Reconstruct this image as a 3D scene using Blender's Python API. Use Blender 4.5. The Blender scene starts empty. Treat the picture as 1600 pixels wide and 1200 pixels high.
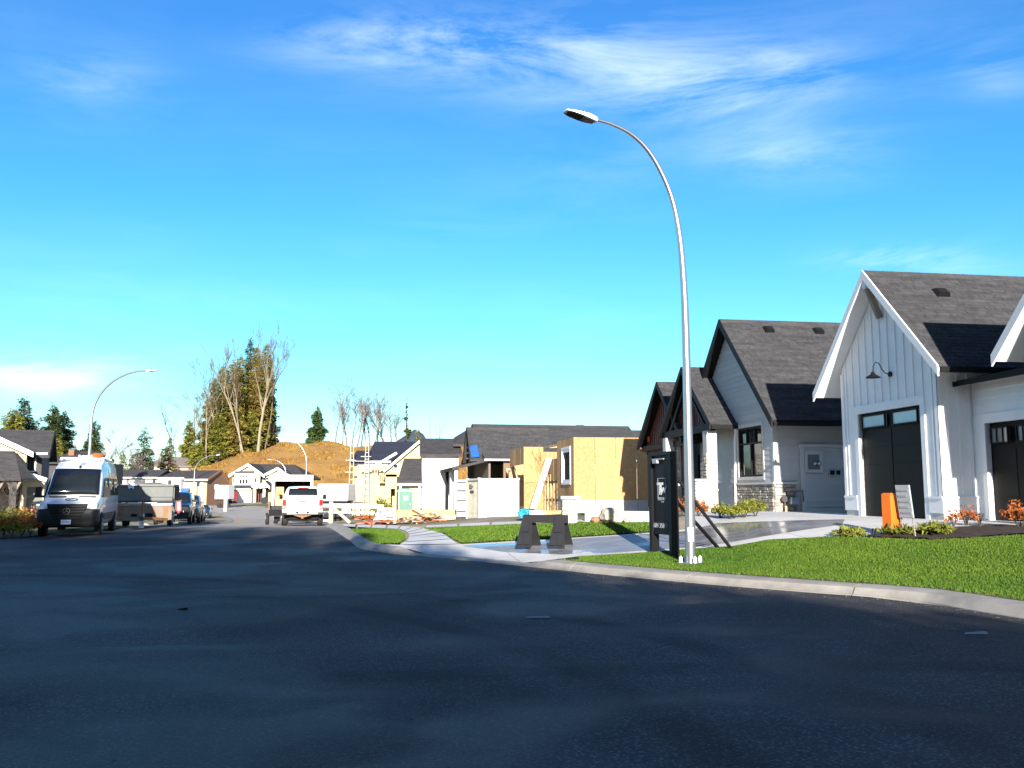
import bpy, bmesh, math, random
import numpy as np
from mathutils import Vector, Matrix
R_ = math.radians
scene = bpy.context.scene
col = scene.collection

# ------------------------------------------------------------------ camera, sky, sun, exposure
FPX, TH, EYE = 1400.0, math.atan(168/1400), 1.6
cam_d = bpy.data.cameras.new('camera')
cam_d.sensor_width = 36; cam_d.lens = 36*FPX/1600; cam_d.clip_end = 6000
cam = bpy.data.objects.new('camera', cam_d); col.objects.link(cam)
cam.location = (0, 0, EYE); cam.rotation_euler = (math.pi/2+TH, 0, 0)
scene.camera = cam

SUN_EL, SUN_AZ = 16.0, 175.6          # azimuth clockwise from +Y: low sun almost straight behind the camera
s_dir = Vector((math.sin(R_(SUN_AZ))*math.cos(R_(SUN_EL)), math.cos(R_(SUN_AZ))*math.cos(R_(SUN_EL)), math.sin(R_(SUN_EL))))
sun_d = bpy.data.lights.new('sun', 'SUN'); sun_d.energy = 5.0; sun_d.angle = R_(0.53); sun_d.color = (1, .93, .84)
sun = bpy.data.objects.new('sun', sun_d); col.objects.link(sun)
sun.rotation_euler = (-s_dir).to_track_quat('-Z', 'Y').to_euler(); sun.location = (0, -20, 40)

vs = scene.view_settings
vs.view_transform = 'Standard'; vs.look = 'None'; vs.exposure = 1.25; vs.gamma = 1; vs.use_curve_mapping = False

def build_world():
    w = bpy.data.worlds.new('World'); scene.world = w; w.use_nodes = True
    nt = w.node_tree; N = nt.nodes; L = nt.links; N.clear()
    out = N.new('ShaderNodeOutputWorld'); bg = N.new('ShaderNodeBackground')
    L.new(bg.outputs[0], out.inputs[0]); bg.inputs[1].default_value = 0.087
    sky = N.new('ShaderNodeTexSky'); sky.sky_type = 'NISHITA'; sky.sun_disc = False
    sky.sun_elevation = R_(SUN_EL); sky.sun_rotation = R_(SUN_AZ)
    sky.air_density = 1.0; sky.dust_density = 0.2; sky.ozone_density = 2.0
    tc = N.new('ShaderNodeTexCoord')
    sep = N.new('ShaderNodeSeparateXYZ'); L.new(tc.outputs['Generated'], sep.inputs[0])
    def mth(op, a, b=None, c=None):
        n = N.new('ShaderNodeMath'); n.operation = op
        for i, x in enumerate((a, b, c)):
            if x is None: continue
            if isinstance(x, (int, float)): n.inputs[i].default_value = x
            else: L.new(x, n.inputs[i])
        return n.outputs[0]
    X, Y, Z = sep.outputs
    # photographic rendering of the sky: deeper, more cyan blue than the raw model (same law for the whole dome)
    zc = mth('MAXIMUM', Z, 0.0)
    rmp = N.new('ShaderNodeValToRGB'); L.new(zc, rmp.inputs[0])
    el = rmp.color_ramp.elements
    el[0].position = 0.0; el[0].color = (.80, .98, 1.15, 1)
    el[1].position = 1.0; el[1].color = (.14, .28, .62, 1)
    e = el.new(.12); e.color = (.50, .98, 1.14, 1)
    e = el.new(.30); e.color = (.29, .86, 1.2, 1)
    e = el.new(.50); e.color = (.29, .77, 1.26, 1)
    e = el.new(.62); e.color = (.20, .50, 1.05, 1)
    mul = N.new('ShaderNodeMix'); mul.data_type = 'RGBA'; mul.blend_type = 'MULTIPLY'; mul.inputs[0].default_value = 1
    # towards the sun the sky pales
    sx, sy = math.sin(R_(SUN_AZ)), math.cos(R_(SUN_AZ))
    tow = mth('ADD', mth('MULTIPLY', X, sx), mth('MULTIPLY', Y, sy)); tow = mth('MINIMUM', mth('MAXIMUM', mth('MULTIPLY_ADD', tow, .8, .2), 0.0), 1.0)
    pale = N.new('ShaderNodeMix'); pale.data_type = 'RGBA'; L.new(tow, pale.inputs[0]); L.new(rmp.outputs[0], pale.inputs[6]); pale.inputs[7].default_value = (.85, .86, .92, 1)
    L.new(sky.outputs[0], mul.inputs[6]); L.new(pale.outputs[2], mul.inputs[7])
    # thin cirrus: streaked noise on a high cloud plane, thicker in some directions
    zd = mth('MAXIMUM', Z, .03)
    u = mth('DIVIDE', X, zd); v = mth('DIVIDE', Y, zd)
    cmb = N.new('ShaderNodeCombineXYZ'); L.new(u, cmb.inputs[0]); L.new(v, cmb.inputs[1])
    cm2 = N.new('ShaderNodeCombineXYZ'); L.new(X, cm2.inputs[0]); L.new(Y, cm2.inputs[1]); L.new(Z, cm2.inputs[2])
    mp = N.new('ShaderNodeMapping'); L.new(cm2.outputs[0], mp.inputs[0])
    mp.inputs['Rotation'].default_value = (0, R_(-14), 0); mp.inputs['Scale'].default_value = (2.2, 1.6, 11.0)
    nz = N.new('ShaderNodeTexNoise'); L.new(mp.outputs[0], nz.inputs[0])
    nz.inputs['Scale'].default_value = 1.7; nz.inputs['Detail'].default_value = 9; nz.inputs['Roughness'].default_value = .66
    nz.inputs['Distortion'].default_value = .45
    n2 = N.new('ShaderNodeTexNoise'); L.new(cmb.outputs[0], n2.inputs[0]); n2.inputs['Scale'].default_value = .55; n2.inputs['Detail'].default_value = 3
    nf = mth('MULTIPLY_ADD', nz.outputs[0], 2.6, -1.0)
    nf = mth('MINIMUM', mth('MAXIMUM', nf, 0.0), 1.0)
    yd = mth('MAXIMUM', Y, .05); gx = mth('DIVIDE', X, yd); gz = mth('DIVIDE', Z, yd)
    def blob(px, py, sx, sy, amp):
        vv = (600-py)/FPX; den = math.cos(TH)-vv*math.sin(TH)
        x0 = (px-800)/FPX/den; z0 = (math.sin(TH)+vv*math.cos(TH))/den
        a = mth('DIVIDE', mth('SUBTRACT', gx, x0), sx/FPX); b = mth('DIVIDE', mth('SUBTRACT', gz, z0), sy/FPX)
        r2 = mth('ADD', mth('MULTIPLY', a, a), mth('MULTIPLY', b, b))
        return mth('MULTIPLY', mth('EXPONENT', mth('MULTIPLY', r2, -1.0)), amp)
    m = None
    for bl in ((600, 60, 160, 40, .6), (880, 85, 300, 60, .62), (1090, 140, 150, 50, .75), (1240, 105, 80, 36, .4), (70, 588, 125, 26, 1.5), (150, 120, 90, 40, .25),
               (1430, 405, 120, 22, .6), (1250, 240, 130, 45, .4), (1560, 110, 60, 45, .3)):
        b = blob(*bl); m = b if m is None else mth('ADD', m, b)
    rest = mth('MULTIPLY_ADD', n2.outputs[0], .6, -.26); rest = mth('MULTIPLY', mth('MAXIMUM', rest, 0.0), .9)
    m = mth('ADD', m, rest)
    cl = mth('MINIMUM', mth('MULTIPLY', nf, m), .95)
    # puffy low bank over the trees on the left adds body to the streaks
    cl = mth('MINIMUM', mth('ADD', cl, mth('MULTIPLY', blob(60, 590, 110, 18, .55), mth('ADD', nz.outputs[0], .2))), .97)
    mix = N.new('ShaderNodeMix'); mix.data_type = 'RGBA'
    L.new(cl, mix.inputs[0]); L.new(mul.outputs[2], mix.inputs[6]); mix.inputs[7].default_value = (6.6, 7.6, 8.0, 1)
    L.new(mix.outputs[2], bg.inputs[0])
build_world()

# ------------------------------------------------------------------ pixel helper, terrain
def raydir(px, py):
    u = (px-800)/FPX; v = (600-py)/FPX
    return np.array([u, math.cos(TH)-v*math.sin(TH), math.sin(TH)+v*math.cos(TH)])
def at(px, py, Y):
    d = raydir(px, py); t = Y/d[1]
    return Vector((d[0]*t, Y, EYE+d[2]*t))
_zy = np.array([-100, 40, 46, 52, 58, 70, 90, 115, 140, 170, 200, 400, 3000.])
_zz = np.array([0, 0, -.13, -.3, -.46, -.8, -1.2, -1.15, -.85, -.5, -.4, 0, 0.])
def zroad(y): return np.interp(y, _zy, _zz)
def flat_pt(px, py):
    d = raydir(px, py); t = 1.0
    Y = np.arange(3, 400, .05); z = EYE+d[2]/d[1]*Y; k = np.argmax(z < zroad(Y))
    return (d[0]/d[1]*Y[k], Y[k])
def catmull(pts, n=6):
    P = [np.array(p, float) for p in pts]; P = [2*P[0]-P[1]]+P+[2*P[-1]-P[-2]]; out = []
    for i in range(1, len(P)-2):
        a, b, c, d = P[i-1:i+3]
        for k in range(n):
            t = k/n
            out.append(.5*((2*b)+(-a+c)*t+(2*a-5*b+4*c-d)*t*t+(-a+3*b-3*c+d)*t**3))
    out.append(P[-2]); return np.array(out)
def resample(P, step):
    d = np.r_[0, np.cumsum(np.linalg.norm(np.diff(P, axis=0), axis=1))]
    s = np.linspace(0, d[-1], max(2, int(d[-1]/step)+1))
    return np.c_[np.interp(s, d, P[:, 0]), np.interp(s, d, P[:, 1])]
RE = [(13.5, -30), (11.5, -8), (9.2, 3)] + [flat_pt(*p) for p in ((1600, 968), (1430, 940), (1250, 925), (1070, 910), (925, 896), (800, 883), (700, 873), (630, 867), (585, 862), (560, 856), (546, 845), (527, 832), (508, 822))]
RE += [(-12.3, 60), (-17, 80), (-25, 108), (-36, 138), (-52, 160), (-80, 178)]
RE = resample(catmull(RE), .25)
LE = [(-70, 14), (-40, 22), (-26, 27)] + [flat_pt(*p) for p in ((0, 842), (90, 834), (190, 826), (268, 818))] + [(-19.5, 60), (-24.5, 80), (-33, 104), (-45, 128), (-66, 146), (-95, 158)]
LE = resample(catmull(LE), .25)
def _sd(P, x, y, near=False):
    """signed distance to a polyline that runs away from the camera: positive on its right"""
    x = np.atleast_1d(np.asarray(x, float)); y = np.atleast_1d(np.asarray(y, float)); out = np.empty(x.shape); ny = np.empty(x.shape)
    Q = P[::2]; T = np.gradient(Q, axis=0)
    for i in range(0, len(x), 4000):
        dx = x[i:i+4000, None]-Q[None, :, 0]; dy = y[i:i+4000, None]-Q[None, :, 1]
        k = np.argmin(dx*dx+dy*dy, axis=1); r = np.arange(len(k))
        t = T[k]; cr = dx[r, k]*t[:, 1]-dy[r, k]*t[:, 0]
        out[i:i+4000] = np.sign(cr)*np.sqrt(dx[r, k]**2+dy[r, k]**2); ny[i:i+4000] = Q[k, 1]
    return (out, ny) if near else out
_ay = np.array([-100, 33, 40, 48, 60, 80, 120, 400.]); _aa = np.array([.76, .76, .5, .16, .25, .3, .2, .2])
DROP = (19.9, 23.3)                     # the kerb is lowered here, where the driveway crosses it
def drop_at(y): return np.clip(np.minimum((y-DROP[0]+.6)/.6, (DROP[1]+.6-y)/.6), 0, 1)
def kerb_drop(y, d): return 1-drop_at(y)*(1-np.clip(d/2.2, .12, 1))
def hgt(x, y):
    x = np.atleast_1d(np.asarray(x, float)); y = np.atleast_1d(np.asarray(y, float))
    d, ny = _sd(RE, x, y, True); dl = -_sd(LE, x, y)
    t = np.clip((d-.6)/9.2, 0, 1); t = t*t*(3-2*t)
    z = zroad(y)
    z = z+np.where(d > .45, .14*kerb_drop(ny, d)+np.interp(y, _ay, _aa)*t, 0)
    tl = np.clip((dl-.3)/6, 0, 1)
    z = z+np.where(dl > .25, .08+.25*tl, 0)
    return z
def h1(x, y): return float(hgt(x, y)[0])
def G(px, py, near=4, far=260):
    d = raydir(px, py); Y = np.arange(near, far, .2)
    X = d[0]/d[1]*Y; Zr = EYE+d[2]/d[1]*Y; b = Zr < hgt(X, Y)
    k = int(np.argmax(b)) if b.any() else len(Y)-1
    a, c = Y[max(k-1, 0)], Y[k]
    for _ in range(10):
        m = (a+c)/2
        if EYE+d[2]/d[1]*m < h1(d[0]/d[1]*m, m): c = m
        else: a = m
    return (d[0]/d[1]*c, c)
# ------------------------------------------------------------------ materials
MATS = {}
def mat(name, c, rough=.7, metal=0., var=.18, scale=2.5, bump=0., bscale=30., objvar=0., tone=0., spec=.5, c2=None, stretch=None, coat=0., detail=5, emis=0):
    if name in MATS: return MATS[name]
    m = bpy.data.materials.new(name); m.use_nodes = True; nt = m.node_tree; N = nt.nodes; L = nt.links
    b = N['Principled BSDF']; b.inputs['Roughness'].default_value = rough; b.inputs['Metallic'].default_value = metal
    b.inputs['Specular IOR Level'].default_value = spec; b.inputs['Coat Weight'].default_value = coat
    geo = N.new('ShaderNodeNewGeometry'); src = geo.outputs['Position']
    if stretch:
        mp = N.new('ShaderNodeMapping'); mp.inputs['Scale'].default_value = stretch; L.new(src, mp.inputs[0]); src = mp.outputs[0]
    nz = N.new('ShaderNodeTexNoise'); nz.inputs['Scale'].default_value = scale; nz.inputs['Detail'].default_value = detail; nz.inputs['Roughness'].default_value = .62
    L.new(src, nz.inputs[0])
    mx = N.new('ShaderNodeMix'); mx.data_type = 'RGBA'
    rg = N.new('ShaderNodeMapRange'); rg.inputs[1].default_value = .3; rg.inputs[2].default_value = .7; L.new(nz.outputs[0], rg.inputs[0]); L.new(rg.outputs[0], mx.inputs[0])
    cc = c2 if c2 else tuple(x*(1+var) for x in c)
    ca = c if c2 else tuple(x*(1-var) for x in c)
    mx.inputs[6].default_value = (*ca, 1); mx.inputs[7].default_value = (*cc, 1); o = mx.outputs[2]
    def scaleby(o, fac_sock, amount):
        r = N.new('ShaderNodeMapRange'); r.inputs[3].default_value = 1-amount; r.inputs[4].default_value = 1+amount; L.new(fac_sock, r.inputs[0])
        v = N.new('ShaderNodeVectorMath'); v.operation = 'SCALE'; L.new(o, v.inputs[0]); L.new(r.outputs[0], v.inputs['Scale']); return v.outputs[0]
    if objvar:
        oi = N.new('ShaderNodeObjectInfo'); o = scaleby(o, oi.outputs['Random'], objvar)
    if tone:
        at_ = N.new('ShaderNodeAttribute'); at_.attribute_name = 'tone'; o = scaleby(o, at_.outputs['Fac'], tone)
    L.new(o, b.inputs['Base Color'])
    if emis:
        L.new(o, b.inputs['Emission Color']); b.inputs['Emission Strength'].default_value = emis
    if bump:
        n2 = N.new('ShaderNodeTexNoise'); n2.inputs['Scale'].default_value = bscale; n2.inputs['Detail'].default_value = 4; L.new(src, n2.inputs[0])
        bp = N.new('ShaderNodeBump'); bp.inputs['Strength'].default_value = bump; bp.inputs['Distance'].default_value = .02
        L.new(n2.outputs[0], bp.inputs['Height']); L.new(bp.outputs[0], b.inputs['Normal'])
    MATS[name] = m; return m
def nodes_of(m): return m.node_tree.nodes, m.node_tree.links, m.node_tree.nodes['Principled BSDF']

white_siding = mat('white_siding', (.84, .84, .83), .55, var=.04, bump=.1, bscale=60)
white_trim = mat('white_trim', (.82, .82, .81), .5, var=.03)
grey_siding = mat('grey_siding', (.50, .49, .465), .6, var=.05, bump=.1, bscale=80, objvar=.05)
beige_trim = mat('beige_trim', (.55, .53, .49), .55, var=.04)
red_siding = mat('red_siding', (.16, .045, .032), .55, var=.15, objvar=.08)
black_paint = mat('black_paint', (.009, .009, .0095), .6, var=.2, spec=.2)
black_matte = mat('black_matte', (.010, .010, .011), .75, var=.2, spec=.2)
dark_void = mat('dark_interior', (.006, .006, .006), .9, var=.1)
shingle_m = mat('grey_shingle', (.046, .046, .049), .93, var=.25, scale=6, tone=.34, bump=.35, bscale=140, spec=.2)
roof_far = mat('grey_roof', (.062, .058, .06), .95, var=.3, scale=1.4, bump=.5, bscale=14, spec=.15, stretch=(1, 1, 5))
roof_felt = mat('dark_roof_felt', (.022, .025, .04), .8, var=.3, scale=1.0, stretch=(.3, .3, 4))
osb = mat('osb_board', (.42, .215, .08), .85, var=.22, scale=7, bump=.25, bscale=60, objvar=.2, c2=(.54, .34, .15))
timber = mat('raw_timber', (.52, .38, .2), .8, var=.2, scale=4, objvar=.15)
plaster = mat('cream_sheathing', (.50, .41, .23), .8, var=.08, scale=1.5)
yellow_wall = mat('pale_yellow_siding', (.52, .43, .22), .7, var=.06)
lime_wall = mat('pale_green_siding', (.36, .37, .24), .7, var=.05)
cream_wall = mat('cream_stucco', (.50, .42, .28), .8, var=.07, bump=.15)
white_wall = mat('white_stucco', (.80, .79, .77), .75, var=.03, bump=.1)
brown_wall = mat('brown_siding', (.20, .105, .06), .75, var=.15, stretch=(.4, .4, 8), scale=3)
red_brick = mat('red_cladding', (.20, .06, .045), .8, var=.2)
stone_m = mat('grey_ledge_stone', (.34, .295, .245), .88, var=.3, scale=7, bump=.6, bscale=40, objvar=.32)
concrete = mat('concrete', (.40, .385, .355), .8, var=.16, scale=1.3, bump=.2, bscale=70)
concrete_wall = mat('foundation_concrete', (.50, .49, .47), .85, var=.12, scale=1.6, bump=.2)
glass = mat('window_glass', (.012, .016, .019), .04, var=.1, spec=.5)
glass_far = mat('dark_window_glass', (.03, .035, .04), .12, var=.2, spec=.7)
galv = mat('galvanized_steel', (.56, .58, .60), .36, metal=.85, var=.1, scale=5)
chrome = mat('chrome', (.7, .7, .7), .15, metal=1, var=.03)
steel_dark = mat('dark_steel', (.08, .08, .085), .45, metal=.6, var=.2)
car_white = mat('white_car_paint', (.78, .79, .80), .28, var=.02, coat=.6)
car_black = mat('black_plastic', (.013, .013, .014), .55, var=.15, spec=.3)
car_grey = mat('grey_car_paint', (.11, .115, .13), .3, metal=.4, var=.05, coat=.6)
car_dark = mat('dark_car_paint', (.012, .016, .018), .22, var=.05, coat=.8)
car_blue = mat('navy_car_paint', (.012, .028, .04), .22, var=.05, coat=.8)
rubber = mat('tyre_rubber', (.02, .02, .02), .85, var=.25, scale=20)
rim_m = mat('wheel_rim', (.32, .33, .34), .35, metal=.7, var=.1)
lamp_red = mat('red_lens', (.5, .015, .012), .2, var=.1)
lamp_clear = mat('clear_lens', (.55, .57, .6), .12, var=.1, spec=.8)
rusty = mat('rusty_grey_steel', (.20, .19, .17), .8, var=.25, scale=2.2, c2=(.23, .13, .075), bump=.2)
dump_grey = mat('worn_dark_grey_steel', (.10, .11, .105), .6, var=.35, scale=1.8, bump=.2, c2=(.15, .15, .14))
orange_m = mat('orange_plastic', (.75, .16, .01), .5, var=.08)
blue_tarp = mat('blue_tarp', (.02, .10, .50), .5, var=.25, scale=4)
cyan_tarp = mat('turquoise_wrap', (.03, .33, .45), .45, var=.5, scale=6)
green_plastic = mat('green_plastic', (.06, .17, .115), .5, var=.1)
yellow_timber = mat('fresh_lumber', (.66, .46, .16), .75, var=.15, scale=3, objvar=.15)
orange_wood = mat('cedar_scrap', (.42, .14, .05), .85, var=.35, objvar=.4)
pale_rock = mat('pale_rock', (.52, .46, .34), .9, var=.25, scale=3, bump=.5, bscale=8)
mulch_m = mat('dark_mulch', (.030, .018, .012), .95, var=.5, scale=14, bump=1, bscale=35)
dirt = mat('bare_dirt', (.33, .26, .175), .95, var=.3, scale=.35, bump=.5, bscale=9, detail=9)
sign_black = mat('black_sign_face', (.006, .0065, .008), .45, var=.1, spec=.25)
sign_white = mat('white_print', (.75, .75, .76), .6, var=.02)
sign_grey = mat('grey_print', (.28, .30, .34), .6, var=.05)
sign_red = mat('red_print', (.6, .02, .02), .5, var=.03)
sign_blue = mat('blue_print', (.03, .08, .45), .5, var=.03)
bark = mat('grey_bark', (.17, .125, .085), .9, var=.3, scale=3, tone=.2)
bark_pale = mat('pale_bark', (.32, .265, .19), .9, var=.25, scale=2, tone=.15)
bark_dark = mat('dark_bark', (.075, .055, .042), .9, var=.3, scale=3)
twig_m = mat('winter_twigs', (.20, .16, .14), .9, var=.3, scale=.6, tone=.25)
twig_gold = mat('golden_twigs', (.19, .13, .05), .9, var=.3, scale=.4, tone=.3)
def leaf_mat(name, c, c2):
    m = mat(name, c, .8, c2=c2, scale=.45, tone=.5, spec=.2)
    N, L, b = nodes_of(m)
    b.inputs['Subsurface Weight'].default_value = 0
    return m
fir_olive = leaf_mat('olive_needles', (.10, .105, .016), (.20, .19, .03))
fir_dark = leaf_mat('dark_green_needles', (.022, .038, .014), (.06, .08, .02))
fir_green = leaf_mat('green_needles', (.03, .065, .02), (.075, .11, .03))
fir_brown = leaf_mat('brown_green_needles', (.08, .06, .02), (.15, .11, .03))
shrub_green = leaf_mat('yellow_green_leaves', (.10, .12, .015), (.22, .21, .03))
shrub_rust = leaf_mat('rust_leaves', (.22, .06, .02), (.36, .12, .03))

# ------------------------------------------------------------------ mesh helpers
class MB:
    def __init__(s): s.v = []; s.f = []
    def add(s, vs, fs):
        n = len(s.v); s.v += [tuple(map(float, p)) for p in vs]; s.f += [tuple(i+n for i in f) for f in fs]; return s
    def hexa(s, b, t): return s.add(list(b)+list(t), [(3, 2, 1, 0), (4, 5, 6, 7), (0, 1, 5, 4), (1, 2, 6, 5), (2, 3, 7, 6), (3, 0, 4, 7)])
    def box(s, x0, x1, y0, y1, z0, z1):
        return s.hexa([(x0, y0, z0), (x1, y0, z0), (x1, y1, z0), (x0, y1, z0)], [(x0, y0, z1), (x1, y0, z1), (x1, y1, z1), (x0, y1, z1)])
    def prism(s, pts, off):
        n = len(pts); o = Vector(off); a = [Vector(p) for p in pts]; b = [p+o for p in a]
        return s.add(a+b, [tuple(range(n-1, -1, -1)), tuple(range(n, 2*n))]+[(i, (i+1) % n, n+(i+1) % n, n+i) for i in range(n)])
    def bar(s, p, q, w, d=None):
        p = Vector(p); q = Vector(q); d = d or w; t = (q-p).normalized()
        a = t.cross(Vector((0, 0, 1))); a = Vector((1, 0, 0)) if a.length < .05 else a.normalized(); b = a.cross(t)
        return s.hexa([p+a*i*w/2+b*j*d/2 for i, j in ((-1, -1), (1, -1), (1, 1), (-1, 1))], [q+a*i*w/2+b*j*d/2 for i, j in ((-1, -1), (1, -1), (1, 1), (-1, 1))])
    def tube(s, pts, rad, n=8, cap=True):
        P = [Vector(p) for p in pts]; k = len(P); rings = []
        prev = None
        for i in range(k):
            t = (P[min(i+1, k-1)]-P[max(i-1, 0)]).normalized()
            if prev is None:
                a = t.cross(Vector((0, 1, 0)));
                if a.length < .1: a = t.cross(Vector((1, 0, 0)))
                a.normalize()
            else: a = (prev-t*prev.dot(t)).normalized()
            prev = a; b = t.cross(a); r = rad[i] if hasattr(rad, '__len__') else rad
            rings.append([P[i]+(a*math.cos(2*math.pi*j/n)+b*math.sin(2*math.pi*j/n))*r for j in range(n)])
        return s.loft(rings, cap)
    def loft(s, rings, cap=True):
        n = len(rings[0]); base = []
        fs = []
        for i in range(len(rings)-1):
            for j in range(n):
                fs.append((i*n+j, i*n+(j+1) % n, (i+1)*n+(j+1) % n, (i+1)*n+j))
        if cap: fs += [tuple(range(n-1, -1, -1)), tuple((len(rings)-1)*n+j for j in range(n))]
        return s.add([p for r in rings for p in r], fs)
    def cyl(s, c, axis, r, h, n=20, r2=None):
        c = Vector(c); ax = Vector(axis).normalized(); return s.tube([c-ax*h/2, c+ax*h/2], [r, r2 or r], n)
    def ell(s, c, rx, ry, rz, n=12, m=7, jit=0, rnd=None):
        rings = []
        for i in range(1, m):
            a = math.pi*i/m
            rings.append([(c[0]+rx*math.sin(a)*math.cos(2*math.pi*j/n)*(1+(rnd.uniform(-jit, jit) if rnd else 0)), c[1]+ry*math.sin(a)*math.sin(2*math.pi*j/n)*(1+(rnd.uniform(-jit, jit) if rnd else 0)), c[2]-rz*math.cos(a)) for j in range(n)])
        return s.loft(rings)
    def build(s, name, m, parent=None, smooth=False, recalc=True, bevel=0, tone=None):
        me = bpy.data.meshes.new(name); me.from_pydata(s.v, [], s.f)
        if recalc:
            bm = bmesh.new(); bm.from_mesh(me); bmesh.ops.recalc_face_normals(bm, faces=bm.faces)
            if bevel: bmesh.ops.bevel(bm, geom=[e for e in bm.edges], offset=bevel, segments=1, affect='EDGES')
            bm.to_mesh(me); bm.free()
        if tone is not None:
            me.attributes.new('tone', 'FLOAT', 'POINT').data.foreach_set('value', np.asarray(tone, np.float32))
        me.materials.append(m)
        if smooth:
            me.polygons.foreach_set('use_smooth', [True]*len(me.polygons))
            try: me.set_sharp_from_angle(angle=R_(smooth if smooth > 1 else 40))
            except Exception: pass
        o = bpy.data.objects.new(name, me); col.objects.link(o)
        if parent: o.parent = parent
        return o
def raw_mesh(name, V, F, m, parent=None, tone=None, smooth=False):
    """numpy triangles"""
    me = bpy.data.meshes.new(name); V = np.asarray(V, np.float32); F = np.asarray(F, np.int32); k = F.shape[1]
    me.vertices.add(len(V)); me.vertices.foreach_set('co', V.ravel())
    me.loops.add(F.size); me.loops.foreach_set('vertex_index', F.ravel())
    me.polygons.add(len(F)); me.polygons.foreach_set('loop_start', np.arange(0, F.size, k, dtype=np.int32)); me.polygons.foreach_set('loop_total', np.full(len(F), k, np.int32))
    if tone is not None: me.attributes.new('tone', 'FLOAT', 'POINT').data.foreach_set('value', np.asarray(tone, np.float32))
    me.update(calc_edges=True); me.validate()
    me.materials.append(m); o = bpy.data.objects.new(name, me); col.objects.link(o)
    if parent: o.parent = parent
    return o
def tag(o, label=None, cat=None, group=None, kind=None):
    if label: o['label'] = label
    if cat: o['category'] = cat
    if group: o['group'] = group
    if kind: o['kind'] = kind
    return o
def thing(name, label, cat, loc=(0, 0, 0), rz=0, group=None):
    o = bpy.data.objects.new(name, None); o.empty_display_size = .2; col.objects.link(o)
    o.location = loc; o.rotation_euler = (0, 0, R_(rz)); return tag(o, label, cat, group)
def copy_tree(o, parent=None):
    c = o.copy(); col.objects.link(c)
    if parent: c.parent = parent
    for ch in list(o.children): copy_tree(ch, c)
    return c

class Fr:
    """a wall's own frame: u along it, n out of it, z up"""
    def __init__(s, o, u, n): s.o = Vector((o[0], o[1], o[2] if len(o) > 2 else 0)); s.u = Vector((*u, 0)).normalized(); s.n = Vector((*n, 0)).normalized()
    def p(s, u, n, z): return s.o+s.u*u+s.n*n+Vector((0, 0, z))
def fbox(mb, F, u0, u1, n0, n1, z0, z1):
    return mb.hexa([F.p(u0, n0, z0), F.p(u1, n0, z0), F.p(u1, n1, z0), F.p(u0, n1, z0)], [F.p(u0, n0, z1), F.p(u1, n0, z1), F.p(u1, n1, z1), F.p(u0, n1, z1)])
_unit = {}
def unit_mesh(kind, m):
    k = (kind, m.name)
    if k in _unit: return _unit[k]
    mb = MB()
    if kind == 'box': mb.box(0, 1, 0, 1, 0, 1)
    elif kind == 'wedge': mb.hexa([(0, 0, 0), (1, 0, 0), (1, 1, 0), (0, 1, 0)], [(0, 0, 1), (1, 0, 1), (1, .35, 1), (0, .35, 1)])
    elif kind.startswith('stone'):
        r = random.Random(kind); j = lambda a: a+r.uniform(-.06, .06)
        mb.hexa([(0, 0, 0), (1, 0, 0), (j(.95), 1, j(.1)), (j(.05), 1, j(.1))], [(0, 0, 1), (1, 0, 1), (j(.95), 1, j(.9)), (j(.05), 1, j(.9))])
    me = bpy.data.meshes.new(kind); me.from_pydata(mb.v, [], mb.f)
    bm = bmesh.new(); bm.from_mesh(me); bmesh.ops.recalc_face_normals(bm, faces=bm.faces); bm.to_mesh(me); bm.free()
    me.materials.append(m); _unit[k] = me; return me
def piece(name, parent, F, u0, u1, n0, n1, z0, z1, m, kind='box'):
    o = bpy.data.objects.new(name, unit_mesh(kind, m)); col.objects.link(o); o.parent = parent
    a = F.u*(u1-u0); b = F.n*(n1-n0); p = F.p(u0, n0, z0)
    o.matrix_basis = Matrix(((a.x, b.x, 0, p.x), (a.y, b.y, 0, p.y), (0, 0, z1-z0, p.z), (0, 0, 0, 1)))
    return o
def wall_cells(mb, F, u0, u1, z0, z1, holes=(), thick=.16, out=0.):
    us = sorted({u0, u1, *[h[0] for h in holes], *[h[1] for h in holes]}); zs = sorted({z0, z1, *[h[2] for h in holes], *[h[3] for h in holes]})
    us = [u for u in us if u0 <= u <= u1]; zs = [z for z in zs if z0 <= z <= z1]
    for a, b in zip(us, us[1:]):
        run = None
        for c, d in zip(zs, zs[1:]):
            inside = any(h[0] <= (a+b)/2 <= h[1] and h[2] <= (c+d)/2 <= h[3] for h in holes)
            if not inside: run = (run[0], d) if run else (c, d)
            if inside or d == zs[-1]:
                if run: fbox(mb, F, a, b, out-thick, out, *run)
                run = None
    return mb
def cut_intervals(a, b, holes):
    out = [(a, b)]
    for h0, h1_ in holes:
        nxt = []
        for p, q in out:
            if h1_ <= p or h0 >= q: nxt.append((p, q)); continue
            if h0 > p: nxt.append((p, h0))
            if h1_ < q: nxt.append((h1_, q))
        out = nxt
    return [(p, q) for p, q in out if q-p > .03]
def lap_siding(parent, F, rng, z0, z1, m, exp=.18, holes=(), name='plank'):
    z = z0
    while z < z1-.02:
        zt = min(z+exp, z1); u0, u1 = rng((z+zt)/2)
        if u1-u0 > .1:
            for p, q in cut_intervals(u0, u1, [(h[0], h[1]) for h in holes if h[2] < zt-.01 and h[3] > z+.01]):
                piece(name, parent, F, p, q, .002, .03, z, zt+.012, m, 'wedge')
        z += exp
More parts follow.
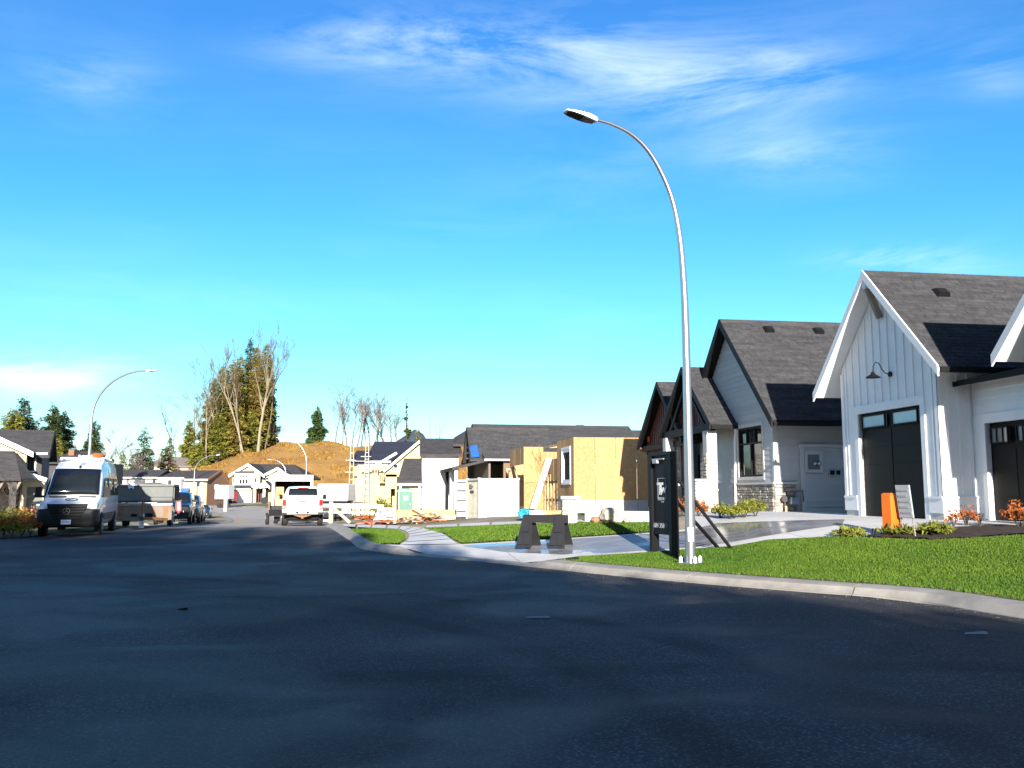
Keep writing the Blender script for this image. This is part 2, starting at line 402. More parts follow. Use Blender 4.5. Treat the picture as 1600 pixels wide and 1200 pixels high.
def stones(parent, F, u0, u1, z0, z1, rnd, m=None, hmin=.09, hmax=.17, wmin=.22, wmax=.55, depth=.06):
    z = z0; m = m or stone_m
    while z < z1-.03:
        hh = min(rnd.uniform(hmin, hmax), z1-z)
        u = u0
        while u < u1-.02:
            w = min(rnd.uniform(wmin, wmax), u1-u)
            if u1-u-w < .08: w = u1-u
            piece('stone', parent, F, u+.005, u+w-.005, 0, depth*rnd.uniform(.7, 1.25), z+.004, z+hh-.004, m, 'stone%d' % rnd.randint(0, 4))
            u += w
        z += hh
WIN_PROUD = False        # True for far walls built without openings: frame and pane stand on the wall
def window(parent, F, u0, u1, z0, z1, fm, trim=None, tw=.1, vb=(), hb=(), fr=.06, g=None, rec=.05, name='window'):
    """frame proud of a recessed pane; vb / hb: glazing bar positions (fractions)"""
    mb = MB(); n0, n1 = (.004, .07) if WIN_PROUD else (-rec, .02); po = .0 if WIN_PROUD else -.03
    fbox(mb, F, u0, u1, n0, n1, z0, z0+fr); fbox(mb, F, u0, u1, n0, n1, z1-fr, z1)
    fbox(mb, F, u0, u0+fr, n0, n1, z0+fr, z1-fr); fbox(mb, F, u1-fr, u1, n0, n1, z0+fr, z1-fr)
    for x in vb:
        if isinstance(x, tuple): c, za, zb = x
        else: c, za, zb = x, 0, 1
        c = u0+c*(u1-u0); fbox(mb, F, c-fr*.35, c+fr*.35, n0, n1-.012, max(z0+fr, z0+za*(z1-z0)), min(z1-fr, z0+zb*(z1-z0)))
    for x in hb:
        c = z0+x*(z1-z0); fbox(mb, F, u0+fr, u1-fr, n0, n1-.006, c-fr*.4, c+fr*.4)
    w = mb.build(name, fm, parent)
    p = MB(); fbox(p, F, u0+fr*.5, u1-fr*.5, n0+po, n0+.012+(.03 if WIN_PROUD else 0), z0+fr*.5, z1-fr*.5); p.build('pane', g or glass, w)
    if trim:
        t = MB(); fbox(t, F, u0-tw, u1+tw, .004, .045, z1, z1+tw*1.2); fbox(t, F, u0-tw, u1+tw, .004, .055, z0-tw, z0)
        fbox(t, F, u0-tw, u0, .004, .045, z0, z1); fbox(t, F, u1, u1+tw, .004, .045, z0, z1); t.build('trim', trim, w)
    return w
def shingles(parent, e0, eu, L, su, S, m, rnd, exp=.145, wmin=.2, wmax=.45):
    """courses of tabs: e0 eave corner, eu along the eave, su up the slope"""
    eu = Vector(eu).normalized(); su = Vector(su).normalized(); nn = eu.cross(su)
    if nn.z < 0: nn = -nn
    V = []; Fc = []; T = []; k = 0; c = 0
    e0 = np.array(e0); eu = np.array(eu); su = np.array(su); nn = np.array(nn)
    while c*exp < S:
        s0 = c*exp-.02; s1 = min(s0+exp+.03, S); u = -rnd.uniform(0, wmin); run = rnd.uniform(.3, .7)
        while u < L:
            w = rnd.uniform(wmin, wmax); a = max(u, 0); b = min(u+w-.006, L)
            if b > a:
                t0 = .012+rnd.uniform(0, .012)
                q = [e0+eu*a+su*s0+nn*t0, e0+eu*b+su*s0+nn*t0, e0+eu*b+su*s1+nn*.004, e0+eu*a+su*s1+nn*.004, e0+eu*a+su*s0, e0+eu*b+su*s0]
                V += q; Fc += [(k, k+1, k+2, k+3), (k+4, k+5, k+1, k)]; k += 6
                run = min(1, max(0, .5*run+.5*rnd.random())); T += [run]*6
            u += w
        c += 1
    o = raw_mesh('shingles', V, Fc, m, parent, T); tag(o, kind='stuff'); return o
def gable_roof(parent, axis, a0, a1, bc, half, ze, zr, t=.14, deck=None, edge=None, barge=None, barge_h=.26, ends=(True, False), cover='far', rnd=None, halves=(-1, 1), soffit=None, gutter=None):
    """ridge along local axis from a0 to a1; b is across. cover: 'far' (plain roof sheet) or 'shingles'"""
    f = (lambda a, b, z: Vector((a, b, z))) if axis == 'x' else (lambda a, b, z: Vector((b, a, z)))
    for s in halves:
        mb = MB(); q = [f(a0, bc, zr), f(a1, bc, zr), f(a1, bc+s*half, ze), f(a0, bc+s*half, ze)]
        mb.prism(q, (0, 0, -t)); r = mb.build('roof', deck or roof_far, parent)
        if cover == 'shingles':
            eu = f(1, 0, 0)-f(0, 0, 0); up = f(0, bc, zr)-f(0, bc+s*half, ze)
            shingles(r, f(a0, bc+s*half, ze), eu, a1-a0, up, up.length, shingle_m, rnd)
        if gutter:
            g = MB(); w = f(0, s*.11, 0)-f(0, 0, 0); p = f(a0+.02, bc+s*(half+.004), ze-t-.02); q2 = f(a1, bc+s*(half+.004), ze-t-.02)
            g.hexa([p, q2, q2+w*.8, p+w*.8], [p+Vector((0, 0, .13)), q2+Vector((0, 0, .13)), q2+w+Vector((0, 0, .13)), p+w+Vector((0, 0, .13))]); g.build('gutter', gutter, r)
    if barge:
        for end, a, sg in ((ends[0], a0, -1), (ends[1], a1, 1)):
            if not end: continue
            for s in halves:
                mb = MB(); d = .045*sg
                pts = [f(a+.004*sg, bc, zr+.02), f(a+.004*sg, bc+s*(half+.02), ze+.02), f(a+.004*sg, bc+s*(half+.02), ze+.02-barge_h), f(a+.004*sg, bc, zr+.02-barge_h)]
                mb.prism(pts, f(d, 0, 0)-f(0, 0, 0)); mb.build('barge_board', barge, parent)
    if rnd is not None and cover == 'shingles':
        mb = MB(); x = a0
        while x < a1-.1:
            for s in halves:
                mb.prism([f(x, bc, zr+.035), f(min(x+.3, a1), bc, zr+.03), f(min(x+.3, a1), bc+s*.15, zr+.03-.15*(zr-ze)/half), f(x, bc+s*.15, zr+.035-.15*(zr-ze)/half)], (0, 0, -.02))
            x += .28
        mb.build('ridge_cap', roof_far, parent)
def gable_tri(mb, axis, a, bc, half, z0, zr, thick=.15):
    f = (lambda a, b, z: Vector((a, b, z))) if axis == 'x' else (lambda a, b, z: Vector((b, a, z)))
    return mb.prism([f(a, bc-half, z0), f(a, bc+half, z0), f(a, bc, zr)], f(thick, 0, 0)-f(0, 0, 0))
def text_mesh(body, size, m, name='lettering', parent=None, mtx=None, ext=.004, bold=0):
    cu = bpy.data.curves.new(name, 'FONT'); cu.body = body; cu.size = size; cu.extrude = ext; cu.align_x = 'CENTER'; cu.align_y = 'CENTER'; cu.offset = bold; cu.resolution_u = 3
    o = bpy.data.objects.new(name, cu); col.objects.link(o)
    dg = bpy.context.evaluated_depsgraph_get(); me = bpy.data.meshes.new_from_object(o.evaluated_get(dg))
    bpy.data.objects.remove(o); bpy.data.curves.remove(cu); me.materials.clear(); me.materials.append(m)
    r = bpy.data.objects.new(name, me); col.objects.link(r)
    if parent: r.parent = parent
    if mtx is not None: r.matrix_basis = mtx
    return r
def face_mtx(p, right, up):
    r = Vector(right).normalized(); u = Vector(up).normalized(); n = r.cross(u)
    return Matrix(((r.x, u.x, n.x, p[0]), (r.y, u.y, n.y, p[1]), (r.z, u.z, n.z, p[2]), (0, 0, 0, 1)))
# draped sheets -----------------------------------------------------
def drape_bm(poly, cell, zoff, zf=None):
    bm = bmesh.new(); vs_ = [bm.verts.new((p[0], p[1], 0)) for p in poly]; bm.faces.new(vs_)
    bmesh.ops.triangulate(bm, faces=bm.faces[:])
    xs = [p[0] for p in poly]; ys = [p[1] for p in poly]
    if cell:
        for ax, lo, hi in ((0, min(xs), max(xs)), (1, min(ys), max(ys))):
            c = math.floor(lo/cell)*cell+cell
            while c < hi:
                co = [0, 0, 0]; no = [0, 0, 0]; co[ax] = c; no[ax] = 1
                bmesh.ops.bisect_plane(bm, geom=bm.verts[:]+bm.edges[:]+bm.faces[:], plane_co=co, plane_no=no, dist=1e-5); c += cell
    P = np.array([v.co[:2] for v in bm.verts]); z = (zf or hgt)(P[:, 0], P[:, 1])+zoff
    for v, a in zip(bm.verts, z): v.co.z = a
    bmesh.ops.recalc_face_normals(bm, faces=bm.faces)
    for f in bm.faces:
        f.smooth = True
        if f.normal.z < 0: f.normal_flip()
    return bm
def drape(name, poly, m, zoff=0, cell=.8, zf=None, parent=None):
    bm = drape_bm(poly, cell, zoff, zf); me = bpy.data.meshes.new(name); bm.to_mesh(me); bm.free(); me.materials.append(m)
    o = bpy.data.objects.new(name, me); col.objects.link(o)
    if parent: o.parent = parent
    return o
def slabs(name, poly, size, ang, m, parent, zoff, gap=.012, cell=.8):
    c, s = math.cos(ang), math.sin(ang); loc = [(p[0]*c+p[1]*s, -p[0]*s+p[1]*c) for p in poly]
    x0, x1 = min(p[0] for p in loc), max(p[0] for p in loc); y0, y1 = min(p[1] for p in loc), max(p[1] for p in loc)
    base = bmesh.new(); base.faces.new([base.verts.new((p[0], p[1], 0)) for p in loc]); bmesh.ops.triangulate(base, faces=base.faces[:])
    for i in range(int((x1-x0)/size)+1):
        for j in range(int((y1-y0)/size)+1):
            bm = base.copy(); a, b = x0+i*size+gap/2, x0+(i+1)*size-gap/2; e, f = y0+j*size+gap/2, y0+(j+1)*size-gap/2
            for co, no in (((a, 0, 0), (-1, 0, 0)), ((b, 0, 0), (1, 0, 0)), ((0, e, 0), (0, -1, 0)), ((0, f, 0), (0, 1, 0))):
                bmesh.ops.bisect_plane(bm, geom=bm.verts[:]+bm.edges[:]+bm.faces[:], plane_co=co, plane_no=no, clear_outer=True, dist=1e-5)
            if not bm.faces: bm.free(); continue
            for k in range(1, int(size/cell)+1):
                for co, no in (((a+k*cell, 0, 0), (1, 0, 0)), ((0, e+k*cell, 0), (0, 1, 0))):
                    bmesh.ops.bisect_plane(bm, geom=bm.verts[:]+bm.edges[:]+bm.faces[:], plane_co=co, plane_no=no, dist=1e-5)
            P = np.array([(v.co.x*c-v.co.y*s, v.co.x*s+v.co.y*c) for v in bm.verts]); z = hgt(P[:, 0], P[:, 1])+zoff
            for v, q, w in zip(bm.verts, P, z): v.co = (q[0], q[1], w)
            bmesh.ops.recalc_face_normals(bm, faces=bm.faces)
            for fc in bm.faces:
                fc.smooth = True
                if fc.normal.z < 0: fc.normal_flip()
            me = bpy.data.meshes.new(name); bm.to_mesh(me); bm.free(); me.materials.append(m); o = bpy.data.objects.new(name, me); col.objects.link(o); o.parent = parent
    base.free()
def in_poly(poly, x, y):
    r = np.zeros(len(x), bool); n = len(poly)
    for i in range(n):
        x0, y0 = poly[i]; x1, y1 = poly[(i+1) % n]
        c = ((y0 > y) != (y1 > y)) & (x < (x1-x0)*(y-y0)/((y1-y0) if y1 != y0 else 1e-9)+x0); r ^= c
    return r
def blades(name, poly, dens, m, h=(.03, .065), w=.014, zoff=0, seed=1, parent=None, patch=True):
    rg = np.random.default_rng(seed); P = np.array(poly); lo = P.min(0); hi = P.max(0)
    n = int(dens*np.prod(hi-lo)); q = rg.uniform(lo, hi, (n, 2)); q = q[in_poly(poly, q[:, 0], q[:, 1])]; n = len(q)
    z = hgt(q[:, 0], q[:, 1])+zoff; a = rg.uniform(0, 2*np.pi, n); hh = rg.uniform(*h, n); lean = rg.normal(0, .4, (n, 2))*hh[:, None]
    dx = np.c_[np.cos(a), np.sin(a)]*w*rg.uniform(.6, 1.3, n)[:, None]
    V = np.empty((n, 3, 3)); V[:, 0, :2] = q-dx; V[:, 1, :2] = q+dx; V[:, 2, :2] = q+lean; V[:, 0, 2] = V[:, 1, 2] = z-.005; V[:, 2, 2] = z+hh
    t = np.repeat(rg.random(n), 3)
    return raw_mesh(name, V.reshape(-1, 3), np.arange(3*n).reshape(-1, 3), m, parent, t)
# ------------------------------------------------------------------ ground, road, kerb, lawns, paving
rnd = random.Random(7)
def build_ground():
    def axis(fine, step, far):
        a = np.arange(fine[0], fine[1]+.1, step); g = []; s = step
        x = fine[1]
        while x < far[1]: s *= 1.25; x += s; g.append(x)
        l = []; s = step; x = fine[0]
        while x > far[0]: s *= 1.25; x -= s; l.append(x)
        return np.r_[l[::-1], a, g]
    xs = axis((-45, 30), .8, (-1800, 1800)); ys = axis((-16, 90), .8, (-600, 2500))
    X, Y = np.meshgrid(xs, ys); x = X.ravel(); y = Y.ravel()
    d = _sd(RE, x, y); dl = -_sd(LE, x, y)
    z = np.where((d > 1.0) | (dl > .6), hgt(x, y)-.03, zroad(y)-.07)
    z += np.where((d > 6) | (dl > 1.5), np.array([math.sin(a*.9)*math.cos(b*.7+a*.3) for a, b in zip(x, y)])*.03-.03, 0)*(y > 36)
    nx = len(xs); I = np.arange(len(x)).reshape(X.shape)
    F = np.c_[I[:-1, :-1].ravel(), I[:-1, 1:].ravel(), I[1:, 1:].ravel(), I[1:, :-1].ravel()]
    m = dirt; N, L, b = nodes_of(m)
    # thin winter grass over the dirt in patches
    nz = N.new('ShaderNodeTexNoise'); nz.inputs['Scale'].default_value = .09; nz.inputs['Detail'].default_value = 6
    g = N.new('ShaderNodeNewGeometry'); L.new(g.outputs['Position'], nz.inputs[0])
    rr = N.new('ShaderNodeMapRange'); rr.inputs[1].default_value = .47; rr.inputs[2].default_value = .58; L.new(nz.outputs[0], rr.inputs[0])
    mx = N.new('ShaderNodeMix'); mx.data_type = 'RGBA'; src = b.inputs['Base Color'].links[0].from_socket
    L.new(rr.outputs[0], mx.inputs[0]); L.new(src, mx.inputs[6]); mx.inputs[7].default_value = (.12, .115, .03, 1); L.new(mx.outputs[2], b.inputs['Base Color'])
    o = raw_mesh('ground', np.c_[x, y, z], F, m); o.data.polygons.foreach_set('use_smooth', [True]*len(o.data.polygons)); tag(o, kind='structure')
build_ground()

def asphalt_mat():
    m = mat('asphalt', (.09, .088, .087), .78, var=.2, scale=45, bump=.8, bscale=70, spec=.3)
    N, L, b = nodes_of(m); g = N.new('ShaderNodeNewGeometry')
    def noise(sc, st, det=5):
        mp = N.new('ShaderNodeMapping'); mp.inputs['Scale'].default_value = st; mp.inputs['Rotation'].default_value = (0, 0, R_(20)); L.new(g.outputs['Position'], mp.inputs[0])
        n = N.new('ShaderNodeTexNoise'); n.inputs['Scale'].default_value = sc; n.inputs['Detail'].default_value = det; n.inputs['Distortion'].default_value = .6; L.new(mp.outputs[0], n.inputs[0]); return n.outputs[0]
    big = noise(.2, (1, .7, 1)); tracks = noise(.42, (.6, .8, 1), 7)
    def rng(s, a, c, lo, hi):
        r = N.new('ShaderNodeMapRange'); r.inputs[1].default_value = a; r.inputs[2].default_value = c; r.inputs[3].default_value = lo; r.inputs[4].default_value = hi; L.new(s, r.inputs[0]); return r.outputs[0]
    def mul(a, b_):
        n = N.new('ShaderNodeMath'); n.operation = 'MULTIPLY'; L.new(a, n.inputs[0]); L.new(b_, n.inputs[1]); return n.outputs[0]
    f = mul(rng(big, .42, .56, .66, 1.2), rng(tracks, .45, .53, .50, 1.1))
    # dusty tone raised so the far road carries painted sunlight beyond the crest
    vor = N.new('ShaderNodeTexVoronoi'); vor.inputs['Scale'].default_value = 30; L.new(g.outputs['Position'], vor.inputs[0])
    f = mul(f, rng(vor.outputs['Distance'], .0, .45, 2.0, .55))
    # single stones of the aggregate
    v2 = N.new('ShaderNodeTexVoronoi'); v2.inputs['Scale'].default_value = 62; L.new(g.outputs['Position'], v2.inputs[0])
    f = mul(f, rng(v2.outputs['Color'], .0, 1, .55, 1.5))
    # worn tyre tracks curving round the bend
    def track(cx, cy, r, w):
        d = N.new('ShaderNodeVectorMath'); d.operation = 'DISTANCE'; d.inputs[1].default_value = (cx, cy, 0); L.new(g.outputs['Position'], d.inputs[0])
        a = N.new('ShaderNodeMath'); a.operation = 'SUBTRACT'; a.inputs[1].default_value = r; L.new(d.outputs['Value'], a.inputs[0])
        c = N.new('ShaderNodeMath'); c.operation = 'ABSOLUTE'; L.new(a.outputs[0], c.inputs[0])
        e_ = rng(c.outputs[0], w*.4, w, 1, 0); k = mul(e_, rng(tracks, .40, .58, .15, 1))
        n = N.new('ShaderNodeMath'); n.operation = 'MULTIPLY_ADD'; n.inputs[1].default_value = -.42; n.inputs[2].default_value = 1; L.new(k, n.inputs[0]); return n.outputs[0]
    for a_ in ((-10.5, 4, 13.6, .32), (-10.5, 4, 11.9, .3), (-14, -6, 15.2, .3), (-14, -6, 13.6, .28), (-16, 2, 13.2, .3), (4, -22, 30.5, .35)): f = mul(f, track(*a_))
    v = N.new('ShaderNodeVectorMath'); v.operation = 'SCALE'; L.new(b.inputs['Base Color'].links[0].from_socket, v.inputs[0]); L.new(f, v.inputs['Scale'])
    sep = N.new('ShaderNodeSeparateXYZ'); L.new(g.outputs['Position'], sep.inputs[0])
    sunlit_dust = mul(rng(sep.outputs[1], 37, 47, 0, 1), rng(big, .3, .6, .85, 1))  # paler past the shade edge: sunlight painted over the dusty asphalt
    mx = N.new('ShaderNodeMix'); mx.data_type = 'RGBA'; L.new(sunlit_dust, mx.inputs[0]); L.new(v.outputs[0], mx.inputs[6]); mx.inputs[7].default_value = (.42, .37, .31, 1)
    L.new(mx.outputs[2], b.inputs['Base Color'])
    L.new(rng(tracks, .42, .56, .60, .86), b.inputs['Roughness'])
    return m
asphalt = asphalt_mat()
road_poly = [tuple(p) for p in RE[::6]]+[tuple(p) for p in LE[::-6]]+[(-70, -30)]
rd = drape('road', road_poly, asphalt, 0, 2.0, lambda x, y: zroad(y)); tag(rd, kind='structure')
def grit():
    rg = np.random.default_rng(12); V = []; F = []; n = 0
    T = np.gradient(RE, axis=0); T /= np.linalg.norm(T, axis=1)[:, None]; Nn = np.c_[T[:, 1], -T[:, 0]]; sel = np.where((RE[:, 1] > 4) & (RE[:, 1] < 30))[0]
    for k in range(1500):
        if k < 900: i = rg.choice(sel); p = RE[i]-Nn[i]*abs(rg.normal(0, .28))-Nn[i]*.02
        else: p = np.array([rg.uniform(-9, 6), rg.uniform(3.5, 20)])
        if _sd(RE, p[0], p[1])[0] > -.02: continue
        r = rg.uniform(.003, .011)*(1.3 if k < 900 else 1); j = rg.uniform(.6, 1.3, 6)
        V += [(p[0]+r*j[0], p[1], r*.5), (p[0], p[1]+r*j[1], r*.5), (p[0]-r*j[2], p[1], r*.5), (p[0], p[1]-r*j[3], r*.5), (p[0], p[1], r*j[4]), (p[0], p[1], 0)]
        for a, b in ((0, 1), (1, 2), (2, 3), (3, 0)): F += [(n+a, n+b, n+4), (n+b, n+a, n+5)]
        n += 6
    tag(raw_mesh('grit', V, F, mat('loose_grit', (.17, .16, .145), .9, var=.5, scale=30)), kind='stuff')
grit()

def shoulder():
    T = np.gradient(LE, axis=0); T /= np.linalg.norm(T, axis=1)[:, None]; Nn = np.c_[T[:, 1], -T[:, 0]]
    sel = [i for i in range(0, len(LE), 5) if 33 < LE[i, 1] < 92]
    a = [tuple(LE[i]+Nn[i]*.0) for i in sel]; b = [tuple(LE[i]+Nn[i]*(1.1+.5*math.sin(i*.09)+.3*math.sin(i*.31))) for i in sel]
    sand = mat('sandy_shoulder', (.42, .31, .19), .95, var=.2, scale=1.5, bump=.4, bscale=30)
    tag(drape('shoulder', a+b[::-1], sand, .005, 2.0, lambda x, y: zroad(y)), kind='structure')
shoulder()
def kerb(name, P, side, y0, y1, drop=True, seg=3.0, ramp=.14, m=None):
    root = bpy.data.objects.new(name, None); col.objects.link(root); tag(root, kind='structure')
    prof = [(0, -.05), (0, .012), (.05, .03), (.14, .118), (.22, .138), (.52, .146), (.52, -.05)]
    T = np.gradient(P, axis=0); T /= np.linalg.norm(T, axis=1)[:, None]; Nn = np.c_[T[:, 1], -T[:, 0]]*side
    n = int(seg/.25); idx = [i for i in range(len(P)) if y0 < P[i, 1] < y1]; i = idx[0]
    while i < idx[-1]:
        j = min(i+n, idx[-1]); rings = []
        for k in range(i, j+1):
            p = P[k].copy()
            if k == i: p = p+T[k]*.012
            if k == j: p = p-T[k]*.012
            dz = (1-drop_at(P[k, 1])*.85) if drop else 1
            rings.append([(p[0]+Nn[k, 0]*a, p[1]+Nn[k, 1]*a, float(zroad(p[1]))+(b if b < .02 else b*dz*ramp/.14)) for a, b in prof])
        MB().loft(rings).build('kerb_segment', m or concrete, root, smooth=30)
        i = j
    return root
kerb_m = mat('kerb_concrete', (.29, .27, .235), .85, var=.22, objvar=.06, scale=2.2, bump=.25, bscale=60)
N_, L_, b_ = nodes_of(kerb_m)
kerb('kerb', RE, 1, -12, 110, m=kerb_m)
kerb('far_kerb', LE, -1, 50, 125, drop=False, ramp=.1, m=kerb_m)

def off_edge(d, ya, yb):
    T = np.gradient(RE, axis=0); T /= np.linalg.norm(T, axis=1)[:, None]; Q = RE+np.c_[T[:, 1], -T[:, 0]]*d
    return [tuple(q) for q, r in zip(Q[::3], RE[::3]) if ya <= r[1] <= yb]
# --- near lawn
lawn_top = [G(*p) for p in ((853, 875.5), (905, 869), (950, 866.5), (1020, 862), (1085, 857), (1145, 853), (1200, 843), (1300, 838), (1370, 840), (1450, 843), (1530, 839), (1600, 835))]
e = lawn_top[-1]
near_lawn = off_edge(.53, -9, G(853, 875.5)[1]-.35)+lawn_top+[(e[0]+2.5, e[1]-5), (16, 6), (17, -9)]
grass_soil = mat('lawn_turf', (.026, .042, .008), .95, scale=1.2, c2=(.05, .07, .012), bump=.8, bscale=60, spec=.15, detail=8)
grass_m = mat('grass_blades', (.043, .104, .008), .65, scale=.4, c2=(.098, .160, .012), tone=.45, spec=.25, detail=7)
tag(drape('lawn_soil', near_lawn, grass_soil, 0.0, .8), kind='structure')
lawn_in = off_edge(.70, -9, G(853, 875.5)[1]-.9)+[(p[0], p[1]-.12) for p in lawn_top[1:]]+[(e[0]+2.5, e[1]-5), (16, 6), (17, -9)]
tag(blades('grass', lawn_in, 2800, grass_m, (.018, .045), .010, seed=3), kind='stuff')
edge_soil = mat('soil_edge', (.085, .055, .03), .95, var=.4, scale=8, bump=.8, bscale=40)
tag(drape('soil_edge', off_edge(.535, -9, G(853, 875.5)[1]-.35)+off_edge(.74, -9, G(853, 875.5)[1]-.7)[::-1], edge_soil, .006, .8), kind='structure')
tag(blades('edge_grass', off_edge(.56, -9, G(853, 875.5)[1]-.35)+off_edge(.74, -9, G(853, 875.5)[1]-.7)[::-1], 500, grass_m, (.02, .05), seed=4), kind='stuff')
# --- upper lawn strip and the small island by the walk
lawn2 = [G(*p) for p in ((662, 825.5), (700, 824), (800, 820), (900, 817.5), (1012, 816.5), (1040, 818), (1060, 826), (1010, 831), (900, 838.5), (800, 844), (722, 849), (708, 842), (696, 834))]
tag(drape('lawn_strip_soil', lawn2, grass_soil, 0.004, .8), kind='structure')
tag(blades('lawn_strip_grass', lawn2, 650, grass_m, (.03, .06), .02, seed=5), kind='stuff')
isl = [G(*p) for p in ((546, 828.5), (580, 826.5), (620, 828), (633, 834), (634, 842), (622, 849), (588, 852), (576, 849), (566, 842))]
tag(drape('lawn_island_soil', isl, grass_soil, 0.004, .8), kind='structure')
tag(blades('lawn_island_grass', isl, 800, grass_m, (.03, .06), .02, seed=6), kind='stuff')

# --- paving between the lawns and the houses
HA = 8.7                                   # the house fronts run 8.7 degrees left of the view axis
cH, sH = math.cos(R_(HA)), math.sin(R_(HA)); HO = Vector((10.2, 27.5, .88))
def HW(x, y): return (HO.x+cH*x-sH*y, HO.y+sH*x+cH*y)
drive_m = mat('driveway_concrete', (.58, .565, .53), .8, var=.16, scale=.7, objvar=.05, bump=.15, bscale=70)
drive = lawn_top[::-1][:]+[tuple(p) for p in off_edge(.5, G(853, 875.5)[1]-.3, 23.4)]+[G(588, 854), G(640, 851), G(715, 850), G(800, 845), G(900, 839.5), G(1010, 832), G(1075, 826)]
drive += [HW(-1.2, 9.5), HW(.2, 9.5), HW(1.5, 4.8), HW(1.5, -1), HW(1.5, -14), (e[0]+4, e[1]-5)]
joint_m = mat('concrete_joint', (.16, .15, .135), .9, var=.2)
drv = tag(drape('driveway', drive, joint_m, -.024, .8), kind='structure')
slabs('slab', drive, 3.2, R_(HA), drive_m, drv, -.012)
paver = mat('wet_pavers', (.24, .24, .245), .5, var=.3, scale=1.4, spec=.35, bump=.1, bscale=50)
def paver_nodes():
    N, L, b = nodes_of(paver); g = N.new('ShaderNodeNewGeometry')
    mp = N.new('ShaderNodeMapping'); mp.inputs['Rotation'].default_value = (0, 0, R_(-HA)); L.new(g.outputs['Position'], mp.inputs[0])
    br = N.new('ShaderNodeTexBrick'); br.inputs['Scale'].default_value = 1; br.inputs['Brick Width'].default_value = .32; br.inputs['Row Height'].default_value = .16; br.inputs['Mortar Size'].default_value = .006
    br.inputs['Color1'].default_value = (.17, .17, .18, 1); br.inputs['Color2'].default_value = (.34, .335, .33, 1); br.inputs['Mortar'].default_value = (.06, .06, .06, 1); L.new(mp.outputs[0], br.inputs[0])
    v = N.new('ShaderNodeMix'); v.data_type = 'RGBA'; v.inputs[0].default_value = .6; L.new(b.inputs['Base Color'].links[0].from_socket, v.inputs[6]); L.new(br.outputs[0], v.inputs[7]); L.new(v.outputs[2], b.inputs['Base Color'])
    # puddled water: smooth patches
    nz = N.new('ShaderNodeTexNoise'); nz.inputs['Scale'].default_value = .45; nz.inputs['Detail'].default_value = 6; nz.inputs['Distortion'].default_value = .5
    m2 = N.new('ShaderNodeMapping'); m2.inputs['Scale'].default_value = (.6, 1.5, 1); L.new(g.outputs['Position'], m2.inputs[0]); L.new(m2.outputs[0], nz.inputs[0])
    r = N.new('ShaderNodeMapRange'); r.inputs[1].default_value = .43; r.inputs[2].default_value = .56; r.inputs[3].default_value = .10; r.inputs[4].default_value = .5; L.new(nz.outputs[0], r.inputs[0]); L.new(r.outputs[0], b.inputs['Roughness'])
    bp = b.inputs['Normal'].links[0].from_node; bp.inputs['Strength'].default_value = .03
paver_nodes()
pav = [G(*p) for p in ((722, 852), (800, 847.5), (900, 841), (1010, 834), (1075, 829), (1120, 817), (1230, 813), (1320, 811), (1316, 819), (1190, 838), (1140, 847), (1085, 854), (1015, 859), (945, 863.5), (880, 866), (790, 862))]
tag(drape('wet_paving', pav, paver, -.006, .8), kind='structure')
# --- curving walk of concrete slabs: left and right edge given, cut across into slabs
walk_root = bpy.data.objects.new('sidewalk', None); col.objects.link(walk_root); tag(walk_root, kind='structure')
def walk(Lp, Rp, step, m):
    A = resample(catmull([G(*p) for p in Lp]), .1); B = resample(catmull([G(*p) for p in Rp]), .1)
    n = max(2, int(np.linalg.norm(np.diff(A, axis=0), axis=1).sum()/step))
    f = lambda P, t: P[min(len(P)-1, int(round(t*(len(P)-1))))]
    for i in range(n):
        a, b = i/n+.006, (i+1)/n-.006
        q = [tuple(f(A, a+(b-a)*k/4)) for k in range(5)]+[tuple(f(B, b-(b-a)*k/4)) for k in range(5)]
        try: drape('slab', q, m, -.001, .8, parent=walk_root)
        except ValueError: pass
walk([(624, 851), (637, 843), (638, 833), (622, 826.5), (580, 824.5), (535, 824.5)], [(716, 850.5), (704, 842), (688, 832), (660, 824.8), (610, 820.5), (535, 818.5)], 1.3, drive_m)
walk([(664, 824.6), (740, 821.3), (840, 817.6), (940, 815.6), (1040, 815.5)], [(664, 821), (740, 817), (840, 813.6), (940, 811.6), (1040, 811.5)], 1.6, drive_m)
# --- planting bed
bed = [G(*p) for p in ((1340, 838.8), (1370, 840.6), (1450, 843.6), (1530, 839.6), (1600, 835.6), (1640, 833), (1640, 822), (1600, 822), (1530, 823.5), (1460, 829), (1400, 834))]
def bed_z(x, y):
    return hgt(x, y)+.01+np.array([rnd.uniform(0, .05) for _ in range(len(x))])
bm_ = drape('planting_bed', bed, mulch_m, .0, .22, bed_z); tag(bm_, kind='structure')
# ------------------------------------------------------------------ white board-and-batten house (right)
rnd = random.Random(11)
def roof_vent(parent, p, up, along):
    mb = MB(); up = Vector(up).normalized(); al = Vector(along).normalized(); n = al.cross(up); n = n if n.z > 0 else -n; p = Vector(p)
    mb.hexa([p-al*.2-up*.2, p+al*.2-up*.2, p+al*.2+up*.2, p-al*.2+up*.2], [p-al*.14-up*.18+n*.16, p+al*.14-up*.18+n*.16, p+al*.14+up*.1+n*.12, p-al*.14+up*.1+n*.12])
    mb.build('roof_vent', black_matte, parent)
def battens(parent, F, u0, u1, zb, ztop, m, step=.4, holes=()):
    u = u0+.02
    while u < u1-.03:
        zt = ztop(u+.03)
        hs = [(h[2], h[3]) for h in holes if h[0]-.02 < u+.06 and h[1]+.02 > u]
        for a, b in cut_intervals(zb, zt, hs): piece('batten', parent, F, u, u+.06, .001, .028, a, b, m)
        u += step

